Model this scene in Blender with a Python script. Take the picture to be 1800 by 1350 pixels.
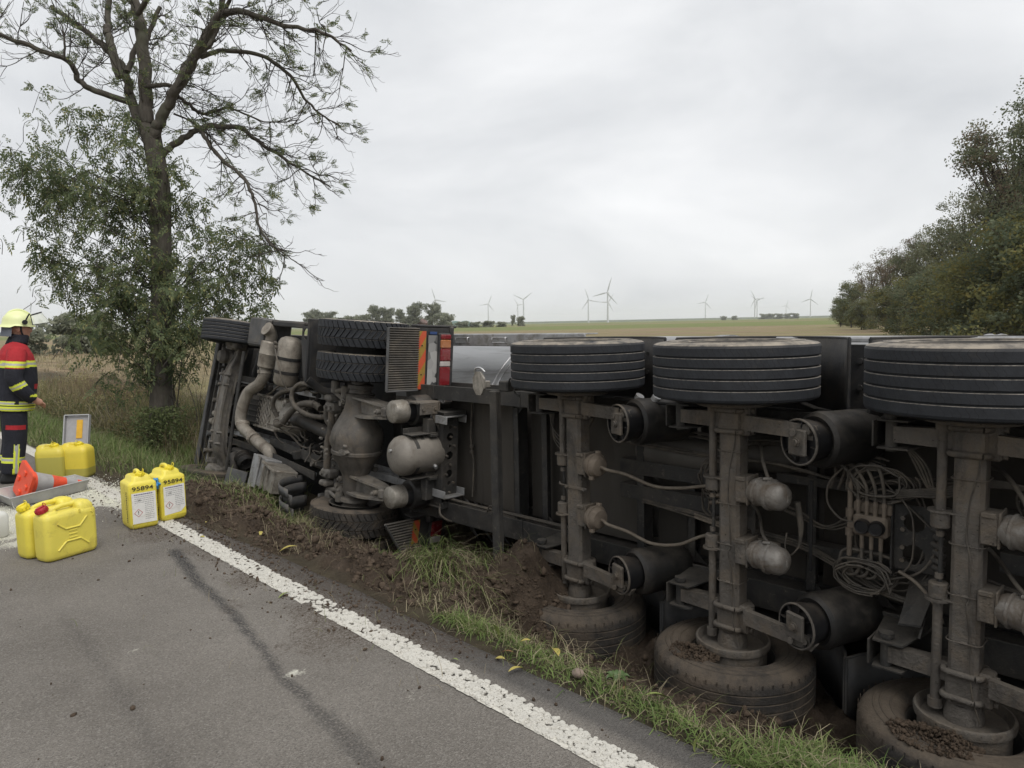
import bpy, bmesh, math, random
import numpy as np
from mathutils import Vector, Matrix, noise

for _o in list(bpy.data.objects):
    bpy.data.objects.remove(_o)
SC = bpy.context.scene
COL = SC.collection
RD = math.radians
rnd = random.Random(7)

# ------------------------------------------------------------------ camera
CAM_H, YAW, PITCH, ROLL = 1.6, RD(45.1), RD(4.86), RD(1.2)
fw = Vector((math.sin(YAW)*math.cos(PITCH), math.cos(YAW)*math.cos(PITCH), -math.sin(PITCH)))
r0 = Vector((math.cos(YAW), -math.sin(YAW), 0)); u0 = r0.cross(fw)
cr = r0*math.cos(ROLL) - u0*math.sin(ROLL); cu = u0*math.cos(ROLL) + r0*math.sin(ROLL)
cam_d = bpy.data.cameras.new('camera'); cam = bpy.data.objects.new('camera', cam_d); COL.objects.link(cam)
cam_d.sensor_width = 36.0; cam_d.lens = 25.0; cam_d.clip_start = 0.05; cam_d.clip_end = 30000
cam.matrix_world = Matrix(((cr.x, cu.x, -fw.x, 0), (cr.y, cu.y, -fw.y, 0), (cr.z, cu.z, -fw.z, CAM_H), (0, 0, 0, 1)))
SC.camera = cam

# ------------------------------------------------------------------ sky, sun, exposure
SUN_AZ, SUN_EL = RD(192), RD(58)          # azimuth from +Y towards +X
w = bpy.data.worlds.new('World'); SC.world = w; w.use_nodes = True
nt = w.node_tree; nt.nodes.clear()
def WN(t, **k):
    n = nt.nodes.new(t)
    for a, b in k.items(): setattr(n, a, b)
    return n
sky = WN('ShaderNodeTexSky', sky_type='NISHITA'); sky.sun_disc = False
sky.sun_elevation = SUN_EL; sky.sun_rotation = SUN_AZ; sky.air_density = 1.0; sky.dust_density = 3.0
hsv = WN('ShaderNodeHueSaturation'); hsv.inputs['Saturation'].default_value = 0.25; hsv.inputs['Value'].default_value = 1.0
nt.links.new(sky.outputs[0], hsv.inputs['Color'])
tc = WN('ShaderNodeTexCoord'); mp = WN('ShaderNodeMapping'); mp.inputs['Scale'].default_value = (1, 1, 2.6)
mp.inputs['Rotation'].default_value = (0, 0, RD(-20))
nt.links.new(tc.outputs['Generated'], mp.inputs[0])
n1 = WN('ShaderNodeTexNoise'); n1.inputs['Scale'].default_value = 2.2; n1.inputs['Detail'].default_value = 6; n1.inputs['Roughness'].default_value = 0.55
n1.inputs['Distortion'].default_value = 0.4
nt.links.new(mp.outputs[0], n1.inputs['Vector'])
rp = WN('ShaderNodeValToRGB'); rp.color_ramp.elements[0].position = 0.30; rp.color_ramp.elements[1].position = 0.72
rp.color_ramp.elements[0].color = (5.0, 5.16, 5.38, 1); rp.color_ramp.elements[1].color = (7.35, 7.42, 7.52, 1)
nt.links.new(n1.outputs[0], rp.inputs[0])
mx = WN('ShaderNodeMix', data_type='RGBA'); mx.inputs[0].default_value = 0.90
nt.links.new(hsv.outputs[0], mx.inputs[6]); nt.links.new(rp.outputs[0], mx.inputs[7])
bg = WN('ShaderNodeBackground'); bg.inputs[1].default_value = 0.1
nt.links.new(mx.outputs[2], bg.inputs[0])
wo = WN('ShaderNodeOutputWorld'); nt.links.new(bg.outputs[0], wo.inputs[0])

sun_d = bpy.data.lights.new('sun', 'SUN'); sun_d.energy = 1.5; sun_d.angle = RD(40); sun_d.color = (1.0, 0.97, 0.93)
sun = bpy.data.objects.new('sun', sun_d); COL.objects.link(sun)
sd = Vector((math.sin(SUN_AZ)*math.cos(SUN_EL), math.cos(SUN_AZ)*math.cos(SUN_EL), math.sin(SUN_EL)))
sun.rotation_euler = sd.to_track_quat('Z', 'Y').to_euler(); sun.location = sd*50
SC.view_settings.view_transform = 'Standard'; SC.view_settings.look = 'None'
SC.view_settings.exposure = 0.50; SC.view_settings.gamma = 1.0; SC.view_settings.use_curve_mapping = False
SC.render.engine = 'CYCLES'; SC.cycles.use_denoising = True
SC.cycles.max_bounces = 8; SC.cycles.diffuse_bounces = 3; SC.cycles.transparent_max_bounces = 12; SC.cycles.volume_bounces = 1

# ------------------------------------------------------------------ materials
MATS = {}
def newmat(name):
    m = bpy.data.materials.new(name); m.use_nodes = True; MATS[name] = m
    nd = m.node_tree.nodes; b = nd['Principled BSDF']
    return m, m.node_tree, b
def N(t, kind, inputs=None, **k):
    n = t.nodes.new(kind)
    for a, v in k.items(): setattr(n, a, v)
    for a, v in (inputs or {}).items():
        if isinstance(v, bpy.types.NodeSocket): t.links.new(v, n.inputs[a])
        else: n.inputs[a].default_value = v
    return n
def rgba(c): return (c[0], c[1], c[2], 1.0)
def mixc(t, f, a, b):
    n = N(t, 'ShaderNodeMix', data_type='RGBA')
    for i, v in ((0, f), (6, a), (7, b)):
        if isinstance(v, bpy.types.NodeSocket): t.links.new(v, n.inputs[i])
        else: n.inputs[i].default_value = v if i == 0 else rgba(v)
    return n.outputs[2]
def math_(t, op, a, b=None, clamp=False):
    n = N(t, 'ShaderNodeMath', operation=op); n.use_clamp = clamp
    for i, v in enumerate((a, b)):
        if v is None: continue
        if isinstance(v, bpy.types.NodeSocket): t.links.new(v, n.inputs[i])
        else: n.inputs[i].default_value = v
    return n.outputs[0]
def ramp(t, src, p0, p1, c0=(0, 0, 0), c1=(1, 1, 1)):
    r = N(t, 'ShaderNodeValToRGB', {0: src})
    e = r.color_ramp.elements; e[0].position = p0; e[1].position = p1; e[0].color = rgba(c0); e[1].color = rgba(c1)
    return r.outputs[0]
def M(name, col, rough=0.7, metal=0.0, var=0.25, scale=7.0, dirt=None, damt=0.5, dscale=3.0, bump=0.15, bscale=70.0,
      dust=None, dustamt=0.8, spec=0.35, coat=0.0, fleck=None, stretch=None, oil=0.0):
    """surface with mottled colour, blotchy dirt, dust settled on upward faces, fine relief"""
    m, t, b = newmat(name)
    tc = N(t, 'ShaderNodeTexCoord'); vec = tc.outputs['Object']
    if stretch:
        vec = N(t, 'ShaderNodeMapping', {0: vec, 'Scale': stretch}).outputs[0]
    n1 = N(t, 'ShaderNodeTexNoise', {'Vector': vec, 'Scale': scale, 'Detail': 6, 'Roughness': 0.6})
    lo = [max(0, c*(1-var)) for c in col]; hi = [min(1, c*(1+var)) for c in col]
    c = mixc(t, ramp(t, n1.outputs[0], 0.3, 0.7), lo, hi)
    rr = None
    if dirt:
        n2 = N(t, 'ShaderNodeTexNoise', {'Vector': vec, 'Scale': dscale, 'Detail': 8, 'Roughness': 0.7, 'Distortion': 0.6})
        k = ramp(t, n2.outputs[0], 0.62-0.3*damt, 0.80-0.3*damt)
        k = math_(t, 'MULTIPLY', k, min(1.0, 0.35+damt))
        c = mixc(t, k, c, dirt)
        rr = math_(t, 'MULTIPLY_ADD', k, 0.85-rough); t.nodes[-1].inputs[2].default_value = rough
    if fleck:
        n3 = N(t, 'ShaderNodeTexNoise', {'Vector': vec, 'Scale': fleck[1], 'Detail': 3, 'Roughness': 0.7})
        c = mixc(t, ramp(t, n3.outputs[0], fleck[2], fleck[2]+0.04), c, fleck[0])
    if oil:
        ms = N(t, 'ShaderNodeMapping', {0: tc.outputs['Object'], 'Scale': (1.0, 1.0, .45)})
        n6 = N(t, 'ShaderNodeTexNoise', {'Vector': ms.outputs[0], 'Scale': 4.5, 'Detail': 7, 'Roughness': .72, 'Distortion': 1.0})
        ok = math_(t, 'MULTIPLY', ramp(t, n6.outputs[0], .50, .66), oil)
        c = mixc(t, ok, c, (0.016, 0.014, 0.013))
        n7 = N(t, 'ShaderNodeTexNoise', {'Vector': tc.outputs['Object'], 'Scale': 15.0, 'Detail': 6, 'Roughness': .75})
        c = mixc(t, math_(t, 'MULTIPLY', ramp(t, n7.outputs[0], .58, .70), oil*.7), c, (0.21, 0.185, 0.15))
        base_r = rr if rr is not None else rough
        rr = math_(t, 'SUBTRACT', base_r, math_(t, 'MULTIPLY', ok, .38))
    if dust:
        g = N(t, 'ShaderNodeNewGeometry'); sx = N(t, 'ShaderNodeSeparateXYZ', {0: g.outputs['Normal']})
        n4 = N(t, 'ShaderNodeTexNoise', {'Vector': vec, 'Scale': 9.0, 'Detail': 6, 'Roughness': 0.7})
        up = math_(t, 'MULTIPLY', ramp(t, sx.outputs[2], 0.35, 0.9), ramp(t, n4.outputs[0], 0.3, 0.6))
        up = math_(t, 'MULTIPLY', up, dustamt)
        c = mixc(t, up, c, dust)
    t.links.new(c, b.inputs['Base Color'])
    if rr is not None: t.links.new(rr, b.inputs['Roughness'])
    else: b.inputs['Roughness'].default_value = rough
    b.inputs['Metallic'].default_value = metal
    b.inputs['Specular IOR Level'].default_value = spec
    if coat: b.inputs['Coat Weight'].default_value = coat; b.inputs['Coat Roughness'].default_value = 0.2
    if bump:
        n5 = N(t, 'ShaderNodeTexNoise', {'Vector': vec, 'Scale': bscale, 'Detail': 5, 'Roughness': 0.65})
        bp = N(t, 'ShaderNodeBump', {'Height': n5.outputs[0], 'Strength': bump, 'Distance': 0.02})
        t.links.new(bp.outputs[0], b.inputs['Normal'])
    return m

DUSTC = (0.15, 0.130, 0.105)
MUD = (0.085, 0.062, 0.043)
M('chassis', (0.038, 0.037, 0.035), 0.75, oil=.55, metal=0, var=0.3, scale=6, dirt=(0.074, 0.066, 0.056), damt=0.55, dscale=2.3, dust=DUSTC, dustamt=0.4, bump=0.3)
M('chassis_dark', (0.017, 0.017, 0.017), 0.8, 0, 0.3, 5, dirt=(0.055, 0.046, 0.038), damt=0.45, dscale=2, dust=DUSTC, dustamt=0.3)
M('axle_metal', (0.115, 0.103, 0.089), 0.72, oil=.55, metal=0, var=0.25, scale=9, dirt=(0.150, 0.122, 0.092), damt=0.6, dscale=4, bump=0.6, bscale=45, dust=DUSTC, dustamt=0.6, fleck=((0.03, 0.025, 0.02), 40, 0.66))
M('cast_metal', (0.150, 0.139, 0.124), 0.65, oil=.65, metal=0, var=0.3, scale=8, dirt=(0.19, 0.165, 0.13), damt=0.5, dscale=5, bump=0.4, bscale=45, dust=DUSTC, dustamt=0.4, fleck=((0.30, 0.29, 0.27), 30, 0.72))
M('axle_housing', (0.100, 0.090, 0.078), 0.55, oil=.6, metal=0, var=0.25, scale=6, dirt=(0.14, 0.115, 0.088), damt=0.5, dscale=4, bump=0.25, bscale=40, fleck=((0.34, 0.33, 0.31), 22, 0.74))
M('tank_paint', (0.185, 0.168, 0.145), 0.5, 0.0, 0.2, 6, dirt=(0.11, 0.09, 0.07), damt=0.4, dscale=5, bump=0.15, bscale=40, fleck=((0.30, 0.28, 0.25), 35, 0.70))
M('alu_dirty', (0.30, 0.278, 0.242), 0.45, oil=.45, metal=.3, var=0.25, scale=7, dirt=(0.15, 0.125, 0.095), damt=0.5, dscale=5, bump=0.15, bscale=50, dust=DUSTC, dustamt=0.4)
M('exhaust_pipe', (0.27, 0.243, 0.205), 0.5, oil=.3, metal=.3, var=0.2, scale=7, dirt=(0.13, 0.10, 0.075), damt=0.4, dscale=6, bump=0.1)
M('rail_alu', (0.33, 0.33, 0.33), 0.5, 0.4, 0.2, 9, dirt=(0.17, 0.155, 0.13), damt=0.5, dscale=6)
M('chamber', (0.22, 0.205, 0.185), 0.5, 0.3, 0.25, 12, dirt=(0.135, 0.11, 0.085), damt=0.6, dscale=7, bump=0.25)
M('chamber_dusty', (0.16, 0.13, 0.10), 0.7, 0.0, 0.2, 12, dirt=(0.10, 0.08, 0.06), damt=0.4, dscale=7, bump=0.25)
M('rubber_black', (0.012, 0.012, 0.013), 0.42, 0, 0.3, 10, dirt=(0.06, 0.05, 0.04), damt=0.25, dscale=5, dust=(0.09, 0.075, 0.06), dustamt=0.5, bump=0.05)
M('bellows', (0.020, 0.019, 0.018), 0.5, 0, 0.3, 6, dirt=(0.075, 0.065, 0.053), damt=0.42, dscale=3, dust=(0.11, 0.095, 0.078), dustamt=0.6, bump=0.12)
M('plastic_dark', (0.030, 0.030, 0.031), 0.6, 0, 0.25, 8, dirt=(0.075, 0.066, 0.056), damt=0.45, dscale=4, dust=(0.12, 0.105, 0.085), dustamt=0.5, bump=0.25, bscale=120)
M('plastic_grey', (0.085, 0.085, 0.085), 0.6, 0, 0.25, 8, dirt=(0.14, 0.125, 0.105), damt=0.4, dscale=4, dust=DUSTC, dustamt=0.5, bump=0.1)
M('tyre', (0.021, 0.023, 0.027), 0.66, 0, 0.25, 14, dirt=(0.075, 0.068, 0.060), damt=0.10, dscale=6, dust=(0.30, 0.26, 0.205), dustamt=0.95, bump=0.12, bscale=90, fleck=((0.14, 0.13, 0.12), 28, 0.745))
M('tyre_muddy', (0.036, 0.033, 0.030), 0.85, 0, 0.35, 8, dirt=(0.095, 0.075, 0.056), damt=0.62, dscale=3.2, dust=(0.125, 0.100, 0.075), dustamt=0.8, bump=0.5, bscale=60)
M('hose', (0.075, 0.066, 0.055), 0.65, 0, 0.3, 20, dirt=(0.13, 0.11, 0.085), damt=0.5, dscale=8, bump=0.05)
M('hose_light', (0.16, 0.135, 0.105), 0.7, 0, 0.2, 20, dirt=(0.10, 0.08, 0.06), damt=0.4, dscale=8, bump=0.05)
M('panel_dirty', (0.064, 0.057, 0.048), 0.75, 0, 0.2, 2.5, dirt=(0.055, 0.046, 0.036), damt=0.5, dscale=1.2, bump=0.1, stretch=(1, 1, 0.35))
M('tank_silver', (0.62, 0.63, 0.64), 0.30, 0.75, 0.06, 3, dirt=(0.30, 0.29, 0.27), damt=0.32, dscale=2.2, bump=0.03, bscale=6, stretch=(1.5, 0.25, 3))
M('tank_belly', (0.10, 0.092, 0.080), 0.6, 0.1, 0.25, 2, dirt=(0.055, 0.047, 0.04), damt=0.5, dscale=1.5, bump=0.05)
M('galv', (0.42, 0.42, 0.42), 0.45, 0.5, 0.15, 12, dirt=(0.24, 0.225, 0.20), damt=0.4, dscale=6, bump=0.08)
M('steel_bright', (0.55, 0.55, 0.55), 0.35, 0.8, 0.1, 10, dirt=(0.25, 0.22, 0.18), damt=0.4, dscale=8, bump=0.05)
M('refl_orange', (0.50, 0.085, 0.035), 0.45, 0, 0.08, 30, dirt=(0.30, 0.10, 0.05), damt=0.25, dscale=8, bump=0.0)
M('refl_gold', (0.30, 0.19, 0.035), 0.5, 0, 0.1, 30, dirt=(0.18, 0.13, 0.05), damt=0.3, dscale=8, bump=0.0)
M('lens_red', (0.17, 0.012, 0.016), 0.22, 0, 0.1, 20, dirt=(0.20, 0.08, 0.06), damt=0.3, dscale=7, bump=0.0, spec=0.5)
M('lens_amber', (0.36, 0.14, 0.055), 0.25, 0, 0.1, 20, dirt=(0.33, 0.17, 0.09), damt=0.3, dscale=7, bump=0.0, spec=0.5)
M('lens_clear', (0.42, 0.38, 0.36), 0.25, 0, 0.1, 20, dirt=(0.30, 0.26, 0.22), damt=0.4, dscale=9, bump=0.0, spec=0.5)
M('wood_bark', (0.080, 0.070, 0.058), 0.9, 0, 0.35, 14, dirt=(0.095, 0.098, 0.065), damt=0.45, dscale=3.5, bump=1.0, bscale=26, stretch=(1, 1, 0.35))

def add_sipes(m, rmin):
    t = m.node_tree; b = t.nodes['Principled BSDF']; src = b.inputs['Base Color'].links[0].from_socket
    sx = N(t, 'ShaderNodeSeparateXYZ', {0: N(t, 'ShaderNodeTexCoord').outputs['Object']})
    an = math_(t, 'ARCTAN2', sx.outputs[1], sx.outputs[0])
    w_ = math_(t, 'SINE', math_(t, 'ADD', math_(t, 'MULTIPLY', an, 96.0), math_(t, 'MULTIPLY', math_(t, 'SINE', math_(t, 'MULTIPLY', sx.outputs[2], 95.0)), 1.6)))
    rr = math_(t, 'SQRT', math_(t, 'ADD', math_(t, 'MULTIPLY', sx.outputs[0], sx.outputs[0]), math_(t, 'MULTIPLY', sx.outputs[1], sx.outputs[1])))
    k = math_(t, 'MULTIPLY', ramp(t, w_, .93, .99), ramp(t, rr, rmin, rmin+.004))
    ns = N(t, 'ShaderNodeTexNoise', {'Vector': sx.inputs[0].links[0].from_socket, 'Scale': 6.0, 'Detail': 3}); k = math_(t, 'MULTIPLY', k, ramp(t, ns.outputs[0], .38, .55))
    t.links.new(mixc(t, math_(t, 'MULTIPLY', k, .75), src, (0.006, 0.006, 0.007)), b.inputs['Base Color'])
add_sipes(MATS['tyre'], .529)
# ------------------------------------------------------------------ mesh builder
def vv(p): return Vector(p)
def frame(d):
    d = Vector(d).normalized()
    a = Vector((0, 0, 1)) if abs(d.z) < 0.9 else Vector((1, 0, 0))
    u = a.cross(d).normalized(); v = d.cross(u)
    return d, u, v
def spline(pts, n=6):
    pts = [Vector(p) for p in pts]
    if len(pts) < 3: return pts
    P = [pts[0]*2-pts[1]] + pts + [pts[-1]*2-pts[-2]]
    out = []
    for i in range(1, len(P)-2):
        a, b, c, d = P[i-1:i+3]
        for k in range(n):
            t = k/n
            out.append(0.5*((2*b) + (c-a)*t + (2*a-5*b+4*c-d)*t*t + (3*b-a-3*c+d)*t**3))
    out.append(pts[-1])
    return out
class MB:
    def __init__(s): s.v = []; s.f = []; s.sm = []; s.mi = []
    def add(s, vs, fs, smooth=False, mi=0):
        o = len(s.v); s.v.extend(Vector(p) for p in vs)
        for f in fs: s.f.append([i+o for i in f]); s.sm.append(smooth); s.mi.append(mi)
        return s
    def box(s, c, sz, rot=None, bev=0.006, mi=0):
        c = Vector(c); hx, hy, hz = [x/2 for x in sz]; b = min(bev, hx*0.6, hy*0.6, hz*0.6)
        m = Matrix.Identity(3)
        if rot is not None:
            from mathutils import Euler
            m = rot if isinstance(rot, Matrix) else Euler([RD(a) for a in rot]).to_matrix()
        vs = []; idx = {}
        for i in (-1, 1):
            for j in (-1, 1):
                for k in (-1, 1):
                    for ax in range(3):
                        q = [i*hx, j*hy, k*hz]
                        for a2 in range(3):
                            if a2 != ax: q[a2] -= (i, j, k)[a2]*b
                        idx[(i, j, k, ax)] = len(vs); vs.append(c + m @ Vector(q))
        fs = []
        for ax in range(3):
            o1, o2 = [a for a in range(3) if a != ax]
            for sg in (-1, 1):
                f = []
                for (p, q) in ((-1, -1), (1, -1), (1, 1), (-1, 1)):
                    t = [0, 0, 0]; t[ax] = sg; t[o1] = p; t[o2] = q; f.append(idx[(*t, ax)])
                fs.append(f)
            for p in (-1, 1):
                for q in (-1, 1):
                    t0 = [0, 0, 0]; t0[o1] = p; t0[o2] = q; t1 = list(t0); t0[ax] = -1; t1[ax] = 1
                    fs.append([idx[(*t0, o1)], idx[(*t1, o1)], idx[(*t1, o2)], idx[(*t0, o2)]])
        for i in (-1, 1):
            for j in (-1, 1):
                for k in (-1, 1): fs.append([idx[(i, j, k, 0)], idx[(i, j, k, 1)], idx[(i, j, k, 2)]])
        return s.add(vs, fs, False, mi)
    def lathe(s, prof, p0, axis, n=24, mi=0, arc=None, closed=False, mis=None, flat=False, crease=34):
        """prof: list of (t along axis, radius); corners sharper than crease degrees stay crisp"""
        d, u, v = frame(axis); p0 = Vector(p0)
        a0, a1 = arc or (0, 2*math.pi); m = n if arc is None else n+1
        prof = list(prof)+([prof[0]] if closed else [])
        cs = [(math.cos(a0+(a1-a0)*i/n), math.sin(a0+(a1-a0)*i/n)) for i in range(m)]
        def ring(t, r): return [p0+d*t+u*(r*c)+v*(r*q) for c, q in cs]
        prev = None; ang0 = None
        for k in range(len(prof)-1):
            (ta, ra_), (tb_, rb_) = prof[k], prof[k+1]
            ang = math.degrees(math.atan2(rb_-ra_, tb_-ta))
            if prev is None or abs((ang-ang0+180) % 360-180) > crease:
                prev = len(s.v); s.v.extend(ring(ta, ra_))
            nxt = len(s.v); s.v.extend(ring(tb_, rb_))
            for i in range(n):
                j = (i+1) % m
                s.f.append([prev+i, prev+j, nxt+j, nxt+i]); s.sm.append(not flat); s.mi.append(mis[k] if mis else mi)
            prev, ang0 = nxt, ang
        return s
    def cyl(s, p0, p1, r, r1=None, n=16, mi=0, bev=0.0, caps=True):
        p0, p1 = Vector(p0), Vector(p1); L = (p1-p0).length; r1 = r if r1 is None else r1; ax = p1-p0
        if L < 1e-6: return s
        s.lathe([(bev, r), (L-bev, r1)] if not bev else [(0, r-bev), (bev, r), (L-bev, r1), (L, r1-bev)], p0, ax, n, mi)
        if caps:
            d, u, v = frame(ax)
            for (p, rr) in ((p0, r-bev), (p1, r1-bev)):
                s.add([p+u*(rr*math.cos(2*math.pi*i/n))+v*(rr*math.sin(2*math.pi*i/n)) for i in range(n)], [list(range(n))], False, mi)
        return s
    def tube(s, pts, r, n=8, sub=6, mi=0, caps=True):
        P = spline(pts, sub) if sub > 1 else [Vector(p) for p in pts]
        K = len(P)
        rs = r if isinstance(r, (list, tuple)) else [r, r]
        t0 = (P[1]-P[0]).normalized(); _, u, v = frame(t0)
        vs = []
        for i, p in enumerate(P):
            t = (P[min(i+1, K-1)]-P[max(i-1, 0)])
            t = t.normalized() if t.length > 1e-9 else t0
            u = (u-t*u.dot(t)); u = u.normalized() if u.length > 1e-6 else frame(t)[1]
            w_ = t.cross(u)
            q = i/(K-1)*(len(rs)-1); k = min(int(q), len(rs)-2); rr = rs[k]+(rs[k+1]-rs[k])*(q-k)
            for j in range(n):
                a = 2*math.pi*j/n; vs.append(p+u*(rr*math.cos(a))+w_*(rr*math.sin(a)))
        fs = [[i*n+j, i*n+(j+1) % n, (i+1)*n+(j+1) % n, (i+1)*n+j] for i in range(K-1) for j in range(n)]
        s.add(vs, fs, True, mi)
        if caps:
            s.add(vs[:n], [list(range(n))[::-1]], False, mi); s.add(vs[-n:], [list(range(n))], False, mi)
        return s
    def prism(s, poly, off, mi=0, smooth=False):
        """poly: list of 3D points (planar), extruded by vector off"""
        n = len(poly); off = Vector(off); a = [Vector(p) for p in poly]; b = [p+off for p in a]
        fs = [list(range(n))[::-1], [i+n for i in range(n)]] + [[i, (i+1) % n, n+(i+1) % n, n+i] for i in range(n)]
        return s.add(a+b, fs, smooth, mi)
    def sheet(s, path, off, th, mi=0, smooth=True):
        """a curved plate: path of points swept by vector off, with thickness th"""
        P = [Vector(p) for p in path]; off = Vector(off); K = len(P)
        vs = []
        for i, p in enumerate(P):
            t = (P[min(i+1, K-1)]-P[max(i-1, 0)]).normalized(); nn = t.cross(off.normalized())*th
            vs += [p, p+off, p+off+nn, p+nn]
        fs = []
        for i in range(K-1):
            a, b = i*4, i*4+4
            fs += [[a, a+1, b+1, b], [a+1, a+2, b+2, b+1], [a+2, a+3, b+3, b+2], [a+3, a, b, b+3]]
        fs += [[0, 3, 2, 1], [K*4-4, K*4-3, K*4-2, K*4-1]]
        return s.add(vs, fs, smooth, mi)
    def holed(s, o, u, v, th, n, r, mi=0, k=12):
        """plate in cells along u (cell vectors u, v), each with a round hole of radius r (list, 0 = none)"""
        o, u, v, th = Vector(o), Vector(u), Vector(v), Vector(th)
        for i in range(n):
            c0 = o+u*i; rr = r[i] if isinstance(r, (list, tuple)) else r
            if rr <= 0: s.prism([c0, c0+u, c0+u+v, c0+v], th, mi); continue
            cc = c0+u*0.5+v*0.5; ul, vl = u.length, v.length; un, vn = u/ul, v/vl
            out, inn = [], []
            for j in range(k):
                a = 2*math.pi*(j+0.5)/k; ca, sa = math.cos(a), math.sin(a)
                q = min(ul/2/abs(ca) if abs(ca) > 1e-6 else 9, vl/2/abs(sa) if abs(sa) > 1e-6 else 9)
                out.append(cc+un*(ca*q)+vn*(sa*q)); inn.append(cc+un*(ca*rr)+vn*(sa*rr))
            crn = [cc+un*(a*ul/2)+vn*(b*vl/2) for a, b in ((1, 1), (-1, 1), (-1, -1), (1, -1))]
            for zoff in (Vector((0, 0, 0)), th):
                vs = [p+zoff for p in out]+[p+zoff for p in inn]+[p+zoff for p in crn]
                fs = [[j, (j+1) % k, k+(j+1) % k, k+j] for j in range(k)]
                for q in range(4):
                    ang = math.atan2((1, 1, -1, -1)[q]*vl, (1, -1, -1, 1)[q]*ul) % (2*math.pi)
                    j = int(math.floor(ang/(2*math.pi)*k-0.5)) % k
                    fs.append([j, (j+1) % k, 2*k+q])
                s.add(vs, fs, False, mi)
            s.add(inn+[p+th for p in inn], [[j, (j+1) % k, k+(j+1) % k, k+j] for j in range(k)], True, mi)
        # rim
        a, b, c, d = o, o+u*n, o+u*n+v, o+v
        s.add([a, b, c, d, a+th, b+th, c+th, d+th], [[0, 1, 5, 4], [1, 2, 6, 5], [2, 3, 7, 6], [3, 0, 4, 7]], False, mi)
        return s
    def mesh(s, name, mats, xf=None, org=(0, 0, 0)):
        me = bpy.data.meshes.new(name)
        org = Vector(org)
        vs = [tuple((Vector(xf(*p)) if xf else p)-org) for p in s.v]
        me.from_pydata(vs, [], s.f)
        me.polygons.foreach_set('use_smooth', s.sm); me.polygons.foreach_set('material_index', s.mi)
        for m in (mats if isinstance(mats, (list, tuple)) else [mats]): me.materials.append(MATS[m] if isinstance(m, str) else m)
        me.update()
        return me
def root_of(o):
    while o.parent: o = o.parent
    return o
def link(name, me, parent=None, loc=(0, 0, 0), rot=None):
    o = bpy.data.objects.new(name, me); COL.objects.link(o)
    o.parent = parent; o.location = loc
    if rot is not None: o.rotation_euler = rot
    return o
def build(mb, name, mats, parent=None, xf=None, org=None):
    """one mesh object; verts given in world space (or through xf)"""
    if parent is not None: org = root_of(parent).location
    elif org is None: org = (0, 0, 0)
    o = link(name, mb.mesh(name, mats, xf, org), parent)
    if parent is None: o.location = org
    return o
def tag(o, label=None, cat=None, group=None, kind=None):
    if label: o['label'] = label
    if cat: o['category'] = cat
    if group: o['group'] = group
    if kind: o['kind'] = kind
    return o
def thing(name, loc, label, cat, group=None):
    o = bpy.data.objects.new(name, None); COL.objects.link(o); o.location = loc; o.empty_display_size = 0.2
    return tag(o, label, cat, group)
def copy_tree(o, parent=None):
    c = o.copy(); COL.objects.link(c); c.parent = parent
    for ch in list(o.children): copy_tree(ch, c)
    return c
def npmesh(name, V, F, mats, smooth=False, mi=None):
    """fast mesh from numpy arrays: V (n,3), F (m,k)"""
    me = bpy.data.meshes.new(name); V = np.asarray(V, np.float32); F = np.asarray(F, np.int32); m, k = F.shape
    me.vertices.add(len(V)); me.vertices.foreach_set('co', V.ravel())
    me.loops.add(m*k); me.loops.foreach_set('vertex_index', F.ravel())
    me.polygons.add(m); me.polygons.foreach_set('loop_start', np.arange(0, m*k, k, dtype=np.int32))
    try: me.polygons.foreach_set('loop_total', np.full(m, k, np.int32))
    except Exception: pass
    if smooth: me.polygons.foreach_set('use_smooth', np.ones(m, bool))
    for q in mats: me.materials.append(MATS[q])
    if mi is not None: me.polygons.foreach_set('material_index', np.asarray(mi, np.int32))
    me.update(); me.validate()
    return me
# numpy value noise
_rs = np.random.RandomState(3); _PT = _rs.rand(256, 256)
def vnoise(x, y, f):
    x = np.asarray(x)*f; y = np.asarray(y)*f
    xi = np.floor(x).astype(int); yi = np.floor(y).astype(int); fx = x-xi; fy = y-yi
    fx = fx*fx*(3-2*fx); fy = fy*fy*(3-2*fy)
    g = lambda a, b: _PT[a % 256, b % 256]
    return (g(xi, yi)*(1-fx)+g(xi+1, yi)*fx)*(1-fy)+(g(xi, yi+1)*(1-fx)+g(xi+1, yi+1)*fx)*fy - 0.5
def fbm(x, y, f, o=4, g=0.5):
    s = 0; a = 1.0
    for i in range(o): s = s+a*vnoise(x+17.3*i, y-9.1*i, f*2**i); a *= g
    return s
def seg_dist(x, y, pts):
    best = np.full(np.shape(x), 1e9); tt = np.zeros(np.shape(x)); n = len(pts)-1
    for i in range(n):
        ax, ay = pts[i]; bx, by = pts[i+1]; dx, dy = bx-ax, by-ay
        t = np.clip(((x-ax)*dx+(y-ay)*dy)/(dx*dx+dy*dy), 0, 1)
        d = np.hypot(x-ax-dx*t, y-ay-dy*t); k = d < best
        best = np.where(k, d, best); tt = np.where(k, (i+t)/n, tt)
    return best, tt
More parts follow.
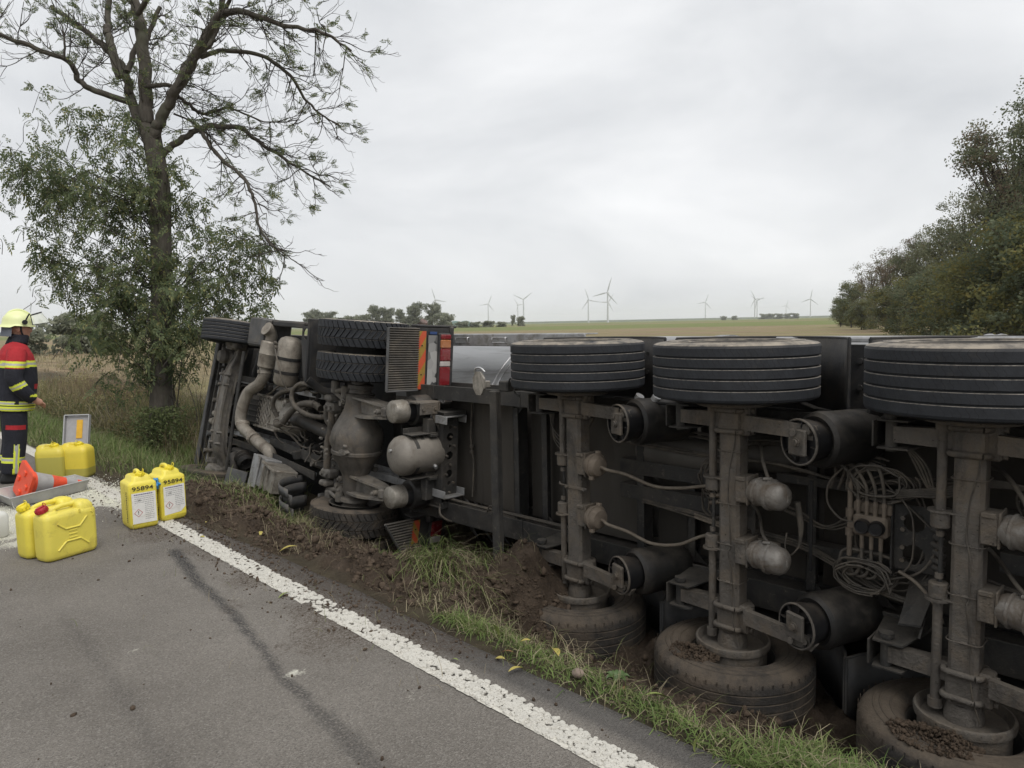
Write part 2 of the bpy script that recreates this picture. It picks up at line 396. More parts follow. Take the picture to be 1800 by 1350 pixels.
# ------------------------------------------------------------------ ground, road
def prof(tab, x): return np.interp(x, [a for a, b in tab], [b for a, b in tab])
PN = [(-1e5, -.06), (2.15, -.06), (2.25, -.012), (2.42, -.02), (2.62, -.12), (2.85, -.28), (3.1, -.46), (3.5, -.74), (3.85, -.95), (4.6, -1.02), (6.8, -1.0), (8.6, -.55), (10.5, -.30), (14, -.28)]
PM = [(-1e5, -.06), (2.15, -.06), (2.27, -.01), (2.6, -.03), (2.9, -.12), (3.3, -.30), (3.7, -.42), (4.2, -.52), (4.9, -.75), (6.8, -.85), (8.6, -.55), (10.5, -.30), (14, -.28)]
PF0 = [(-1e5, -.06), (2.15, -.06), (2.27, -.005), (2.65, -.04), (2.9, -.20), (3.15, -.44), (3.45, -.78), (4.4, -1.02), (6.8, -.92), (8.6, -.55), (10.5, -.30), (14, -.28)]
PF1 = [(-1e5, -.06), (2.15, -.06), (2.27, .0), (2.8, -.04), (3.25, -.18), (3.5, -.36), (3.8, -.66), (4.2, -.84), (5.0, -.85), (6.8, -.75), (8.6, -.5), (10.5, -.30), (14, -.28)]
PW = [(-1e5, -.06), (2.15, -.06), (2.27, .005), (2.9, -.05), (3.4, -.24), (3.8, -.42), (4.2, -.50), (5.0, -.56), (6.0, -.52), (7.5, -.35), (9.5, -.28), (14, -.28)]
PV = [(-1e5, -.06), (2.15, -.06), (2.27, .005), (2.9, -.10), (3.2, -.28), (3.4, -.44), (3.8, -.70), (4.2, -.76), (5.0, -.74), (6.0, -.58), (7.5, -.35), (9.5, -.28), (14, -.28)]
YK = [3.2, 4.25, 5.35, 7.0, 8.6, 12.6]
def base_z(x, y):
    T_ = [prof(p, x) for p in (PN, PM, PF0, PF1, PV, PW)]
    z = T_[0].copy() if hasattr(T_[0], 'copy') else T_[0]
    for i in range(5):
        k = np.clip((y-YK[i])/(YK[i+1]-YK[i]), 0, 1); k = k*k*(3-2*k)
        z = np.where(y > YK[i], T_[i]*(1-k)+T_[i+1]*k, z)
    def gs(cx, cy, a, sx, sy): return a*np.exp(-((x-cx)/sx)**2-((y-cy)/sy)**2)
    z = z + gs(3.30, 3.98, .20, .22, .26) + gs(4.12, 4.02, .30, .30, .34) + gs(3.62, 3.62, -.25, .12, .14)
    z = z + gs(3.85, 4.60, .12, .22, .22) + gs(3.55, 2.75, .10, .22, .2)
    return z
def soil_mask(x, y):
    n = fbm(x, y, 1.3, 3)
    a = np.clip((x-(2.36+.10*np.clip(y-3.2, 0, 1)*(-1.2)+.16*(y < 3.0)+n*.25))/.14, 0, 1)
    b = np.clip((8.0+n*1.4-y)/.9, 0, 1)
    c = np.clip((7.6+n-x)/.6, 0, 1)
    return a*b*c
def ground_z(x, y):
    x = np.asarray(x, float); y = np.asarray(y, float)
    z = base_z(x, y); s = soil_mask(x, y); near = (x > 2.28)
    z = z + np.where(near, s*(fbm(x, y, 2.0, 6, .64)*.27 - np.abs(fbm(x+5, y, 5, 3))*.10 + np.abs(fbm(x, y+3, 11, 3))*.07 + .02), 0)
    z = z + np.where(near, (1-s)*fbm(x, y, 1.5, 4)*.07*np.clip((x-2.28)/.4, 0, 1), 0)
    return z
def lines(a, b, n): return list(np.linspace(a, b, n, endpoint=False))
def grow(a, step, k, lim):
    out = []; x = a
    while x < lim: out.append(x); x += step; step *= k
    return out
xs = [-5000, -2500, -900, -300, -100, -40, -12, -4, 0, 1.5, 2.1] + lines(2.2, 4.9, 100) + lines(4.9, 9, 60) + grow(9, .15, 1.13, 8000)
ys = [-5000, -2500, -1000, -300, -100, -40, -20, -10, -6, -4] + lines(-3, 0, 30) + lines(0, 9, 280) + lines(9, 14, 80) + grow(14, .12, 1.09, 8000)
XX, YY = np.meshgrid(np.array(xs), np.array(ys), indexing='ij')
ZZ = ground_z(XX, YY)
far = np.clip((np.maximum(np.abs(XX), np.abs(YY))-60)/200, 0, 1)
ZZ = ZZ + far*fbm(XX, YY, .004, 2)*0.5
nx, ny = XX.shape
I = np.arange(nx*ny).reshape(nx, ny)
F = np.stack([I[:-1, :-1].ravel(), I[1:, :-1].ravel(), I[1:, 1:].ravel(), I[:-1, 1:].ravel()], 1)

def soil_nodes(t, vec):
    n1 = N(t, 'ShaderNodeTexNoise', {'Vector': vec, 'Scale': 5.0, 'Detail': 10, 'Roughness': 0.7})
    n2 = N(t, 'ShaderNodeTexNoise', {'Vector': vec, 'Scale': 38.0, 'Detail': 8, 'Roughness': 0.75})
    c = mixc(t, ramp(t, n1.outputs[0], .3, .7), (0.046, 0.034, 0.025), (0.120, 0.091, 0.068))
    c = mixc(t, math_(t, 'MULTIPLY', ramp(t, n2.outputs[0], .45, .75), .6), c, (0.135, 0.098, 0.068))
    return c, n2.outputs[0]
def ground_material():
    m, t, b = newmat('ground')
    tc = N(t, 'ShaderNodeTexCoord'); vec = tc.outputs['Object']
    at = N(t, 'ShaderNodeAttribute', attribute_name='soil')
    soil, hb = soil_nodes(t, vec)
    # grass floor
    n1 = N(t, 'ShaderNodeTexNoise', {'Vector': vec, 'Scale': 3.0, 'Detail': 9, 'Roughness': 0.75})
    grass = mixc(t, ramp(t, n1.outputs[0], .35, .68), (0.060, 0.049, 0.034), (0.118, 0.098, 0.064))
    # fields: stubble near, green strip, stubble, far green
    sx = N(t, 'ShaderNodeSeparateXYZ', {0: vec})
    wob = N(t, 'ShaderNodeTexNoise', {'Vector': vec, 'Scale': 0.012, 'Detail': 3})
    d = math_(t, 'ADD', math_(t, 'MULTIPLY', sx.outputs[0], .80), math_(t, 'MULTIPLY', sx.outputs[1], .60))
    d = math_(t, 'ADD', d, math_(t, 'MULTIPLY', wob.outputs[0], 30.0))
    rows = N(t, 'ShaderNodeMapping', {0: vec, 'Rotation': (0, 0, RD(-36)), 'Scale': (1, .12, 1)})
    nr = N(t, 'ShaderNodeTexNoise', {'Vector': rows.outputs[0], 'Scale': 1.6, 'Detail': 6, 'Roughness': .7})
    nb = N(t, 'ShaderNodeTexNoise', {'Vector': vec, 'Scale': .045, 'Detail': 4})
    wv = N(t, 'ShaderNodeTexWave', {'Vector': rows.outputs[0], 'Scale': .42, 'Distortion': 1.2, 'Detail': 2})
    st = mixc(t, ramp(t, nr.outputs[0], .35, .65), (0.135, 0.100, 0.062), (0.34, 0.265, 0.165))
    st = mixc(t, math_(t, 'MULTIPLY', ramp(t, wv.outputs[0], .3, .8), .35), st, (0.16, 0.125, 0.080))
    st = mixc(t, math_(t, 'MULTIPLY', ramp(t, nb.outputs[0], .42, .60), .6), st, (0.20, 0.195, 0.085))
    gr = mixc(t, ramp(t, nr.outputs[0], .3, .7), (0.110, 0.135, 0.048), (0.19, 0.205, 0.080))
    r = N(t, 'ShaderNodeValToRGB', {0: math_(t, 'DIVIDE', d, 1500.0)})
    cr_ = r.color_ramp; cr_.interpolation = 'LINEAR'
    cr_.elements[0].position = .125; cr_.elements[0].color = (0, 0, 0, 1)
    cr_.elements[1].position = .145; cr_.elements[1].color = (1, 1, 1, 1)
    for p, v in ((.27, 1), (.28, .15), (.36, .2), (.38, .9), (.5, .8), (.55, .4), (.62, .8)):
        e = cr_.elements.new(p); e.color = (v, v, v, 1)
    field = mixc(t, r.outputs[0], st, gr)
    fm = N(t, 'ShaderNodeAttribute', attribute_name='field')
    c = mixc(t, fm.outputs['Fac'], grass, field)
    c = mixc(t, at.outputs['Fac'], c, soil)
    t.links.new(c, b.inputs['Base Color']); b.inputs['Roughness'].default_value = .95; b.inputs['Specular IOR Level'].default_value = .15
    bp = N(t, 'ShaderNodeBump', {'Height': hb, 'Strength': 1.0, 'Distance': .05}); t.links.new(bp.outputs[0], b.inputs['Normal'])
    return m
ground_material()
gm = npmesh('ground', np.stack([XX.ravel(), YY.ravel(), ZZ.ravel()], 1), F, ['ground'], True)
def attr(me, name, arr):
    a = me.attributes.new(name, 'FLOAT', 'POINT'); a.data.foreach_set('value', np.asarray(arr, np.float32).ravel())
attr(gm, 'soil', soil_mask(XX, YY)*(XX < 9)*(YY < 12)*(YY > -4))
attr(gm, 'field', np.clip((XX-8.0+fbm(XX, YY, .7, 3)*1.5)/1.2, 0, 1) + (XX < -8)*1.0)
tag(link('ground', gm), kind='structure')

# road: asphalt slab with a ragged edge, skid marks, spilled soil and powder stains
SK1 = [(1.85, 5.42), (1.83, 5.27), (1.70, 4.59), (1.61, 3.77), (1.48, 3.06), (1.43, 2.61), (1.38, 2.2), (1.30, 1.6)]
SK2 = [(.97, 5.3), (.96, 4.86), (.94, 4.09), (.90, 3.25), (.84, 2.68), (.8, 2.2)]
rx = [-7, -5, -3.5, -2, -1.2, -.8] + lines(-.6, 2.2, 96) + [2.2]
ry = [-60, -30, -15, -8, -4, -2] + lines(-1, 10, 330) + grow(10, .06, 1.12, 900)
RX, RY = np.meshgrid(np.array(rx), np.array(ry), indexing='ij')
edge = 2.27 + .05*fbm(RX*0, RY, 1.1, 4) + .06*np.clip((RY-2.2)/1, 0, 1)*np.clip((3.2-RY)/1, 0, 1)
RX = np.where(RX >= 2.12, 2.12+(RX-2.12)/(2.2-2.12)*(edge-2.12), RX)
RZ = fbm(RX, RY, .8, 3)*.006
d1, t1 = seg_dist(RX+fbm(RX, RY, 9, 2)*.02, RY, SK1); d2, _ = seg_dist(RX+fbm(RX, RY, 9, 2)*.02, RY, SK2)
wd = .040+.012*np.sin(t1*9)
skid = np.clip(2.0-1.9*d1/wd, 0, 1)*np.clip(1.15-t1*.75, 0, 1)*np.clip(t1*14, 0, 1) + .24*np.clip(1.1-d2/.05, 0, 1)*np.clip((5.2-RY)/1.0, 0, 1)
dirt = np.clip((RX-1.72+fbm(RX, RY, 2.5, 4)*.5)/.55, 0, 1)*np.clip((8.5-RY)/2, 0, 1)*np.clip((RY-2.0)/1.4, 0, 1)
dirt += .9*np.clip((RX-2.06)/.08, 0, 1)*np.clip((RY-2.5)/.8, 0, 1)*np.clip((8-RY)/1, 0, 1)
dirt += .25*np.clip(fbm(RX, RY, .9, 4)*2.2, 0, 1)
strip = np.clip((RX-2.105)/.03, 0, 1)*np.clip((7-RY)/2, 0, 1)
def gsn(cx, cy, sx, sy): return np.exp(-((RX-cx)/sx)**2-((RY-cy)/sy)**2)
powder = 1.25*gsn(2.02, 8.15, .20, .85)+1.1*gsn(1.12, 7.15, .30, .65)+.75*gsn(1.65, 7.7, .45, .45)+.6*gsn(2.08, 7.3, .12, .5)
for cx, cy, a in ((1.52, 2.98, .34), (.98, 2.47, .34), (1.30, 1.97, .34), (1.78, 2.42, .32), (1.38, 3.35, .25), (1.1, 3.8, .25)):
    powder += a*gsn(cx, cy, .06, .05)*(1+1.5*vnoise(RX, RY, 40))
powder = np.clip(powder*(1+2.2*fbm(RX, RY, 5, 4)), 0, 1)
nx, ny = RX.shape; I = np.arange(nx*ny).reshape(nx, ny)
V = np.stack([RX.ravel(), RY.ravel(), RZ.ravel()], 1)
F = np.stack([I[:-1, :-1].ravel(), I[1:, :-1].ravel(), I[1:, 1:].ravel(), I[:-1, 1:].ravel()], 1)
# skirt on the verge side
sk = V[I[-1]].copy(); sk[:, 2] -= .12; sk[:, 0] += .02
k0 = len(V); V = np.vstack([V, sk]); j = np.arange(ny-1)
F = np.vstack([F, np.stack([I[-1][:-1], k0+j, k0+j+1, I[-1][1:]], 1)])
def asphalt_material():
    m, t, b = newmat('asphalt')
    tc = N(t, 'ShaderNodeTexCoord'); vec = tc.outputs['Object']
    A = lambda s: N(t, 'ShaderNodeAttribute', attribute_name=s).outputs['Fac']
    n0 = N(t, 'ShaderNodeTexNoise', {'Vector': vec, 'Scale': .9, 'Detail': 5, 'Roughness': .6})
    vo = N(t, 'ShaderNodeTexVoronoi', {'Vector': vec, 'Scale': 150.0, 'Randomness': 1.0})
    n1 = N(t, 'ShaderNodeTexNoise', {'Vector': vec, 'Scale': 110.0, 'Detail': 5, 'Roughness': .75})
    n2 = N(t, 'ShaderNodeTexNoise', {'Vector': vec, 'Scale': 22.0, 'Detail': 6, 'Roughness': .7})
    c = mixc(t, ramp(t, n0.outputs[0], .35, .65), (0.148, 0.134, 0.117), (0.218, 0.199, 0.175))
    sep = N(t, 'ShaderNodeSeparateColor', {0: vo.outputs['Color']})
    c = mixc(t, math_(t, 'MULTIPLY', ramp(t, sep.outputs[0], .6, .98), .5), c, (0.32, 0.30, 0.27))
    c = mixc(t, math_(t, 'MULTIPLY', ramp(t, n1.outputs[0], .50, .64), .6), c, (0.055, 0.050, 0.047))
    c = mixc(t, math_(t, 'MULTIPLY', ramp(t, n2.outputs[0], .55, .75), .30), c, (0.075, 0.068, 0.062))
    c = mixc(t, math_(t, 'MULTIPLY', A('strip'), .62), c, (0.052, 0.051, 0.051))
    # tyre streaks, broken up by the aggregate
    br = ramp(t, N(t, 'ShaderNodeTexNoise', {'Vector': vec, 'Scale': 75.0, 'Detail': 3, 'Roughness': .7}).outputs[0], .33, .55)
    c = mixc(t, math_(t, 'MULTIPLY', math_(t, 'MULTIPLY', A('skid'), br, True), .95), c, (0.026, 0.026, 0.028))
    ds = ramp(t, math_(t, 'ADD', A('dirt'), math_(t, 'MULTIPLY', n2.outputs[0], .9)), .72, 1.25)
    fb = ramp(t, N(t, 'ShaderNodeTexNoise', {'Vector': vec, 'Scale': 55.0, 'Detail': 6, 'Roughness': .75}).outputs[0], .40, .58)
    c = mixc(t, math_(t, 'MULTIPLY', math_(t, 'MULTIPLY', ds, fb), .85), c, (0.075, 0.056, 0.042))
    pw = ramp(t, math_(t, 'ADD', A('powder'), math_(t, 'MULTIPLY', N(t, 'ShaderNodeTexNoise', {'Vector': vec, 'Scale': 60.0, 'Detail': 4}).outputs[0], .7)), .66, .95)
    c = mixc(t, math_(t, 'MULTIPLY', pw, .9), c, (0.60, 0.585, 0.50))
    t.links.new(c, b.inputs['Base Color']); b.inputs['Roughness'].default_value = .88; b.inputs['Specular IOR Level'].default_value = .25
    h = math_(t, 'ADD', vo.outputs['Distance'], math_(t, 'MULTIPLY', n1.outputs[0], .8))
    bp = N(t, 'ShaderNodeBump', {'Height': h, 'Strength': .9, 'Distance': .008}); t.links.new(bp.outputs[0], b.inputs['Normal'])
asphalt_material()
rm = npmesh('road', V, F, ['asphalt'], True)
padv = lambda a: np.concatenate([a.ravel(), np.zeros(ny)])
for nme, arr in (('skid', skid), ('dirt', dirt), ('powder', powder), ('strip', strip)): attr(rm, nme, padv(arr))
road = tag(link('road', rm), kind='structure')

# edge line: sprayed thermoplastic, hundreds of overlapping drops with a crisp kerb-side left border
M('road_paint', (0.56, 0.54, 0.485), .7, 0, .10, 30, dirt=(0.30, 0.26, 0.21), damt=.20, dscale=14, bump=.5, bscale=160, fleck=((0.17, 0.15, 0.125), 110, .60))
lx = lambda y: 1.898+.0168*y
V, F = [], []
base8 = [(math.cos(2*math.pi*i/9), math.sin(2*math.pi*i/9)) for i in range(9)]
yy = .3
rl = random.Random(5)
def drop(x, y, r, h):
    o = len(V); ph = rl.random()*6.28
    rr = [r*(.82+.36*rl.random()) for _ in range(9)]
    for q, hh in ((1.0, .0), (.80, h)):
        for i in range(9):
            a = ph+2*math.pi*i/9; V.append((x+math.cos(a)*rr[i]*q, y+math.sin(a)*rr[i]*q*1.05, .004+hh))
    for i in range(9): F.append((o+i, o+(i+1) % 9, o+9+(i+1) % 9, o+9+i))
    V.append((x, y, .004+h*1.15))
    for i in range(0, 9): F.append((o+9+i, o+9+(i+1) % 9, o+18, o+18))
while yy < 8.9:
    n = 7
    bare = max(0, .75-abs(yy-3.62)/.42)+max(0, .45-abs(yy-3.15)/.25)
    for k in range(n):
        q = rl.random()
        if rl.random() < bare*.8 + .10*(q > .8): continue
        drop(lx(yy)+.012+q**1.0*.122, yy+rl.uniform(-.012, .012), rl.uniform(.007, .0165), rl.uniform(.003, .0065))
    yy += .0105*(1+.05*yy)
V = np.array(V); F = np.array(F)
tri = F[:, 2] == F[:, 3]
me = bpy.data.meshes.new('edge_line'); me.from_pydata(V.tolist(), [], [f[:3] if f[2] == f[3] else f for f in F.tolist()]); me.materials.append(MATS['road_paint'])
drops = link('edge_line', me, road); drops['kind'] = 'stuff'
# thin continuous film under the drops along the left border and further down the road
V, F = [], []
y = .3
def film(x0, x1, y0, y1, z=.0035):
    o = len(V); V.extend([(x0, y0, z), (x1, y0, z), (x1, y1, z), (x0, y1, z)]); F.append((o, o+1, o+2, o+3))
while y < 9.0:
    bare = max(0, .8-abs(y-3.62)/.40)
    if rl.random() > bare*.9: film(lx(y)+rl.uniform(-.004, .003), lx(y)+rl.uniform(.02, .06)*(1-.5*bare), y, y+.028)
    y += .028
M('road_paint_film', (0.55, 0.53, 0.47), .8, 0, .2, 30, dirt=(0.17, 0.15, 0.13), damt=.45, dscale=30, bump=.3, bscale=160)
o = len(V); V.extend([(lx(9), 9, .0035), (lx(9)+.15, 9, .0035), (lx(9)+1.0, 70, .0035), (lx(9)+.85, 70, .0035)]); F.append((o, o+1, o+2, o+3))
link('line_film', npmesh('line_film', V, F, ['road_paint_film']), road)['kind'] = 'stuff'

# ---- soil clods: thousands of crumbs over the churned strip
def m_soil():
    m, t, b = newmat('soil')
    tc = N(t, 'ShaderNodeTexCoord'); c, h = soil_nodes(t, tc.outputs['Object'])
    t.links.new(c, b.inputs['Base Color']); b.inputs['Roughness'].default_value = .95; b.inputs['Specular IOR Level'].default_value = .1
    bp = N(t, 'ShaderNodeBump', {'Height': h, 'Strength': .8, 'Distance': .02}); t.links.new(bp.outputs[0], b.inputs['Normal'])
m_soil()
_bm = bmesh.new(); bmesh.ops.create_icosphere(_bm, subdivisions=1, radius=1); ICO_V = np.array([v.co[:] for v in _bm.verts]); ICO_F = np.array([[v.index for v in f.verts] for f in _bm.faces]); _bm.free()
def clods(name, P, S, seed, parent=None, org=(0, 0, 0)):
    rs = np.random.RandomState(seed); n = len(P)
    rad = 1+rs.uniform(-.35, .35, (n, len(ICO_V)))
    sc = rs.uniform(.5, 1.5, (n, 1, 3))
    ang = rs.rand(n)*6.28; ca, sa = np.cos(ang)[:, None], np.sin(ang)[:, None]
    L = ICO_V[None]*rad[..., None]*sc*np.asarray(S)[:, None, None]
    x = L[..., 0]*ca-L[..., 1]*sa; y = L[..., 0]*sa+L[..., 1]*ca
    Vv = np.stack([x, y, L[..., 2]], -1)+np.asarray(P)[:, None, :]-np.array(org)
    Ff = (ICO_F[None]+(np.arange(n)*len(ICO_V))[:, None, None]).reshape(-1, 3)
    me = npmesh(name, Vv.reshape(-1, 3), Ff, ['soil'], False)
    return me
rs = np.random.RandomState(11)
px = rs.uniform(2.25, 4.3, 90000); py = rs.uniform(.4, 8.4, 90000)
k = rs.rand(90000) < soil_mask(px, py)*np.clip(.35+1.6*fbm(px, py, 1.1, 3), .1, 1); px, py = px[k], py[k]
sz = .003+.007*rs.rand(len(px))**2+.026*rs.rand(len(px))**20
tag(link('soil_clods', clods('soil_clods', np.stack([px, py, ground_z(px, py)+sz*.25], 1), sz, 5)), 'dark brown crumbs and clods of torn-up soil beside the road', 'soil', kind='stuff')
# crumbs thrown onto the asphalt
px = rs.uniform(.2, 2.3, 30000); py = rs.uniform(1.0, 8.6, 30000)
pr = np.clip((px-1.75)/.5, 0, 1)*np.clip((py-2.2)/1.5, .05, 1)*.85+.008+.9*np.clip((px-2.08)/.1, 0, 1)*np.clip((py-2.6)/.6, 0, 1)+.25*np.exp(-((px-2.0)/.16)**2-((py-3.55)/.6)**2)
k = rs.rand(30000) < pr; px, py = px[k], py[k]
sz = .0018+.009*rs.rand(len(px))**5
tag(link('soil_crumbs', clods('soil_crumbs', np.stack([px, py, sz*.3+.002], 1), sz, 6)), 'small soil crumbs scattered over the asphalt along the white line', 'soil', kind='stuff')
# ------------------------------------------------------------------ tyres and wheels
def tyre_profile(Rt, W, rim, groove=4, tw=.86, gd=.014, gw=.010):
    h = W/2; t = h*tw
    p = [(-h*.78, rim), (-h*.90, rim+.02), (-h*.99, rim+(Rt-rim)*.35), (-h, rim+(Rt-rim)*.55), (-h*.975, rim+(Rt-rim)*.74), (-h*.935, Rt-.022), (-t-.006, Rt-.006), (-t+.008, Rt)]
    k = [0]*(len(p)-1)
    for g in range(groove):
        c = -t+(g+1)*2*t/(groove+1)
        p += [(c-gw/2-.003, Rt), (c-gw/2, Rt-.003), (c-gw/2+.001, Rt-gd), (c+gw/2-.001, Rt-gd), (c+gw/2, Rt-.003), (c+gw/2+.003, Rt)]
        k += [0]*6
    q = [(-z, r) for z, r in p[:8]][::-1]
    return p+q
M('tyre_groove_dust', (0.17, 0.155, 0.135), .9, 0, .35, 40, dirt=(0.05, 0.048, 0.045), damt=.55, dscale=30, bump=0)
def tyre_mesh(name, Rt, W, rim, mat, groove=4, n=96):
    mb = MB(); P = tyre_profile(Rt, W, rim, groove); Z0 = (0, 0, 0); A_ = (0, 0, 1)
    mb.lathe(P[:7], Z0, A_, n)
    for i in range(6, len(P)-7):                       # tread: every facet with its own crisp edges
        j = i-8; lip = 0 <= j < 6*groove and j % 6 in (0, 1)
        mb.lathe(P[i:i+2], Z0, A_, n, mi=1 if lip else 0)
    mb.lathe(P[-7:], Z0, A_, n)
    # raised rings and wear bars on both sidewalls
    for sg in (-1, 1):
        h = W/2
        for (rr_, dz) in ((rim+(Rt-rim)*.30, .985), (rim+(Rt-rim)*.62, .997)):
            mb.lathe([(sg*h*dz-.001, rr_-.006), (sg*(h*dz+.003), rr_-.002), (sg*(h*dz+.003), rr_+.002), (sg*h*dz-.001, rr_+.006)], Z0, A_, n)
    return mb.mesh(name, [mat, 'tyre_groove_dust' if mat == 'tyre' else mat])
def lug_tyre_mesh(name, Rt, W, rim, mat, N_=46):
    mb = MB(); h = W/2
    P = [(-h*.78, rim), (-h*.93, rim+.03), (-h, rim+(Rt-rim)*.5), (-h*.96, rim+(Rt-rim)*.78), (-h*.88, Rt-.022), (h*.88, Rt-.022), (h*.96, rim+(Rt-rim)*.78), (h, rim+(Rt-rim)*.5), (h*.93, rim+.03), (h*.78, rim)]
    mb.lathe(P, (0, 0, 0), (0, 0, 1), 64)
    st = 2*math.pi/N_
    rows = [(-h*.95, -h*.36, .55, -.10, .010), (-h*.32, h*.32, -.30, .62, 0.0), (h*.36, h*.95, .38, -.25, .010)]
    for i in range(N_):
        for ri, (z0, z1, s0, s1, drop_) in enumerate(rows):
            a0 = i*st+(0, .15, .30)[ri]*st; g = .80*st
            q = []
            for rr in (Rt-.024, Rt):
                for (z, s, e) in ((z0, s0, 0), (z0, s0, 1), (z1, s1, 1), (z1, s1, 0)):
                    a = a0+s*st+e*g; r_ = rr-(drop_ if abs(z) > h*.9 else 0)
                    inset = .0025 if rr == Rt else 0
                    zz = z+(inset if z == z0 else -inset)
                    q.append((r_*math.cos(a), r_*math.sin(a), zz))
            mb.add(q, [[4, 5, 6, 7], [0, 1, 5, 4], [1, 2, 6, 5], [2, 3, 7, 6], [3, 0, 4, 7]], False, 0)
    return mb.mesh(name, [mat])
TY = tyre_mesh('tyre', .535, .385, .285, 'tyre')
def round_tyre_mesh(name, Rt, W, rim, mat, n=96):
    mb = MB(); h = W/2; q = lambda z, r: (z*h, rim+(Rt-rim)*r)
    S_ = [q(-.70, 0), q(-.80, .06), q(-.95, .22), q(-1.0, .42), q(-.985, .58), q(-.93, .74), q(-.84, .87), q(-.72, .955), q(-.60, .985)]
    T_ = []
    for c in (-.45, -.15, .15, .45): T_ += [q(c-.03, .998), q(c-.02, .985), q(c-.015, .955), q(c+.015, .955), q(c+.02, .985), q(c+.03, .998)]
    mb.lathe(S_+T_+[(-z, r) for z, r in S_[::-1]], (0, 0, 0), (0, 0, 1), n)
    for sg in (-1, 1):
        for (a_, dz) in ((.30, .985), (.52, 1.0), (.66, .965)):
            rr_ = rim+(Rt-rim)*a_; mb.lathe([(sg*h*dz-.002*sg, rr_-.007), (sg*(h*dz+.0035), rr_-.002), (sg*(h*dz+.0035), rr_+.002), (sg*h*dz-.002*sg, rr_+.007)], (0, 0, 0), (0, 0, 1), n)
    for k in range(n//2):                       # shoulder wear notches
        a = 2*math.pi*k/(n//2)
        for sg in (-1, 1): mb.box(((Rt-.006)*math.cos(a), (Rt-.006)*math.sin(a), sg*h*.74), (.004, .008, .030), rot=Matrix.Rotation(a, 3, 'Z'), bev=.001)
    return mb.mesh(name, [mat])
TYM = round_tyre_mesh('tyre_muddy', .535, .385, .285, 'tyre_muddy')
def rim_mesh(name, Rr, W, mat='chassis'):
    mb = MB(); h = W*.40
    mb.lathe([(-h, Rr+.012), (-h, Rr-.006), (-h+.02, Rr-.02), (-.02, Rr-.035), (.0, Rr-.05), (.01, .12), (.012, .0)], (0, 0, 0), (0, 0, 1), 40)
    mb.lathe([(.0, Rr-.035), (h-.02, Rr-.02), (h, Rr-.006), (h, Rr+.012)], (0, 0, 0), (0, 0, 1), 40)
    return mb.mesh(name, [mat])
RIM = rim_mesh('rim', .285, .385)
def drum_mesh(name, r, d, mat='axle_metal'):
    """brake drum, open rim facing +z, with the backing dish"""
    mb = MB()
    mb.lathe([(-d, r*.80), (-d*.96, r*.92), (-.05, r*.93), (-.045, r*1.0), (-.012, r*1.02), (0, r*1.0), (.004, r*.95), (-.02, r*.90), (-.05, r*.86), (-.05, r*.35), (-.02, r*.32), (-.02, 0)], (0, 0, 0), (0, 0, 1), 48)
    return mb.mesh(name, [mat])
DRUM = drum_mesh('brake_drum', .245, .26)

# ------------------------------------------------------------------ semi-trailer lying on its side (its up is +X, front is +Y)
ZC = .22; AX = 4.42; AXLES = [3.66, 2.30, .915, -.48]
TR = thing('semi_trailer', (AX, 2.3, -1.0), 'dirty silo semi-trailer lying on its side in the ditch, axles towards the road', 'trailer')
TL = Vector(TR.location)
def rel(p): return Vector(p)-TL
M('tank_shell', (0.36, 0.36, 0.36), .34, .75, .12, 3, dirt=(0.19, 0.18, 0.165), damt=.42, dscale=2.0, bump=.02, bscale=5, stretch=(1.5, .25, 3))
# tank barrel and hopper belly
mb = MB(); TX, TR_ = 6.36, 1.215
mb.lathe([(0, .02), (0, .4), (.05, .75), (.16, 1.02), (.30, 1.15), (.46, TR_), (11.0, TR_), (11.15, 1.15), (11.3, .9), (11.35, .0)], (TX, 8.25, ZC), (0, -1, 0), 72)
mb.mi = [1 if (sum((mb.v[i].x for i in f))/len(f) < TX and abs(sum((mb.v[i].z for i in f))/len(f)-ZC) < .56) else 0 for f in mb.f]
tank = build(mb, 'tank', ['tank_shell', 'tank_belly'], TR)
for yb in (5.62, 5.60-2.2, 1.2, -1.0):
    mb = MB(); mb.lathe([(-.05, TR_+.002), (-.05, TR_+.012), (-.035, TR_+.014), (-.03, TR_+.006), (.03, TR_+.006), (.035, TR_+.014), (.05, TR_+.012), (.05, TR_+.002)], (TX, yb, ZC), (0, -1, 0), 72)
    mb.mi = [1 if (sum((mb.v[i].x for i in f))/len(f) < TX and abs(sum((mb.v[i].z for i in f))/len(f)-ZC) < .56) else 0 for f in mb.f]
    build(mb, 'tank_band', ['tank_shell', 'tank_belly'], tank)
# side locker rail with recessed handles along the tank top
mb = MB(); mb.box((5.32, 5.55, 1.425), (.03, 2.5, .13), bev=.006); mb.box((5.42, 5.55, 1.487), (.20, 2.5, .012), bev=.004)
lk = build(mb, 'side_panel', ['rail_alu'], TR)
for yb in (6.05, 5.45):
    mb = MB(); mb.tube([(5.305, yb-.10, 1.40), (5.28, yb-.10, 1.40), (5.28, yb-.10, 1.455), (5.305, yb-.10, 1.455)], .006, 6, 1)
    mb.tube([(5.305, yb+.10, 1.40), (5.28, yb+.10, 1.40), (5.28, yb+.10, 1.455), (5.305, yb+.10, 1.455)], .006, 6, 1)
    mb.tube([(5.28, yb-.10, 1.40), (5.28, yb+.10, 1.40)], .006, 6, 1); mb.tube([(5.28, yb-.10, 1.455), (5.28, yb+.10, 1.455)], .006, 6, 1)
    build(mb, 'handle', ['steel_bright'], lk)
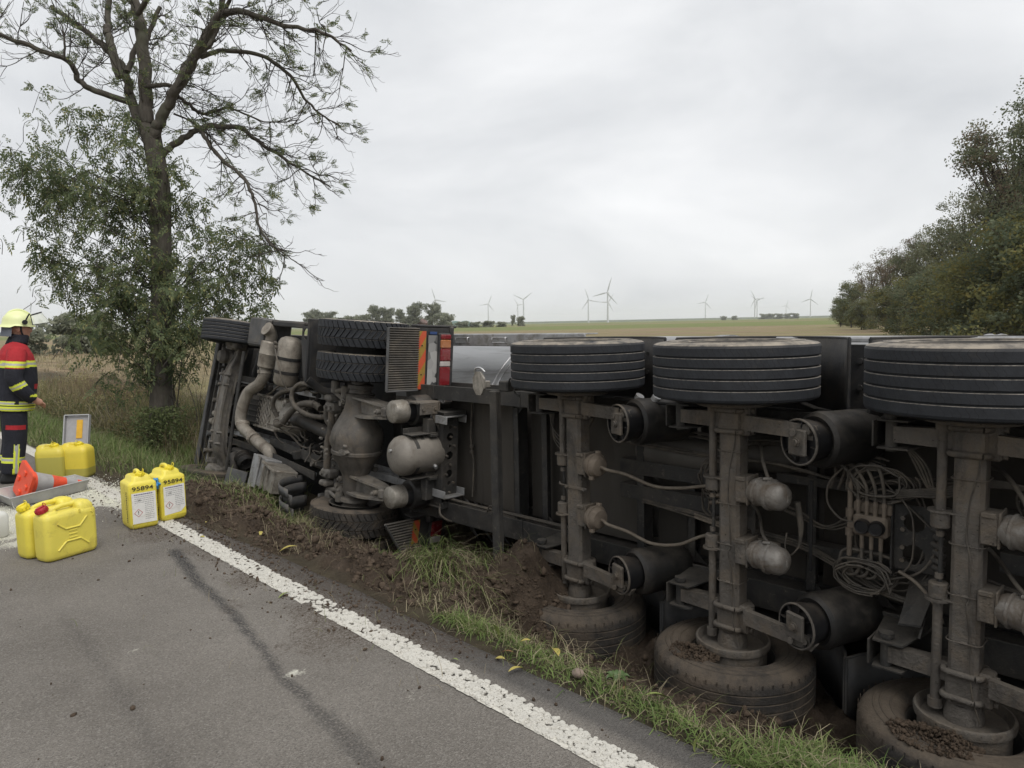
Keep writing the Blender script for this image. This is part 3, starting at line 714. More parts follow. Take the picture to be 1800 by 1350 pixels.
# longitudinal rails (I-section: flange towards the road, web behind)
for (za, zb) in ((.815, .965), (-.475, -.275)):
    zc = (za+zb)/2; mb = MB()
    mb.box((4.757, 1.6, zc), (.016, 9.6, zb-za), bev=.004)
    mb.box((4.965, 1.6, zc), (.40, 9.6, .014), bev=.002)
    mb.box((5.172, 1.6, zc), (.016, 9.6, (zb-za)*.9), bev=.003)
    rl_ = build(mb, 'chassis_rail', ['chassis'], TR)
    for yb in (5.9, 4.62, 2.98, 1.62, .25):
        mb = MB(); mb.box((4.87, yb, zc-.05), (.21, .012, (zb-za)*.46), bev=.002); mb.box((4.752, yb+.03, zc), (.02, .05, (zb-za)*1.02), bev=.003)
        build(mb, 'gusset', ['chassis'], rl_)
# floor plates between the rails, each a panel with a folded rib
for i, (y0, y1, x) in enumerate(((6.35, 5.52, 5.08), (5.50, 4.86, 5.06), (4.82, 4.32, 5.10), (4.30, 3.42, 5.06), (3.36, 2.99, 5.13), (2.95, 2.0, 5.12), (1.96, 1.62, 5.12), (1.58, .66, 5.10), (.6, .22, 5.12), (.18, -1.0, 5.10))):
    mb = MB(); mb.box((x, (y0+y1)/2, .245), (.012, y0-y1, 1.14), bev=.002)
    build(mb, 'floor_panel', ['panel_dirty'], TR)
for yb, x0, dp in ((4.84, 4.86, .20), (4.55, 4.95, .12), (3.38, 4.84, .22), (2.97, 4.95, .14), (1.98, 4.86, .20), (1.60, 4.98, .10), (.62, 4.86, .2), (.20, 4.9, .16), (6.37, 4.9, .2)):
    mb = MB(); mb.box((x0+dp/2, yb, .245), (dp, .012, 1.10), bev=.003); mb.box((x0+.006, yb-.03, .245), (.012, .07, 1.08), bev=.003)
    for zb in (.76, -.27): mb.prism([(x0+.015, yb-.015, zb-.07), (x0+.015, yb-.015, zb+.07), (x0+.015, yb-.16, zb+(.07 if zb > 0 else -.07))], (.008, 0, 0))
    build(mb, 'cross_member', ['chassis'], TR)
# thin vertical hose and clips on the first panel
mb = MB(); mb.tube([(5.04, 5.62, .80), (5.02, 5.64, .4), (5.03, 5.62, .1), (5.02, 5.64, -.25)], .012, 6)
for zb in (.30, .24): mb.cyl((5.02, 5.63, zb-.015), (5.02, 5.63, zb+.015), .024, n=8)
build(mb, 'air_line', ['hose'], TR)
# hanging cable loop near the first axle
for k in range(4):
    mb = MB(); mb.tube([(4.92, 4.42-.02*k, .80), (4.88, 4.33, .62-.03*k), (4.86, 4.15, .53-.035*k), (4.86, 3.98, .58-.02*k), (4.9, 3.86+.015*k, .78)], .007, 5, 8); build(mb, 'cable', ['hose'], TR)
# central longitudinal channels between the axles
for (y0, y1, za, zb, x) in ((3.55, 2.35, .33, .45, 4.84), (3.55, 2.35, .12, .24, 4.84), (2.2, 1.3, .44, .50, 4.86), (2.2, 1.15, -.04, .04, 4.84), (.85, -.5, .33, .45, 4.84), (.85, -.5, .10, .22, 4.84)):
    mb = MB(); mb.box((x, (y0+y1)/2, (za+zb)/2), (.012, y0-y1, zb-za), bev=.003); mb.box((x+.06, (y0+y1)/2, zb-.005), (.12, y0-y1, .010), bev=.002); mb.box((x+.06, (y0+y1)/2, za+.005), (.12, y0-y1, .010), bev=.002)
    build(mb, 'channel', ['chassis'], TR)
for (y0, z0, n_) in ((2.05, .01, 7),):
    mb = MB(); mb.holed((4.822, y0, z0-.035), (0, -.11, 0), (0, 0, .07), (.006, 0, 0), n_, [.016, .0, .022, .0, .016, .022, .0]); build(mb, 'perforated_strip', ['chassis'], TR)

def rect_loop(cx, cy, z, a, b, r):
    P = []
    for (sx, sy) in ((-1, -1), (-1, 1), (1, 1), (1, -1)):
        for q in (0, 1, 2):
            an = math.atan2(sy, sx)+(q-1)*.6
            P.append((cx+sx*(a-.03)+.03*math.cos(an)*1.2, cy+sy*(b-.03)+.03*math.sin(an)*1.2, z))
    # order points around the loop
    P.sort(key=lambda p: math.atan2(p[1]-cy, p[0]-cx))
    return P+[P[0]]
def axle(ya, kind):
    # axle beam: square tube with rounded corners
    mb = MB(); mb.box((AX, ya, ZC), (.148, .148, 1.56), bev=.020)
    beam = build(mb, 'axle_beam', ['axle_metal'], TR)
    for zz in (ZC+.775, ZC+.635, ZC-.575, ZC-.715):
        mb = MB(); mb.tube(rect_loop(AX, ya, zz, .088, .088, .014), .018, 8, 1, caps=False); build(mb, 'u_bolt', ['axle_metal'], beam)
    for zz in (ZC+.705, ZC-.645):
        mb = MB(); mb.box((AX, ya, zz), (.162, .162, .165), bev=.012)
        mb.box((AX-.01, ya-.105, zz), (.11, .075, .19), bev=.012)
        for q in (-.07, .07): mb.cyl((AX-.03, ya-.08, zz+q), (AX-.03, ya-.165, zz+q), .017, n=8)
        build(mb, 'clamp', ['axle_metal'], beam)
    for zz in (ZC+.88, ZC-.88): mb = MB(); mb.lathe([(-.12, .085), (-.05, .10), (.05, .10), (.12, .085)], (AX, ya, zz), (0, 0, 1), 24); build(mb, 'axle_sleeve', ['axle_metal'], beam)
    # wheels
    for up, zc in ((1, ZC+1.045), (-1, ZC-1.045+(.0))):
        wz = zc
        wh = bpy.data.objects.new('wheel', None); COL.objects.link(wh); wh.parent = TR; wh.location = rel((AX, ya, wz))
        rz = rnd.random()*6
        ty = link('tyre', TY if up > 0 else TYM, wh, (0, 0, 0), (0, 0, rz))
        link('rim', RIM, wh, (0, 0, .03*up), (0 if up > 0 else math.pi, 0, 0))
        link('brake_drum', DRUM, wh, (0, 0, -up*.235), (math.pi if up > 0 else 0, 0, 0))
    # trailing arms, hanger brackets, air springs
    for sgn, zz in ((1, ZC+.705), (-1, ZC-.60)):
        arm = MB()
        yA, yB = ya+.40, ya-.60
        arm.prism([(AX-.045, yA, zz-.045), (AX-.045, ya+.07, zz-.055), (AX-.045, ya+.07, zz+.055), (AX-.045, yA, zz+.045)], (.075, 0, 0))
        zb = zz-.03 if sgn < 0 else zz-.02
        arm.prism([(AX-.11, ya-.13, zz-.05), (AX-.15, yB, zb-.045), (AX-.15, yB-.03, zb), (AX-.15, yB, zb+.045), (AX-.11, ya-.13, zz+.05)], (.045, 0, 0))
        for q in (0, -.09): arm.cyl((AX-.165, yB+.13+q, zb-.01+.02*(q < 0)), (AX-.14, yB+.13+q, zb-.01+.02*(q < 0)), .021, n=6)
        build(arm, 'trailing_arm', ['axle_metal'], TR)
        hb = MB()
        for q in (-.075, .075): hb.prism([(AX-.075, ya+.46, zz+q), (AX-.075, ya+.30, zz+q), (4.77, ya+.22, zz+q), (4.77, ya+.52, zz+q)], (0, 0, .010*(1 if q > 0 else -1)))
        hb.box((AX+.14, ya+.485, zz), (.42, .012, .15), bev=.003)
        hb.cyl((AX-.02, ya+.40, zz-.10), (AX-.02, ya+.40, zz+.10), .032, n=10); hb.cyl((AX-.02, ya+.40, zz+.10), (AX-.02, ya+.40, zz+.125), .045, n=6)
        build(hb, 'hanger_bracket', ['chassis'], TR)
        # air spring along +X
        BX = Vector((.93, -.367, 0)); RB = Matrix.Rotation(RD(-21.5), 3, 'Z'); cy, cz, cx = ya-.50, zb+(-.065 if sgn > 0 else .085), AX-.135
        bag = MB(); bag.lathe([(0, .145), (-.004, .140), (-.004, .132), (.02, .128), (.02, .07), (.02, 0)], (cx, cy, cz), BX, 32)
        bag.lathe([(0, .145), (.05, .140), (.13, .120), (.19, .118)], (cx, cy, cz), BX, 32)
        for q in range(8):
            a = q*math.pi/4+.2; bag.box(Vector((cx, cy, cz))+RB @ Vector((.008, .115*math.cos(a), .115*math.sin(a))), (.03, .046, .006), rot=RB @ Matrix.Rotation(a, 3, 'X'), bev=.001)
        pis = build(bag, 'air_spring_piston', ['rubber_black'], TR)
        rg_ = MB(); rg_.lathe([(-.006, .146), (-.010, .140), (-.006, .134), (.004, .146)], (cx, cy, cz), BX, 36, closed=True); build(rg_, 'piston_rim', ['axle_metal'], pis)
        sp = MB(); c_ = Vector((cx, cy, cz)); sp.box(c_-BX*.012, (.028, .135, .165), rot=RB, bev=.008); sp.cyl(c_-BX*.045, c_-BX*.02, .022, n=6); sp.cyl(c_-BX*.032, c_-BX*.022, .03, n=14)
        build(sp, 'seat_plate', ['axle_metal'], pis)
        be = MB(); be.lathe([(.15, .115), (.13, .150), (.15, .172), (.19, .180), (.24, .176), (.30, .172), (.50, .172), (.56, .166), (.585, .15), (.59, .0)], (cx, cy, cz), BX, 36)
        build(be, 'air_spring_bellows', ['bellows'], TR)
    # camshafts with end discs and slack adjusters
    for (z0, z1, zd0, zd1, s) in ((1.02, .50, .52, .43, 1), (-.60, .06, .12, .03, -1)):
        cx_, cy_ = AX-.035, ya+.135
        mb = MB(); mb.cyl((cx_, cy_, z0), (cx_, cy_, z1), .026, n=14); mb.cyl((cx_, cy_, z0), (cx_, cy_, z0-.05*s), .038, n=14)
        mb.cyl((cx_, cy_, (zd0+zd1)/2+.045), (cx_, cy_, (zd0+zd1)/2-.045), .050, n=18, bev=.006)
        mb.cyl((cx_, cy_, zd0+.012 if s > 0 else zd1-.012), (cx_, cy_, zd0 if s > 0 else zd1), .066, n=18)
        mb.box((cx_+.01, cy_-.05, zd0 if s > 0 else zd1), (.10, .16, .012), bev=.003)
        mb.cyl((cx_, cy_, zd1-.02 if s > 0 else zd0+.02), (cx_, cy_, zd1-.05 if s > 0 else zd0+.05), .022, n=6)
        build(mb, 'camshaft', ['axle_metal'], TR)
    mb = MB(); mb.cyl((AX-.03, ya+.13, .45), (AX-.03, ya+.13, .1), .012, n=8); build(mb, 'link_rod', ['chassis'], TR)
    # brake chambers
    for zz in (.475, .055):
        mb = MB(); mb.box((AX-.03, ya-.105, zz), (.15, .085, .17), bev=.008); mb.box((AX-.10, ya-.10, zz+.075), (.03, .07, .03), bev=.006)
        mb.box((AX-.03, ya-.150, zz), (.16, .012, .19), bev=.004)
        build(mb, 'chamber_bracket', ['axle_metal'], TR)
        mb = MB(); p0 = Vector((AX-.04, ya-.155, zz)); d = Vector((-.18, -1, -.06)).normalized()
        if kind == 1:
            mb.lathe([(0, .075), (.02, .088), (.05, .092), (.055, .102), (.068, .102), (.073, .092), (.09, .088), (.115, .072), (.125, .04), (.125, 0)], p0, d, 32)
            for q in range(2): a = 1.2+q*3; mb.box(p0+d*.062+Vector((.105*math.cos(a), 0, .105*math.sin(a))), (.03, .04, .03), bev=.004)
            mb.cyl(p0+d*.125, p0+d*.155, .014, n=8)
        else:
            mb.lathe([(0, .070), (.02, .082), (.045, .086), (.05, .096), (.062, .096), (.067, .086), (.13, .090), (.135, .103), (.152, .103), (.158, .092), (.19, .092), (.225, .086), (.250, .066), (.262, .035), (.262, 0)], p0, d, 36)
            mb.box(p0+d*.262+Vector((0, 0, 0)), (.016, .012, .045), bev=.003)
            mb.tube([p0+d*.10+Vector((-.02, 0, .097)), p0+d*.155+Vector((-.02, 0, .108))], .012, 8, 1)
        build(mb, 'brake_chamber', ['chamber_dusty' if kind == 1 else 'chamber'], TR)
    # band clamps and thin sensor wire on the beam
    for zz in (.72, .36, .08, -.18) if kind > 1 else (.27,):
        mb = MB()
        if kind > 1: mb.tube(rect_loop(AX, ya, zz, .080, .080, .0), .004, 5, 1, caps=False); mb.cyl((AX-.075, ya-.02, zz), (AX-.075, ya+.01, zz), .008, n=6)
        else:
            mb.box((AX-.075, ya-.03, zz), (.02, .22, .022), bev=.003); mb.tube([(AX-.06, ya+.09, zz), (AX-.09, ya+.12, zz+.015), (AX-.06, ya+.15, zz+.02)], .009, 6, 4)
            for q in (-.12, .06): mb.cyl((AX-.095, ya+q, zz), (AX-.08, ya+q, zz), .013, n=6)
        build(mb, 'band_clamp', ['axle_metal'], beam)
    if kind > 1:
        mb = MB(); mb.tube([(AX-.072, ya-.03, .95), (AX-.08, ya-.05, .80), (AX-.074, ya-.01, .60), (AX-.078, ya+.0, .40), (AX-.10, ya-.02, .32), (AX-.078, ya-.02, .08), (AX-.10, ya-.015, .03), (AX-.076, ya-.03, -.15), (AX-.10, ya-.05, -.42), (AX-.08, ya-.09, -.60)], .0045, 5, 6); build(mb, 'sensor_wire', ['hose'], beam)
for i, ya in enumerate(AXLES[:4]): axle(ya, 1 if i == 0 else 2)

# landing gear: foot pad, legs going up (+X), cross tube between them
mb = MB(); mb.box((4.18, 4.38, .28), (.055, .085, 1.50), bev=.008); mb.box((4.205, 4.338, .28), (.01, .01, 1.50), bev=.002)
lg = build(mb, 'landing_gear_tube', ['chassis'], TR)
mb = MB(); mb.cyl((4.15, 4.38, -.44), (4.21, 4.38, -.44), .022, n=8); build(mb, 'bolt', ['chassis'], lg)
mb = MB(); mb.box((4.50, 4.30, 1.07), (.60, .11, .09), bev=.01); mb.tube([(4.22, 4.25, 1.09), (4.20, 4.20, 1.14), (4.22, 4.15, 1.10), (4.22, 4.18, 1.03), (4.24, 4.14, .99)], .008, 6, 5); build(mb, 'landing_leg', ['chassis'], TR)
mb = MB(); d = Vector((0, 0, 1))
pad = [(4.14, 4.54+.075*math.cos(a)*(1.0), 1.09+.11*math.sin(a)) for a in [i*2*math.pi/8+.39 for i in range(8)]]
mb.prism(pad, (.022, 0, 0)); mb.box((4.19, 4.50, 1.08), (.08, .05, .06), bev=.006); build(mb, 'foot_pad', ['alu_dirty'], TR)
mb = MB(); mb.tube([(4.16, 4.60, 1.17), (4.15, 4.58, 1.215), (4.15, 4.52, 1.225), (4.16, 4.47, 1.19)], .008, 6, 4); build(mb, 'handle', ['steel_bright'], TR)

# mudguards: arched sheets above (= beyond, +X) the tyres
def mudguard(ya, z0, z1, mat='plastic_dark', r=.66, a0=-62, a1=62, flare=True):
    P = []
    for i in range(17):
        a = RD(a0+(a1-a0)*i/16); P.append((AX+r*math.cos(a)*.98, ya-r*math.sin(a)*1.08, z0))
    mb = MB(); mb.sheet(P, (0, 0, z1-z0), .008)
    for sgn in (0, -1):
        e = Vector(P[sgn]); mb.tube([e, e+Vector((0, 0, z1-z0))], .012, 6, 1)
    if flare:                                    # rolled side lip
        for zz, dz in ((z0, -.035), (z1, .035)):
            L = [Vector(p)+Vector((0, 0, zz-z0)) for p in P]
            mb.tube(L, .011, 6, 1)
    o = build(mb, 'mudguard', [mat], TR)
    for q in (.45, .75):
        for i in (5, 11): mb = MB(); p = Vector(P[i])+Vector((-.012, 0, (z1-z0)*q)); mb.cyl(p, p+Vector((-.012, 0, 0)), .016, n=6); build(mb, 'bolt', ['chassis'], o)
for ya in AXLES[:4]:
    mudguard(ya, ZC+.72, ZC+1.24); mudguard(ya, ZC-1.24, ZC-.80, mat='plastic_grey', a0=-75, a1=75)
# spray plate with top capping between the wheels
for y0, y1 in ((2.05, 1.42), (.68, .12)):
    mb = MB(); mb.box((5.06, (y0+y1)/2, 1.19), (.02, y0-y1, .44), bev=.006)
    for z_ in (1.30, 1.12): mb.cyl((5.03, y0-.34, z_), (5.05, y0-.34, z_), .020, n=6)
    P = [(5.05, y0, .99), (5.02, y0-.1, .965), (4.97, (y0+y1)/2, .955), (4.93, y1+.08, .95), (4.87, y1, .945)]
    mb.sheet(P, (0, 0, .012), .10)
    build(mb, 'spray_plate', ['plastic_dark'], TR)
mb = MB(); mb.box((5.12, .35, 1.452), (.16, 3.9, .022), bev=.008); mb.box((5.045, .35, 1.44), (.016, 3.9, .03), bev=.006); build(mb, 'side_capping', ['galv'], TR)
# underrun rod with white clips next to axle one
mb = MB(); mb.tube([(4.50, 3.35, 1.00), (4.52, 2.95, .985), (4.56, 2.45, .975)], .013, 8, 4); 
rd = build(mb, 'side_rod', ['chassis_dark'], TR)
mb = MB()
for q in (3.15, 3.0): mb.cyl((4.53, q, 1.0), (4.53, q-.02, 1.03), .035, n=10)
build(mb, 'clip', ['galv'], rd)

# ------ brake hoses
def hose(pts, r, mat='hose', name='air_hose', sub=8, n=7):
    mb = MB(); mb.tube(pts, r, n, sub); return build(mb, name, [mat], TR)
ch = lambda ya, zz, k: Vector((AX-.04, ya-.155, zz))+Vector((-.18, -1, -.06)).normalized()*k
p = ch(3.66, .475, .15); hose([p, p+Vector((-.01, -.06, -.01)), (4.44, 3.20, .42), (4.52, 3.00, .345), (4.58, 2.80, .35), (4.62, 2.62, .385), (4.62, 2.50, .39)], .0135, 'hose_light')
p = ch(3.66, .055, .15); hose([p, p+Vector((-.01, -.06, -.02)), (4.42, 3.18, -.02), (4.48, 3.00, -.09), (4.53, 2.80, -.07), (4.58, 2.62, .02), (4.62, 2.45, .05), (4.64, 2.32, .04)], .0135, 'hose_light')
for ya in AXLES[1:3]:
    p = ch(ya, .475, .12)+Vector((0, 0, .1)); hose([p, p+Vector((.03, .05, .10)), (4.60, ya-.1, .74), (4.7, ya+.0, .72), (4.78, ya+.12, .66)], .012, 'hose')
    p = ch(ya, .055, .12)+Vector((0, 0, .1)); hose([p, p+Vector((.05, .06, .04)), (4.62, ya-.08, .26), (4.7, ya+.05, .34), (4.75, ya+.12, .42)], .011, 'hose')
def bundle(pts, n, spread, r, mat, seed):
    rr = random.Random(seed)
    for i in range(n):
        o = Vector((rr.uniform(-1, 1), rr.uniform(-1, 1), rr.uniform(-1, 1)))*spread
        hose([Vector(p)+o+Vector((rr.uniform(-1, 1), rr.uniform(-1, 1), rr.uniform(-1, 1)))*spread*.6 for p in pts], r*rr.uniform(.8, 1.2), mat, 'cable')
bundle([(4.80, 3.55, .60), (4.80, 3.1, .585), (4.78, 2.6, .575), (4.78, 2.25, .58), (4.76, 1.95, .55), (4.74, 1.70, .53), (4.76, 1.45, .55), (4.78, 1.1, .60), (4.8, .8, .62)], 6, .018, .008, 'hose', 1)
bundle([(4.82, 3.3, .12), (4.82, 2.8, .10), (4.8, 2.4, .06), (4.78, 2.0, .04), (4.72, 1.7, -.02), (4.66, 1.45, -.10), (4.62, 1.25, -.12)], 6, .018, .008, 'hose', 2)
bundle([(4.70, 2.75, .12), (4.68, 2.5, .09), (4.68, 2.32, .05), (4.72, 2.1, .02)], 4, .014, .008, 'hose_light', 3)
# left coil of nylon tubes at axle two
def coil(c, ru, rv, n, seed, tilt=0, mat='hose', r=.0065):
    rr = random.Random(seed)
    for i in range(n):
        a0 = rr.uniform(0, 6.28); k = rr.uniform(.8, 1.12); dc = Vector((rr.uniform(-.03, .03), rr.uniform(-.03, .03), rr.uniform(-.03, .03)))
        P = []
        for j in range(13):
            a = a0+j/12*rr.uniform(5.0, 6.4); P.append(Vector(c)+dc+Vector((.04*math.sin(a*.5), ru*k*math.cos(a), rv*k*math.sin(a)+tilt*math.cos(a))))
        hose(P, r, mat, 'cable', 3, 6)
coil((4.70, 2.58, .42), .13, .17, 6, 4)
coil((4.72, 2.60, .22), .09, .12, 3, 5)
# relay valve at axle two
mb = MB(); mb.cyl((4.68, 2.44, .47), (4.68, 2.44, .40), .05, n=16, bev=.006); mb.cyl((4.68, 2.44, .40), (4.68, 2.44, .34), .035, n=12); mb.box((4.68, 2.46, .30), (.07, .07, .10), bev=.01)
for q in (.33, .28): mb.cyl((4.66, 2.50, q), (4.64, 2.60, q-.02), .015, n=8)
mb.cyl((4.68, 2.44, .25), (4.68, 2.44, .15), .012, n=8); mb.box((4.70, 2.42, .18), (.02, .06, .05), bev=.004); build(mb, 'relay_valve', ['chamber_dusty'], TR)
mb = MB(); mb.holed((4.745, 2.44, -.02), (0, 0, .16), (0, -.14, 0), (.008, 0, 0), 3, [.045, .05, .045]); build(mb, 'valve_plate', ['chassis'], TR)
# main valve block between axle two and three
VX = 4.60
mb = MB(); mb.holed((VX+.05, 1.36, .06), (0, 0, .20), (0, -.22, 0), (.008, 0, 0), 2, [.062, .062]); mb.box((VX+.04, 1.365, .27), (.06, .012, .52), bev=.003)
vp = build(mb, 'valve_plate', ['chassis'], TR)
for q in (.12, .20, .31, .38): mb = MB(); mb.cyl((VX+.03, 1.31, q), (VX+.05, 1.31, q), .014, n=6); build(mb, 'bolt', ['axle_metal'], vp)
mb = MB(); mb.box((VX-.01, 1.47, .315), (.09, .20, .13), bev=.014); mb.box((VX+.01, 1.47, .42), (.05, .22, .07), bev=.01)
for k in range(4): mb.cyl((VX-.03, 1.395+.05*k, .37), (VX-.03, 1.395+.05*k, .47), .013, n=8); mb.cyl((VX-.03, 1.395+.05*k, .44), (VX-.03, 1.395+.05*k, .46), .018, n=6)
for k in range(3): mb.cyl((VX-.03, 1.41+.055*k, .26), (VX-.03, 1.41+.055*k, .17), .013, n=8)
vb = build(mb, 'valve_block', ['chamber_dusty'], TR)
for k in (1.425, 1.505):
    mb = MB(); mb.lathe([(0, .046), (.03, .046), (.042, .040), (.036, .034), (.036, 0)], (VX-.05, k, .315), (-1, 0, 0), 24); build(mb, 'valve_cap', ['rubber_black'], vb)
mb = MB(); mb.cyl((VX-.01, 1.60, .62), (VX-.01, 1.60, .10), .016, n=10)
for q in (.40, .28): mb.cyl((VX-.01, 1.60, q), (VX-.01, 1.60, q-.05), .026, n=10)
mb.box((VX-.01, 1.585, .30), (.03, .05, .05), bev=.005); build(mb, 'air_pipe', ['chamber_dusty'], TR)
for k in range(4):   # pipes rising from the block, looping over
    y = 1.395+.05*k
    hose([(VX-.03, y, .47), (VX-.035, y+.005, .56), (VX-.03, y+.03+.02*k, .66), (VX+.0, y+.09+.02*k, .69-.01*k), (VX+.03, y+.16, .60), (VX+.05, y+.20, .5)], .0105, 'hose', n=8)
for k in range(3):   # loops under the block
    y = 1.41+.055*k
    hose([(VX-.03, y, .17), (VX-.035, y, .08), (VX-.03, y+.03, .0), (VX-.01, y+.09, -.02), (VX+.01, y+.14, .04), (VX+.02, y+.13, .11), (VX+.0, y+.05, .14), (VX+.02, y-.04, .12)], .0105, 'hose', n=8)
bundle([(4.84, 2.9, .72), (4.82, 2.5, .70), (4.80, 2.1, .74), (4.78, 1.7, .72), (4.74, 1.45, .68)], 5, .025, .007, 'hose', 41)
bundle([(4.80, 2.3, .30), (4.74, 2.0, .26), (4.72, 1.8, .22), (4.70, 1.62, .30)], 4, .03, .007, 'hose', 42)
bundle([(4.78, 1.15, .40), (4.74, .9, .38), (4.72, .7, .42), (4.74, .3, .40)], 5, .03, .008, 'hose', 43)
bundle([(4.80, .9, .05), (4.76, .6, .0), (4.74, .3, .04), (4.75, 0, .02)], 5, .03, .008, 'hose', 44)
coil((4.74, .62, .55), .12, .12, 4, 45)
coil((VX-.02, 1.42, .60), .17, .10, 6, 8); coil((VX-.02, 1.50, .0), .16, .10, 6, 9); coil((VX+.03, 1.38, .28), .22, .34, 4, 12, r=.006)
hose([(VX-.02, 1.64, .66), (VX-.04, 1.72, .55), (VX-.03, 1.73, .42), (VX-.02, 1.66, .33), (VX-.02, 1.58, .32)], .007)
for k in range(5):
    hose([(VX-.03, 1.33, .56-.012*k), (VX-.04, 1.22, .58-.01*k), (VX-.03, 1.05, .62-.014*k), (VX, .88, .68-.01*k), (VX+.05, .6, .64)], .0075)
for k in range(4):
    hose([(VX-.0, 1.28+.02*k, .95), (VX-.02, 1.29, .85), (VX-.03, 1.22-.02*k, .70), (VX-.02, 1.10, .45-.03*k), (VX-.01, 1.12, .22), (VX-.02, 1.20, .08), (VX-.02, 1.36, .0)], .0075)
hose([(VX-.04, 1.30, .07), (VX-.10, 1.2, .05), (VX-.14, 1.12, .0), (VX-.17, 1.06, -.06), (VX-.2, 1.03, -.12)], .011, 'hose_light')
hose([(VX-.02, 1.2, .0), (VX-.05, 1.05, .05), (VX-.02, .85, .0), (VX, .6, -.02)], .009)
# connectors cluster
mb = MB()
for k in range(7): mb.cyl((VX, 1.13+.012*(k % 2), .40-.045*k), (VX-.03, 1.07, .385-.045*k), .018, n=8)
build(mb, 'connector', ['chassis'], TR)
# inclined gusset near axle three and its lower bracket
mb = MB(); mb.prism([(4.46, 1.27, -.22), (4.46, 1.15, -.20), (4.74, 1.10, .12), (4.74, 1.28, .0)], (0, 0, .012)); mb.prism([(4.44, 1.16, -.26), (4.70, 1.14, .06), (4.76, 1.14, .06), (4.76, 1.16, -.26)], (0, -.012, 0)); build(mb, 'gusset', ['chassis'], TR)
# spring brake rod hanging at axle two chamber
mb = MB(); mb.tube([(4.46, 1.88, .42), (4.47, 1.86, .28), (4.47, 1.86, .18), (4.47, 1.87, .12)], [.022, .02, .012, .008], 8, 4); mb.tube([(4.47, 1.87, .12), (4.46, 1.92, .06), (4.47, 1.96, .10), (4.47, 1.95, .2)], .006, 6, 5); build(mb, 'breather', ['hose'], TR)
mb = MB(); mb.box((4.56, 1.83, .25), (.012, .02, .60), bev=.002); build(mb, 'bracket_strip', ['chassis_dark'], TR)
# air reservoirs of the trailer seen between the rails
mb = MB(); mb.lathe([(0, 0), (.01, .08), (.04, .13), (.08, .15), (.55, .15), (.59, .13), (.62, .08), (.63, 0)], (4.98, 2.05, .62), (0, 1, 0), 24); build(mb, 'air_reservoir', ['tank_belly'], TR)
mb = MB(); mb.lathe([(0, 0), (.01, .08), (.04, .12), (.08, .14), (.75, .14), (.79, .12), (.82, .08), (.83, 0)], (4.98, 3.45, .52), (0, -1, 0), 24); build(mb, 'air_reservoir', ['tank_belly'], TR)
# lower bent sheets near the landing gear
mb = MB(); mb.sheet([(4.55, 4.55, -.60), (4.6, 4.3, -.52), (4.62, 4.05, -.48), (4.6, 3.95, -.50)], (.25, 0, .03), .01); build(mb, 'bent_sheet', ['plastic_grey'], TR)
# dark hoses strapped to the lower rail
bundle([(4.77, 5.9, -.24), (4.77, 5.3, -.25), (4.77, 4.7, -.24), (4.78, 4.2, -.25), (4.78, 3.8, -.24)], 4, .012, .008, 'hose', 21)
mb = MB(); mb.tube([(4.75, 5.12, -.27), (4.73, 5.06, -.20), (4.73, 4.96, -.20), (4.75, 4.92, -.27)], .008, 6, 5); build(mb, 'cable', ['hose'], TR)
# soil resting on the tyres and drums
def heap(name, cx, cy, z0, rx_, ry_, n, seed, lab):
    rs = np.random.RandomState(seed); a = rs.rand(n)*6.28; r = np.sqrt(rs.rand(n))
    x = cx+rx_*r*np.cos(a); y = cy+ry_*r*np.sin(a); s = .003+.011*rs.rand(n)**5
    r = r*(1+.5*np.sin(a*3+seed)); z = z0+np.clip(1-r, 0, 1)*rs.rand(n)*min(rx_, ry_)*.4+s*.3
    tag(link(name, clods(name, np.stack([x, y, z], 1), s, seed)), lab, 'soil', kind='stuff')
tz = ZC-1.045+.1925-.01
heap('soil_heap', AX-.33, .98, tz, .14, .22, 1500, 31, 'crumbly soil on the muddy lower tyre nearest the camera'); heap('soil_heap', AX-.30, 2.42, tz, .13, .17, 1300, 32, 'crumbly soil on the middle muddy lower trailer tyre'); heap('soil_heap', AX-.15, 3.96, tz-.02, .38, .26, 3600, 33, 'big heap of soil burying the lower trailer tyre next to the landing gear')
# ------------------------------------------------------------------ tractor unit, on its side, chassis twisted; local coords (h up-of-vehicle, y forward, w towards the sky)
_P = RD(3.1); _F = Vector((0, math.cos(_P), math.sin(_P))); _N = Vector((0, -math.sin(_P), math.cos(_P))); _X = Vector((1, 0, 0))
def TF(h, y, w_):
    r = RD(4.0+8.0*y/3.9)
    W = _N*math.cos(r)+_X*math.sin(r); H = _X*math.cos(r)-_N*math.sin(r)
    return Vector((4.42, 6.9, .2))+_F*y+W*w_+H*(h-.5)
TK = thing('tractor_unit', (4.42, 8.8, -.8), 'overturned truck tractor with twin rear wheels, its greasy underside facing the road', 'truck')
def tb(mb, name, mat, parent=None): return build(mb, name, mat if isinstance(mat, list) else [mat], parent or TK, TF)
def place(name, me, y, w_, parent=None, flip=False, spin=0.0, h=.5, yaw=0.0):
    """a wheel mesh with axis along w at (h, y, w)"""
    p = TF(h, y, w_); r = RD(4.0+8.0*y/3.9); W = (_N*math.cos(r)+_X*math.sin(r)).normalized(); F_ = _F; H = F_.cross(W).normalized()
    if flip: W = -W; H = -H
    m = Matrix((H, F_, W)).transposed() @ Matrix.Rotation(spin, 3, 'Z')
    if yaw: m = Matrix.Rotation(yaw, 3, (W if not flip else -W).cross(_F)) @ m
    o = link(name, me, parent or TK)
    o.matrix_parent_inverse = Matrix.Identity(4)
    M4 = m.to_4x4(); M4.translation = p-Vector(TK.location)
    o.matrix_local = M4
    return o
LUG = lug_tyre_mesh('tyre_lug', .505, .295, .285, 'tyre'); LUGM = lug_tyre_mesh('tyre_lug_muddy', .505, .295, .285, 'tyre_muddy')
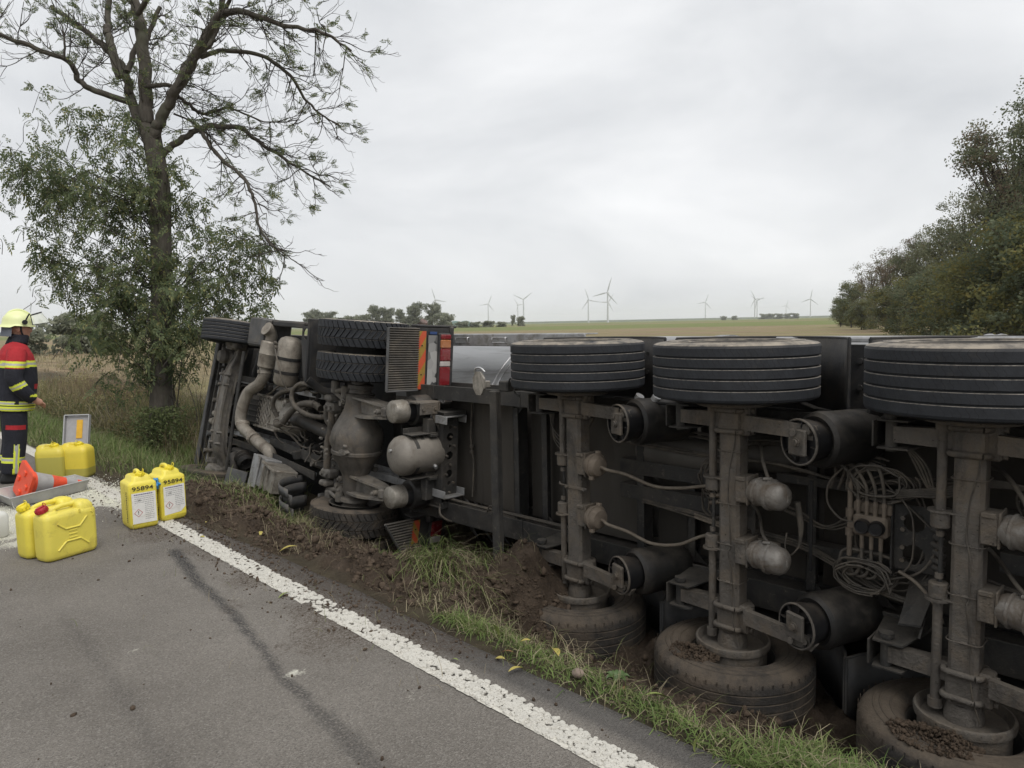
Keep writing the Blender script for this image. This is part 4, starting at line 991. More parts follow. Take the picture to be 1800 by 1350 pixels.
FT = tyre_mesh('tyre_front', .50, .33, .285, 'tyre', 5); FTM = tyre_mesh('tyre_front_muddy', .50, .33, .285, 'tyre_muddy', 5)
RIM2 = rim_mesh('rim_drive', .285, .295)
for (y, w_, me, fl) in ((0, 1.325, LUG, False), (0, .965, LUG, False), (0, -.745, LUGM, True), (0, -1.10, LUGM, True), (3.52, 1.17, FT, False), (3.52, -1.02, FTM, True)):
    o = place('wheel', me, y, w_, flip=fl, spin=rnd.random()*6, yaw=(RD(2) if y > 1 else 0))
    link('rim', RIM2, o, (0, 0, -.04))
# wheel spacer ring between the twin tyres
mb = MB(); mb.lathe([(.80, .30), (1.48, .30)], (.5, 0, 0), (0, 0, 1), 40); tb(mb, 'twin_wheel_spacer', 'chassis_dark')
# chassis rails
for (wc, s) in ((.52, 1), (-.34, -1)):
    mb = MB(); mb.box((.885, 1.4, wc), (.27, 5.3, .012), bev=.003)
    mb.box((.752, 1.4, wc-.035*s), (.012, 5.3, .082), bev=.003); mb.box((1.018, 1.4, wc-.035*s), (.012, 5.3, .082), bev=.003)
    r_ = tb(mb, 'chassis_rail', 'rail_alu')
    mb = MB()
    for k in range(14): mb.cyl((.80+.16*(k % 2), -1.0+.36*k, wc+.008*s), (.80+.16*(k % 2), -1.0+.36*k, wc+.022*s), .016, n=6)
    tb(mb, 'bolt', 'chassis', r_)['kind'] = 'stuff'
for y in (1.02, 1.62, -.45):
    mb = MB(); mb.holed((.76, y, -.30), (0, 0, .20), (.24, 0, 0), (0, .010, 0), 4, [.05, .06, .06, .05]); tb(mb, 'cross_member', 'chassis')
# cab floor, engine bay tub
mb = MB(); mb.box((1.20, 2.9, .09), (.02, 2.7, 2.36), bev=.005)
tb(mb, 'cab_floor', 'chassis_dark')
mb = MB()
sec = [(1.22, 2.0), (1.22, 4.22), (1.6, 4.3), (3.0, 4.25), (3.45, 3.9), (3.5, 2.2), (1.9, 1.95)]
for (wa, wb) in ((-1.12, 1.28),):
    a = [(h, y, wa) for h, y in sec]; mb.prism(a, (0, 0, wb-wa))
M('cab_paint', (0.30, 0.31, 0.33), .4, 0, .08, 3, dirt=(0.16, 0.14, 0.12), damt=.4, dscale=2, bump=0, spec=.5)
cab = tb(mb, 'cab', 'cab_paint')
mb = MB(); mb.box((2.35, 3.35, 1.285), (.75, 1.0, .02), bev=.01); tb(mb, 'door_window', 'rubber_black', cab)
mb = MB(); mb.box((1.05, 1.2, .30), (.02, 2.2, 1.7), bev=.004); tb(mb, 'deck_plate', 'chassis_dark')
# front skirt / bumper layers leaning along the left edge
for (y, h0, h1, wa, wb, mat, th) in ((4.12, .50, 1.25, -1.10, 1.32, 'chassis', .025), (4.19, .48, 1.25, -1.16, 1.30, 'plastic_grey', .02), (4.05, .52, .78, -.95, 1.18, 'chassis', .03), (3.98, .74, .98, -.9, 1.12, 'chassis_dark', .04)):
    mb = MB(); mb.box(((h0+h1)/2, y, (wa+wb)/2), (h1-h0, th, wb-wa), bev=.008)
    mb.tube([(h0, y, wa), (h0, y, wb)], .018, 8, 1); tb(mb, 'front_skirt', mat)
for k in range(9):
    w_ = -.98+.26*k; mb = MB(); mb.box((.62+.05*(k % 3), 3.98, w_), (.05+.04*(k % 2), .24, .03+.05*((k*7) % 3)), bev=.01); mb.cyl((.50, 4.02, w_+.06), (.66, 4.0, w_+.06), .02+.012*(k % 3), n=10); tb(mb, 'bumper_bracket', ('chassis', 'cast_metal', 'plastic_grey')[k % 3])
for (h_, y_, mt) in ((.47, 4.08, 'plastic_grey'), (.58, 4.02, 'rail_alu')):
    mb = MB(); mb.tube([(h_, y_, -1.05), (h_-.01, y_+.03, .1), (h_, y_, 1.25)], .022, 8, 6); tb(mb, 'bumper_tube', mt)
# front axle: dropped I-beam, seen from below
pth = [(.50, 3.42, .95), (.47, 3.42, .80), (.40, 3.42, .62), (.36, 3.42, .30), (.35, 3.42, -.05), (.36, 3.42, -.35), (.40, 3.42, -.58), (.48, 3.42, -.72), (.50, 3.42, -.86)]
wid = [.055, .06, .085, .105, .085, .105, .085, .06, .05]
S = spline(pth, 5); K = len(S)
def ww(i):
    q = i/(K-1)*(len(wid)-1); k = min(int(q), len(wid)-2); return wid[k]+(wid[k+1]-wid[k])*(q-k)
mb = MB()
for (o0, o1, sc) in ((0, .022, 1.0), (.022, .115, .28), (.115, .137, 1.0)):
    vs, fs = [], []
    for i, p in enumerate(S):
        b = ww(i)*sc
        for (dy, dh) in ((-b, o0), (b, o0), (b, o1), (-b, o1)): vs.append((p.x+dh, p.y+dy, p.z))
    for i in range(K-1):
        for j in range(4): fs.append([i*4+j, i*4+(j+1) % 4, i*4+4+(j+1) % 4, i*4+4+j])
    fs += [[0, 1, 2, 3], [K*4-4, K*4-3, K*4-2, K*4-1]]
    mb.add(vs, fs, False)
fa = tb(mb, 'front_axle', 'cast_metal')
mb = MB()
for sgn in (-1, 1):   # raised flange lips on the underside of the beam
    mb.tube([(p.x-.006, p.y+sgn*(ww(i)-.008), p.z) for i, p in enumerate(S)], .010, 6, 1)
tb(mb, 'flange_lip', 'cast_metal', fa)
for (w_, dy) in ((.55, .0), (.40, .0), (-.30, 0), (-.46, 0)):
    for q in (-.09, .09):
        mb = MB(); mb.cyl((.32, 3.42+q, w_), (.40, 3.42+q, w_), .022, n=6); tb(mb, 'bolt', 'cast_metal', fa)
for w_ in (.99, -.86):
    mb = MB(); mb.lathe([(-.12, .05), (-.10, .075), (.10, .075), (.12, .05), (.12, 0)], (.49, 3.43, w_), (1, 0, 0), 16); mb.box((.44, 3.36, w_), (.12, .2, .1), bev=.02); mb.lathe([(-.09, .0), (-.09, .12), (-.03, .16), (.03, .16)], (.5, 3.5, w_+(.02 if w_ > 0 else -.02)), (0, 0, 1 if w_ > 0 else -1), 24); tb(mb, 'steering_knuckle', 'cast_metal')
mb = MB(); mb.tube([(.46, 3.12, .92), (.44, 3.08, .4), (.44, 3.08, -.3), (.46, 3.12, -.80)], .026, 10, 4); tb(mb, 'track_rod', 'chassis')
# steering box, spring eyes and stubs ahead of the axle
mb = MB(); mb.box((.62, 3.85, .80), (.22, .24, .20), bev=.05); mb.lathe([(0, .10), (.06, .11), (.12, .08), (.14, 0)], (.52, 3.85, .80), (-1, 0, 0), 16); tb(mb, 'steering_box', 'cast_metal')
mb = MB(); mb.box((.60, 3.82, .54), (.16, .20, .10), bev=.02); mb.box((.60, 3.80, -.44), (.14, .22, .09), bev=.02); tb(mb, 'spring_shackle', 'cast_metal')
for (w_, r_, y0, y1) in ((-.08, .05, 4.02, 3.72), (-.20, .06, 4.05, 3.70)):
    mb = MB(); mb.cyl((.56, y0, w_), (.58, y1, w_-.03), r_, n=18, bev=.012); mb.cyl((.56, y0-.1, w_), (.56, y0-.12, w_), r_+.008, n=18); tb(mb, 'pipe_stub', 'alu_dirty')
for w_ in (.52, -.42):   # leaf spring packs along the rails
    mb = MB()
    for k in range(3): mb.box((.60+.022*k, 3.3-.05*k, w_), (.018, 1.5-.25*k, .08), bev=.003)
    tb(mb, 'leaf_spring', 'chassis')
mb = MB(); mb.tube([(.56, 3.86, .35), (.55, 3.86, .05)], .05, 8, 1)
for k in range(14): mb.lathe([(-.008, .05), (0, .062), (.008, .05)], (.555, 3.86, .04+.022*k), (0, 0, 1), 12)
tb(mb, 'damper', 'chassis')
mb = MB(); mb.box((.66, 3.80, -.66), (.16, .22, .12), bev=.03); mb.cyl((.58, 3.80, -.74), (.58, 3.80, -.86), .09, n=18); mb.cyl((.58, 3.80, -.78), (.58, 3.80, -.80), .11, n=18); mb.cyl((.58, 3.8, -.88), (.58, 3.8, -.92), .10, n=18); tb(mb, 'air_spring', 'cast_metal')
# engine sump, ribs and ancillaries behind the axle
mb = MB(); mb.box((.80, 3.0, .10), (.30, .62, .44), bev=.05)
for k in range(5): mb.box((.65, 3.0, -.06+.08*k), (.03, .52, .022), bev=.006)
tb(mb, 'engine_sump', 'chassis')
mb = MB(); mb.lathe([(0, .06), (.03, .085), (.05, .06), (.08, .085), (.10, .06), (.13, .085), (.16, .05)], (.70, 3.16, -.16), (0, -.5, -.5), 14); tb(mb, 'bellows_pipe', 'chassis')
mb = MB()
for k in range(4): mb.cyl((.72, 2.7-.12*k, .56), (.72, 2.64-.12*k, .62), .05, n=10)
mb.box((.85, 2.6, .62), (.2, .7, .1), bev=.03); tb(mb, 'starter_motor', 'chassis_dark')
# gearbox with honeycomb ribbing
mb = MB(); mb.box((.84, 2.50, .12), (.36, .78, .46), bev=.03); mb.lathe([(0, .20), (.08, .24), (.20, .23), (.30, .18), (.42, .14), (.46, .0)], (.80, 2.12, .10), (0, -1, 0), 20)
gb = tb(mb, 'gearbox', 'alu_dirty')
mb = MB(); s_ = .058
for i in range(7):
    for j in range(5):
        cy = 2.82-i*s_*1.5*.62-.02; cw = -.06+j*s_*1.5+(s_*.75 if i % 2 else 0)
        if cw > .33: continue
        hx = [(cy+s_*.56*math.cos(a), cw+s_*.72*math.sin(a)) for a in [math.pi/6+k*math.pi/3 for k in range(6)]]
        for k in range(6):
            (ya, wa), (yb, wb) = hx[k], hx[(k+1) % 6]
            mb.tube([(.652, ya, wa), (.652, yb, wb)], .0085, 4, 1, caps=False)
for q in (-.10, .34): mb.box((.65, 2.55, q), (.05, .62, .03), bev=.006)
tb(mb, 'honeycomb_rib', 'alu_dirty', gb)['kind'] = 'stuff'
mb = MB()
for k in range(10): a = k*.63; mb.cyl((.78+.20*math.sin(a), 2.12, .10+.20*math.cos(a)), (.78+.20*math.sin(a), 2.08, .10+.20*math.cos(a)), .022, n=6)
for k in range(6): mb.box((.62, 2.02-.05*k, .04+.05*(k % 3)), (.09, .06, .06), rot=(20*k, 30, 10*k), bev=.01)
tb(mb, 'gearbox_fitting', 'cast_metal', gb)['kind'] = 'stuff'
# propeller shaft
mb = MB(); a, b = Vector((.66, 1.62, .12)), Vector((.60, .42, .04)); mb.cyl(a, b, .078, n=24); mb.lathe([(0, .05), (.05, .085), (.12, .10), (.16, .10), (.20, .078)], a+Vector((0, .16, .01)), b-a, 20); mb.lathe([(0, .088), (.03, .088)], a+(b-a)*.06, b-a, 20)
tb(mb, 'propeller_shaft', 'bellows')
# exhaust: silencer, elbow, S-shaped pipe
mb = MB(); mb.lathe([(0, .0), (0, .10), (.02, .118), (.19, .122), (.20, .127), (.21, .122), (.36, .118), (.38, .10)], (.50, 2.44, .74), (0, -.12, 1), 28); si = tb(mb, 'silencer', 'exhaust_pipe')
mb = MB(); mb.tube([(.50, 2.40, 1.10), (.50, 2.38, 1.18), (.46, 2.37, 1.25), (.40, 2.36, 1.28)], [.075, .08, .088, .095], 18, 6); tb(mb, 'exhaust_elbow', 'exhaust_pipe', si)
mb = MB(); mb.tube([(.50, 2.45, .74), (.50, 2.46, .64), (.49, 2.56, .50), (.46, 2.76, .38), (.44, 2.84, .22), (.44, 2.88, .02), (.45, 2.82, -.12), (.47, 2.55, -.22), (.48, 2.25, -.30), (.50, 2.06, -.36), (.54, 2.02, -.50)], .080, 20, 7)
ep = tb(mb, 'exhaust_pipe', 'exhaust_pipe')
for (y, w_, d) in ((2.45, .68, (0, .1, 1)), (2.83, -.09, (0, .5, 1)), (2.45, -.245, (0, 1, .28))):
    mb = MB(); mb.lathe([(-.022, .081), (-.02, .089), (.02, .089), (.022, .081)], (.465 if w_ < .5 else .50, y, w_), d, 20); mb.box((.37 if w_ < .5 else .41, y, w_), (.03, .03, .05), bev=.006); tb(mb, 'hose_clamp', 'exhaust_pipe', ep)
# compressed-air tank with straps
mb = MB(); mb.lathe([(0, 0), (.005, .08), (.03, .135), (.07, .155), (.58, .158), (.63, .135), (.66, .08), (.665, 0)], (.48, 1.80, .54), (0, -.10, 1), 32); at_ = tb(mb, 'air_tank', 'exhaust_pipe')
for t_ in (.20, .38):
    mb = MB(); d_ = Vector((0, -.10, 1)).normalized(); mb.lathe([(-.02, .158), (-.02, .164), (.02, .164), (.02, .158)], Vector((.48, 1.80, .54))+d_*t_, d_, 32); tb(mb, 'strap', 'chassis_dark', at_)
mb = MB(); mb.tube([(.31, 1.82, 1.02), (.30, 1.74, .92), (.31, 1.66, .80), (.33, 1.60, .66), (.40, 1.56, .52)], .012, 6, 6); mb.cyl((.30, 1.84, 1.04), (.33, 1.84, 1.04), .03, n=8); mb.cyl((.30, 1.86, 1.10), (.33, 1.86, 1.10), .025, n=8); tb(mb, 'air_hose', 'hose', at_)
# step box, side skirt and bracket on the upper side
mb = MB(); mb.box((.60, 2.66, 1.22), (.44, .46, .40), bev=.03); mb.box((.385, 2.66, 1.235), (.02, .40, .34), bev=.008); tb(mb, 'battery_box', 'plastic_grey')
mb = MB(); mb.box((.80, 1.80, 1.385), (.62, 1.25, .05), bev=.015); mb.box((.50, 1.88, 1.36), (.06, .9, .07), bev=.012); tb(mb, 'side_skirt', 'plastic_dark')
mb = MB(); mb.holed((.46, 1.20, 1.16), (0, .22, 0), (0, 0, .20), (.014, 0, 0), 1, [.075]); mb.prism([(.46, 1.20, 1.16), (.46, 1.42, 1.16), (.46, 1.30, .72), (.46, 1.24, .72)], (.014, 0, 0)); tb(mb, 'skirt_bracket', 'plastic_dark')
mb = MB(); mb.box((.70, 1.12, .98), (.52, .06, .76), bev=.015); mb.box((.74, 1.35, .92), (.30, .40, .60), bev=.02); tb(mb, 'inner_panel', 'plastic_dark')
mb = MB(); mb.tube([(.62, 3.0, .60), (.60, 2.9, .78), (.60, 2.85, .95)], .05, 10, 5); mb.tube([(.60, 2.75, .62), (.56, 2.70, .75), (.60, 2.66, .95)], .06, 10, 5); tb(mb, 'air_intake_hose', 'rubber_black')
# drive axle housing
mb = MB(); mb.lathe([(-.78, .085), (-.60, .09), (-.52, .125), (-.40, .135), (-.32, .150), (-.20, .205), (-.12, .262), (-.085, .270), (-.07, .285), (-.04, .285), (-.03, .272), (.06, .292), (.15, .292), (.22, .27), (.32, .215), (.42, .165), (.50, .150), (.58, .145), (.62, .10), (.86, .09)], (.46, -.03, .05), (0, 0, 1), 40)
mb.lathe([(-.02, .20), (.10, .17), (.24, .11), (.34, .09)], (.50, .22, .08), (0, 1, -.02), 24)
ah = tb(mb, 'axle_housing', 'axle_housing')
mb = MB()
for k in range(16): a = k*math.pi/8; mb.cyl((.46+.30*math.cos(a), .22+.0*k, .12+.27*math.sin(a)), (.46+.30*math.cos(a), .26, .12+.27*math.sin(a)), .016, n=6)
tb(mb, 'flange_bolt', 'cast_metal', ah)['kind'] = 'stuff'
mb = MB(); p = [(.185, -.17+.05*math.cos(a)*1.5, .03+.028*math.sin(a)) for a in [k*math.pi/6 for k in range(12)]]; mb.prism(p, (.05, .0, 0)); mb.cyl((.18, -.16, .03), (.20, -.16, .03), .017, n=6); mb.box((.20, -.20, .10), (.03, .06, .03), bev=.008); tb(mb, 'filler_plug', 'cast_metal', ah)
mb = MB(); mb.cyl((.17, .16, .0), (.20, .16, .0), .022, n=6); tb(mb, 'drain_plug', 'cast_metal', ah)
for w0, s in ((.60, 1), (-.52, -1)):   # hub flanges
    mb = MB(); mb.lathe([(0, .11), (.02, .16), (.05, .17), (.06, .13), (.10, .12), (.11, .145), (.15, .145), (.17, .10)], (.48, -.02, w0), (0, 0, s), 24); tb(mb, 'hub', 'axle_housing')
# cast suspension arms (fork shaped) and air springs
def outline(pts, n=4): return [(p.x, p.y, p.z) for p in spline(pts+[pts[0]], n)[:-1]]
for w0 in (.52, -.36):
    mb = MB(); t_ = .62 if w0 > 0 else .62
    for dz in (-.085, .085):
        ends = [(.40, .14, w0+dz), (.34, -.02, w0+dz), (.32, -.30, w0+dz*.95), (.36, -.52, w0+dz*.7), (.40, -.66, w0+dz*.55), (.50, -.64, w0+dz*.55), (.52, -.30, w0+dz*.95), (.52, .14, w0+dz)]
        mb.prism(outline(ends, 2), (0, 0, .026 if dz > 0 else -.026))
    mb.box((.46, -.02, w0), (.10, .05, .17), bev=.01); mb.box((.425, -.33, w0), (.05, .60, .15), bev=.012); mb.box((.43, -.62, w0), (.12, .09, .13), bev=.03)
    ar = tb(mb, 'suspension_arm', 'cast_metal')
    for (y, dz) in ((.09, .03), (-.56, 0)):
        mb = MB(); mb.cyl((.33, y, w0+dz), (.42, y, w0+dz), .03, n=10); mb.cyl((.31, y, w0+dz), (.34, y, w0+dz), .018, n=6); tb(mb, 'bolt', 'cast_metal', ar)
    wz = w0+.03 if w0 > 0 else w0+.0
    mb = MB(); mb.lathe([(0, .0), (0, .09), (.015, .115), (.03, .12), (.15, .125), (.17, .12)], (.36, -.80, wz), (1, -.05, 0), 28); sp_ = tb(mb, 'air_spring_cap', 'alu_dirty')
    mb = MB(); mb.lathe([(.165, .115), (.20, .125), (.25, .125)], (.36, -.80, wz), (1, -.05, 0), 28); tb(mb, 'air_spring_piston', 'rubber_black', sp_)
    mb = MB(); mb.lathe([(.24, .12), (.255, .155), (.29, .165), (.52, .165), (.56, .15), (.56, 0)], (.36, -.80, wz), (1, -.05, 0), 28); tb(mb, 'air_spring_bellows', 'bellows', sp_)
# anti-roll bar with cast brackets and links
mb = MB(); mb.tube([(.40, .44, .42), (.40, .43, .20), (.39, .47, .0), (.40, .47, -.25), (.42, .50, -.38)], .043, 16, 6); tb(mb, 'anti_roll_bar', 'axle_metal')
for (w0, s) in ((.50, 1), (-.40, -1)):
    mb = MB(); mb.box((.42, .44, w0-.06*s), (.15, .19, .11), bev=.025); mb.box((.38, .43, w0+.05*s), (.13, .15, .07), bev=.02); mb.box((.42, .28, w0+.10*s), (.12, .34, .05), rot=(12*s, 0, -8), bev=.015)
    mb.cyl((.40, .16, w0+.02*s), (.40, .16, w0+.22*s), .055, n=14, bev=.01); mb.cyl((.38, .36, w0+.12*s), (.38, .36, w0+.26*s), .05, n=14, bev=.01); mb.box((.40, .24, w0+.16*s), (.10, .22, .05), rot=(-14*s, 0, 0), bev=.015)
    for q in (0, .1): mb.cyl((.32, .38+q, w0-.06*s), (.36, .38+q, w0-.06*s), .022, n=6)
    mb.cyl((.33, .16, w0+.02*s), (.37, .16, w0+.02*s), .03, n=6)
    tb(mb, 'torque_arm_bracket', 'cast_metal')
for (y0, y1, wz) in ((.36, -.15, .30), (.3, -.2, -.20)):
    mb = MB(); mb.tube([(.62, y0, wz), (.62, y1, wz)], .03, 10, 1); tb(mb, 'torque_rod', 'chassis')
# rear air tank (axis away from the road) on bracket shelves
mb = MB(); c0 = Vector((.30, -.93, .105)); mb.lathe([(0, 0), (.004, .06), (.016, .12), (.045, .17), (.085, .202), (.12, .21), (.50, .21), (.54, .19), (.57, .1), (.575, 0)], c0, (1, -.04, 0), 40); rt = tb(mb, 'air_tank', 'tank_paint')
for t_ in (.20, .30):
    mb = MB(); mb.lathe([(-.022, .211), (-.022, .217), (.022, .217), (.022, .211)], c0+Vector((t_, 0, 0)), (1, -.04, 0), 40); tb(mb, 'strap', 'chassis', rt)
mb = MB(); mb.cyl(c0+Vector((-.02, .03, .06)), c0+Vector((.02, .03, .06)), .018, n=6); mb.cyl(c0+Vector((.40, -.19, -.10)), c0+Vector((.40, -.23, -.12)), .022, n=8); tb(mb, 'drain_valve', 'steel_bright', rt)
for wz in (.335, -.125):
    mb = MB(); mb.box((.62, -1.0, wz), (.38, .16, .012), bev=.003)
    if wz > 0:
        mb.box((.62, -.925, wz+.03), (.38, .012, .05), bev=.003)
    mb.box((.72, -1.07, wz-.02), (.10, .06, .03), bev=.004); tb(mb, 'tank_bracket', 'chassis')
# rear cross-member: channel with round holes, facing backwards
mb = MB(); mb.holed((.80, -1.14, -.36), (0, 0, .1), (.19, 0, 0), (0, .010, 0), 9, [0, .022, .045, .018, .045, .018, .045, .022, 0])
mb.box((.795, -1.05, .05), (.012, .19, 1.0), bev=.004); mb.box((.995, -1.05, .05), (.012, .19, .9), bev=.004)
for wz in (.56, -.46): mb.box((.91, -1.07, wz), (.30, .24, .014), bev=.004); mb.box((.91, -1.19, wz-.03*(1 if wz > 0 else -1)), (.30, .012, .07), bev=.004)
mb.box((.72, -1.0, .05), (.12, .10, .88), bev=.01)
xm = tb(mb, 'rear_cross_member', 'chassis')
mb = MB()
for k in range(9): mb.cyl((.895+.05*((k % 2)*2-1)*(k % 3 > 0), -1.165, -.31+.1*k), (.895+.05*((k % 2)*2-1)*(k % 3 > 0), -1.14, -.31+.1*k), .013, n=6)
tb(mb, 'bolt', 'axle_metal', xm)['kind'] = 'stuff'
# work lamp and socket bracket on top of the cross-member
mb = MB(); mb.box((.88, -1.05, .70), (.14, .10, .13), bev=.02); wl = tb(mb, 'work_lamp', 'plastic_grey')
mb = MB(); mb.box((.88, -1.105, .71), (.105, .012, .10), bev=.01); tb(mb, 'lens', 'lens_clear', wl)
mb = MB(); mb.box((.66, -.98, .66), (.30, .16, .02), bev=.004); mb.box((.66, -1.06, .60), (.24, .02, .13), bev=.006)
for q in (.58, .74): mb.cyl((q, -1.08, .60), (q, -1.05, .60), .022, n=8)
mb.box((.80, -.98, .60), (.02, .16, .13), bev=.004); tb(mb, 'socket_bracket', 'axle_metal')
mb = MB()
for k in range(3): mb.tube([(.70+.02*k, -1.05, .55), (.76+.02*k, -1.06, .44), (.80, -1.08, .36+.02*k)], .009, 6, 5)
tb(mb, 'cable', 'hose')
# ---- rear mudguards with corrugated flap, chevron board, number plate, lamp
def plate_material():
    m, t, b = newmat('number_plate')
    tc = N(t, 'ShaderNodeTexCoord'); vo = N(t, 'ShaderNodeTexVoronoi', {'Vector': tc.outputs['Object'], 'Scale': 9.0}, feature='F1')
    sp = N(t, 'ShaderNodeSeparateColor', {0: vo.outputs['Color']})
    t.links.new(ramp(t, sp.outputs[0], .1, .9, (0.05, 0.05, 0.05), (0.36, 0.355, 0.34)), b.inputs['Base Color']); b.inputs['Roughness'].default_value = .5
plate_material()
M('flap_rubber', (0.085, 0.078, 0.068), .75, 0, .25, 8, dirt=(0.15, 0.13, 0.105), damt=.5, dscale=5, bump=.2)
def mudguard_set(f, bent, wa, wb, parts_name):
    """f maps (h, y, w) of the straight panel to its place"""
    tbx = lambda mb, name, mat, parent=None: tb_map(mb, name, mat, parent, f)
    s = -1 if bent else 1
    mb = MB(); n = 15 if bent else 27
    vs, fs = [], []
    for i in range(n*4+1):                                # corrugated flap, ribs across the width
        wz = wa+(wb-wa)*i/(n*4); dy = .010*math.sin(2*math.pi*i/4)
        h0 = .345 if not bent else .36+.34*((wb-wz)/(wb-wa))**1.1
        for hh in (h0, .745): vs += [(hh, -.735+dy, wz), (hh, -.715+dy, wz)]
    for i in range(n*4):
        a, b = i*4, i*4+4; fs += [[a, a+2, b+2, b], [a+1, b+1, b+3, a+3], [a, b, b+1, a+1], [a+2, a+3, b+3, b+2]]
    mb.add(vs, fs, False); fl = tbx(mb, 'mud_flap', 'flap_rubber')
    mb = MB(); bb = []
    if bent: mb.tube([(.36, -.74, wb), (.70, -.74, wa)], .012, 6, 1)
    else: mb.tube([(.34, -.735, wa), (.34, -.735, wb)], .016, 8, 1); mb.tube([(.34, -.735, wa), (.745, -.735, wa)], .012, 8, 1)
    tbx(mb, 'flap_edge', 'plastic_grey', fl)
    # board behind everything
    mb = MB(); mb.box((.99, -.70, (wa+wb)/2), (.52, .03, wb-wa+.02), bev=.012); bd = tbx(mb, 'mudguard_panel', 'plastic_dark')
    # chevron board: diagonal orange and gold bars clipped to the strip
    h0, h1 = .735, .845; L = wb-wa-.04; w0 = wa+.01
    for k in range(-1, 4):
        per = L/2.35; base = w0+k*per
        for (q0, q1, mat) in ((0, .5, 'refl_gold'), (.5, 1.0, 'refl_orange')):
            pts = []
            for (hh, ww_) in ((h0, base+q0*per), (h0, base+q1*per), (h1, base+q1*per+s*.17), (h1, base+q0*per+s*.17)):
                pts.append((hh, ww_))
            # clip in w to [w0, w0+L]
            def clip(poly, lim, sg):
                out = []
                for i in range(len(poly)):
                    a, b = poly[i], poly[(i+1) % len(poly)]; ina, inb = sg*(a[1]-lim) <= 0, sg*(b[1]-lim) <= 0
                    if ina: out.append(a)
                    if ina != inb: t_ = (lim-a[1])/(b[1]-a[1]); out.append((a[0]+(b[0]-a[0])*t_, lim))
                return out
            pl = clip(clip(pts, w0+L, 1), w0, -1)
            if len(pl) < 3: continue
            mb = MB(); mb.prism([(hh, -.7235, w_) for hh, w_ in pl], (0, -.004, 0)); tbx(mb, 'chevron_bar', mat, bd)
    mb = MB(); 
    for q in (.25, .72): mb.cyl((.79, -.735, wa+(wb-wa)*q), (.79, -.72, wa+(wb-wa)*q), .008, n=8)
    tbx(mb, 'rivet', 'chassis_dark', bd)
    if not bent:
        mb = MB(); mb.box((.945, -.724, (wa+wb)/2-.02), (.135, .008, .56), bev=.003); tbx(mb, 'number_plate', 'number_plate', bd)
        mb = MB(); mb.box((.945, -.7245, wb-.05), (.10, .010, .03), bev=.003); M('plate_blue', (0.03, 0.06, 0.16), .5, 0, .1); tbx(mb, 'plate_band', 'plate_blue', bd)
    # tail lamp: housing and stacked lenses
    lc, ll = (1.09, wb-wa-.10) if not bent else (1.06, .26); wc = (wa+wb)/2-.01 if not bent else wb-.20
    mb = MB(); mb.box((lc, -.735, wc), (.17, .06, ll+.03), bev=.02); lp = tbx(mb, 'tail_lamp', 'plastic_dark', None)
    segs = (('lens_red', .10), ('lens_amber', .17), ('lens_red', .25), ('lens_clear', .11), ('lens_red', .37)) if not bent else (('lens_red', .70), ('lens_clear', .30))
    t_ = wc+ll/2
    for (mt, fr) in segs:
        mb = MB(); mb.box((lc, -.768, t_-ll*fr/2), (.142, .03, ll*fr-.004), bev=.012); tbx(mb, 'lens', mt, lp); t_ -= ll*fr
    mb = MB()
    if not bent:
        mb.box((1.205, -.70, (wa+wb)/2), (.06, .09, wb-wa+.06), bev=.025); mb.box((1.0, -.66, wb+.025), (.56, .12, .03), bev=.012)
    else: mb.box((.98, -.70, wb+.03), (.60, .14, .025), rot=(6, 0, 0), bev=.008); mb.box((.93, -.78, wb+.0), (.09, .06, .12), bev=.02)
    tbx(mb, 'mudguard_rim', 'plastic_dark')
def tb_map(mb, name, mat, parent, f):
    g = (lambda h, y, w_: TF(*f(h, y, w_))) if f else TF
    return build(mb, name, [mat], parent or TK, g)
mudguard_set(None, False, .755, 1.425, 'upper')
def bentf(h, y, w_):
    d = w_+.66; return (h+.02*d, y-.02-.10*d, w_)
mudguard_set(bentf, True, -1.14, -.66, 'lower')
# arched mudguard shells over the twin tyres
for (wa, wb, a0, a1, mt) in ((.76, 1.44, -50, 75, 'plastic_dark'), (-1.20, -.62, -35, 100, 'plastic_grey')):
    P = [(.5+.60*math.cos(RD(a)), .62*math.sin(RD(a))*1.02-.02, wa) for a in np.linspace(a0, a1, 22)]
    mb = MB(); mb.sheet(P, (0, 0, wb-wa), .012); tb(mb, 'mudguard_shell', mt)
mb = MB()   # front apron of the upper mudguard with vertical folds
mb.box((.42, .66, 1.08), (.55, .025, .74), bev=.01)
for q in (.20, .34): mb.box((q, .67, 1.06), (.03, .05, .74), bev=.012)
mb.tube([(.16, .66, 1.42), (.16, .66, .72)], .018, 8, 1); mb.tube([(.18, .66, .74), (.36, .62, .62), (.5, .5, .6)], .05, 10, 5)
tb(mb, 'mudguard_apron', 'plastic_dark')
# ribbed wheel-arch liner crushed into the ground at the lower side
for k, (r_, w0, w1) in enumerate(((.66, -.52, -.62), (.60, -.60, -.72), (.64, -.70, -.80), (.57, -.76, -.90), (.62, -.88, -1.0))):
    P = [(.62+r_*math.cos(RD(a)), .62+r_*.95*math.sin(RD(a)), w0) for a in np.linspace(95, 185, 14)]
    mb = MB(); mb.sheet(P, (0, -.02, w1-w0), .012); tb(mb, 'arch_liner_rib', 'plastic_grey')
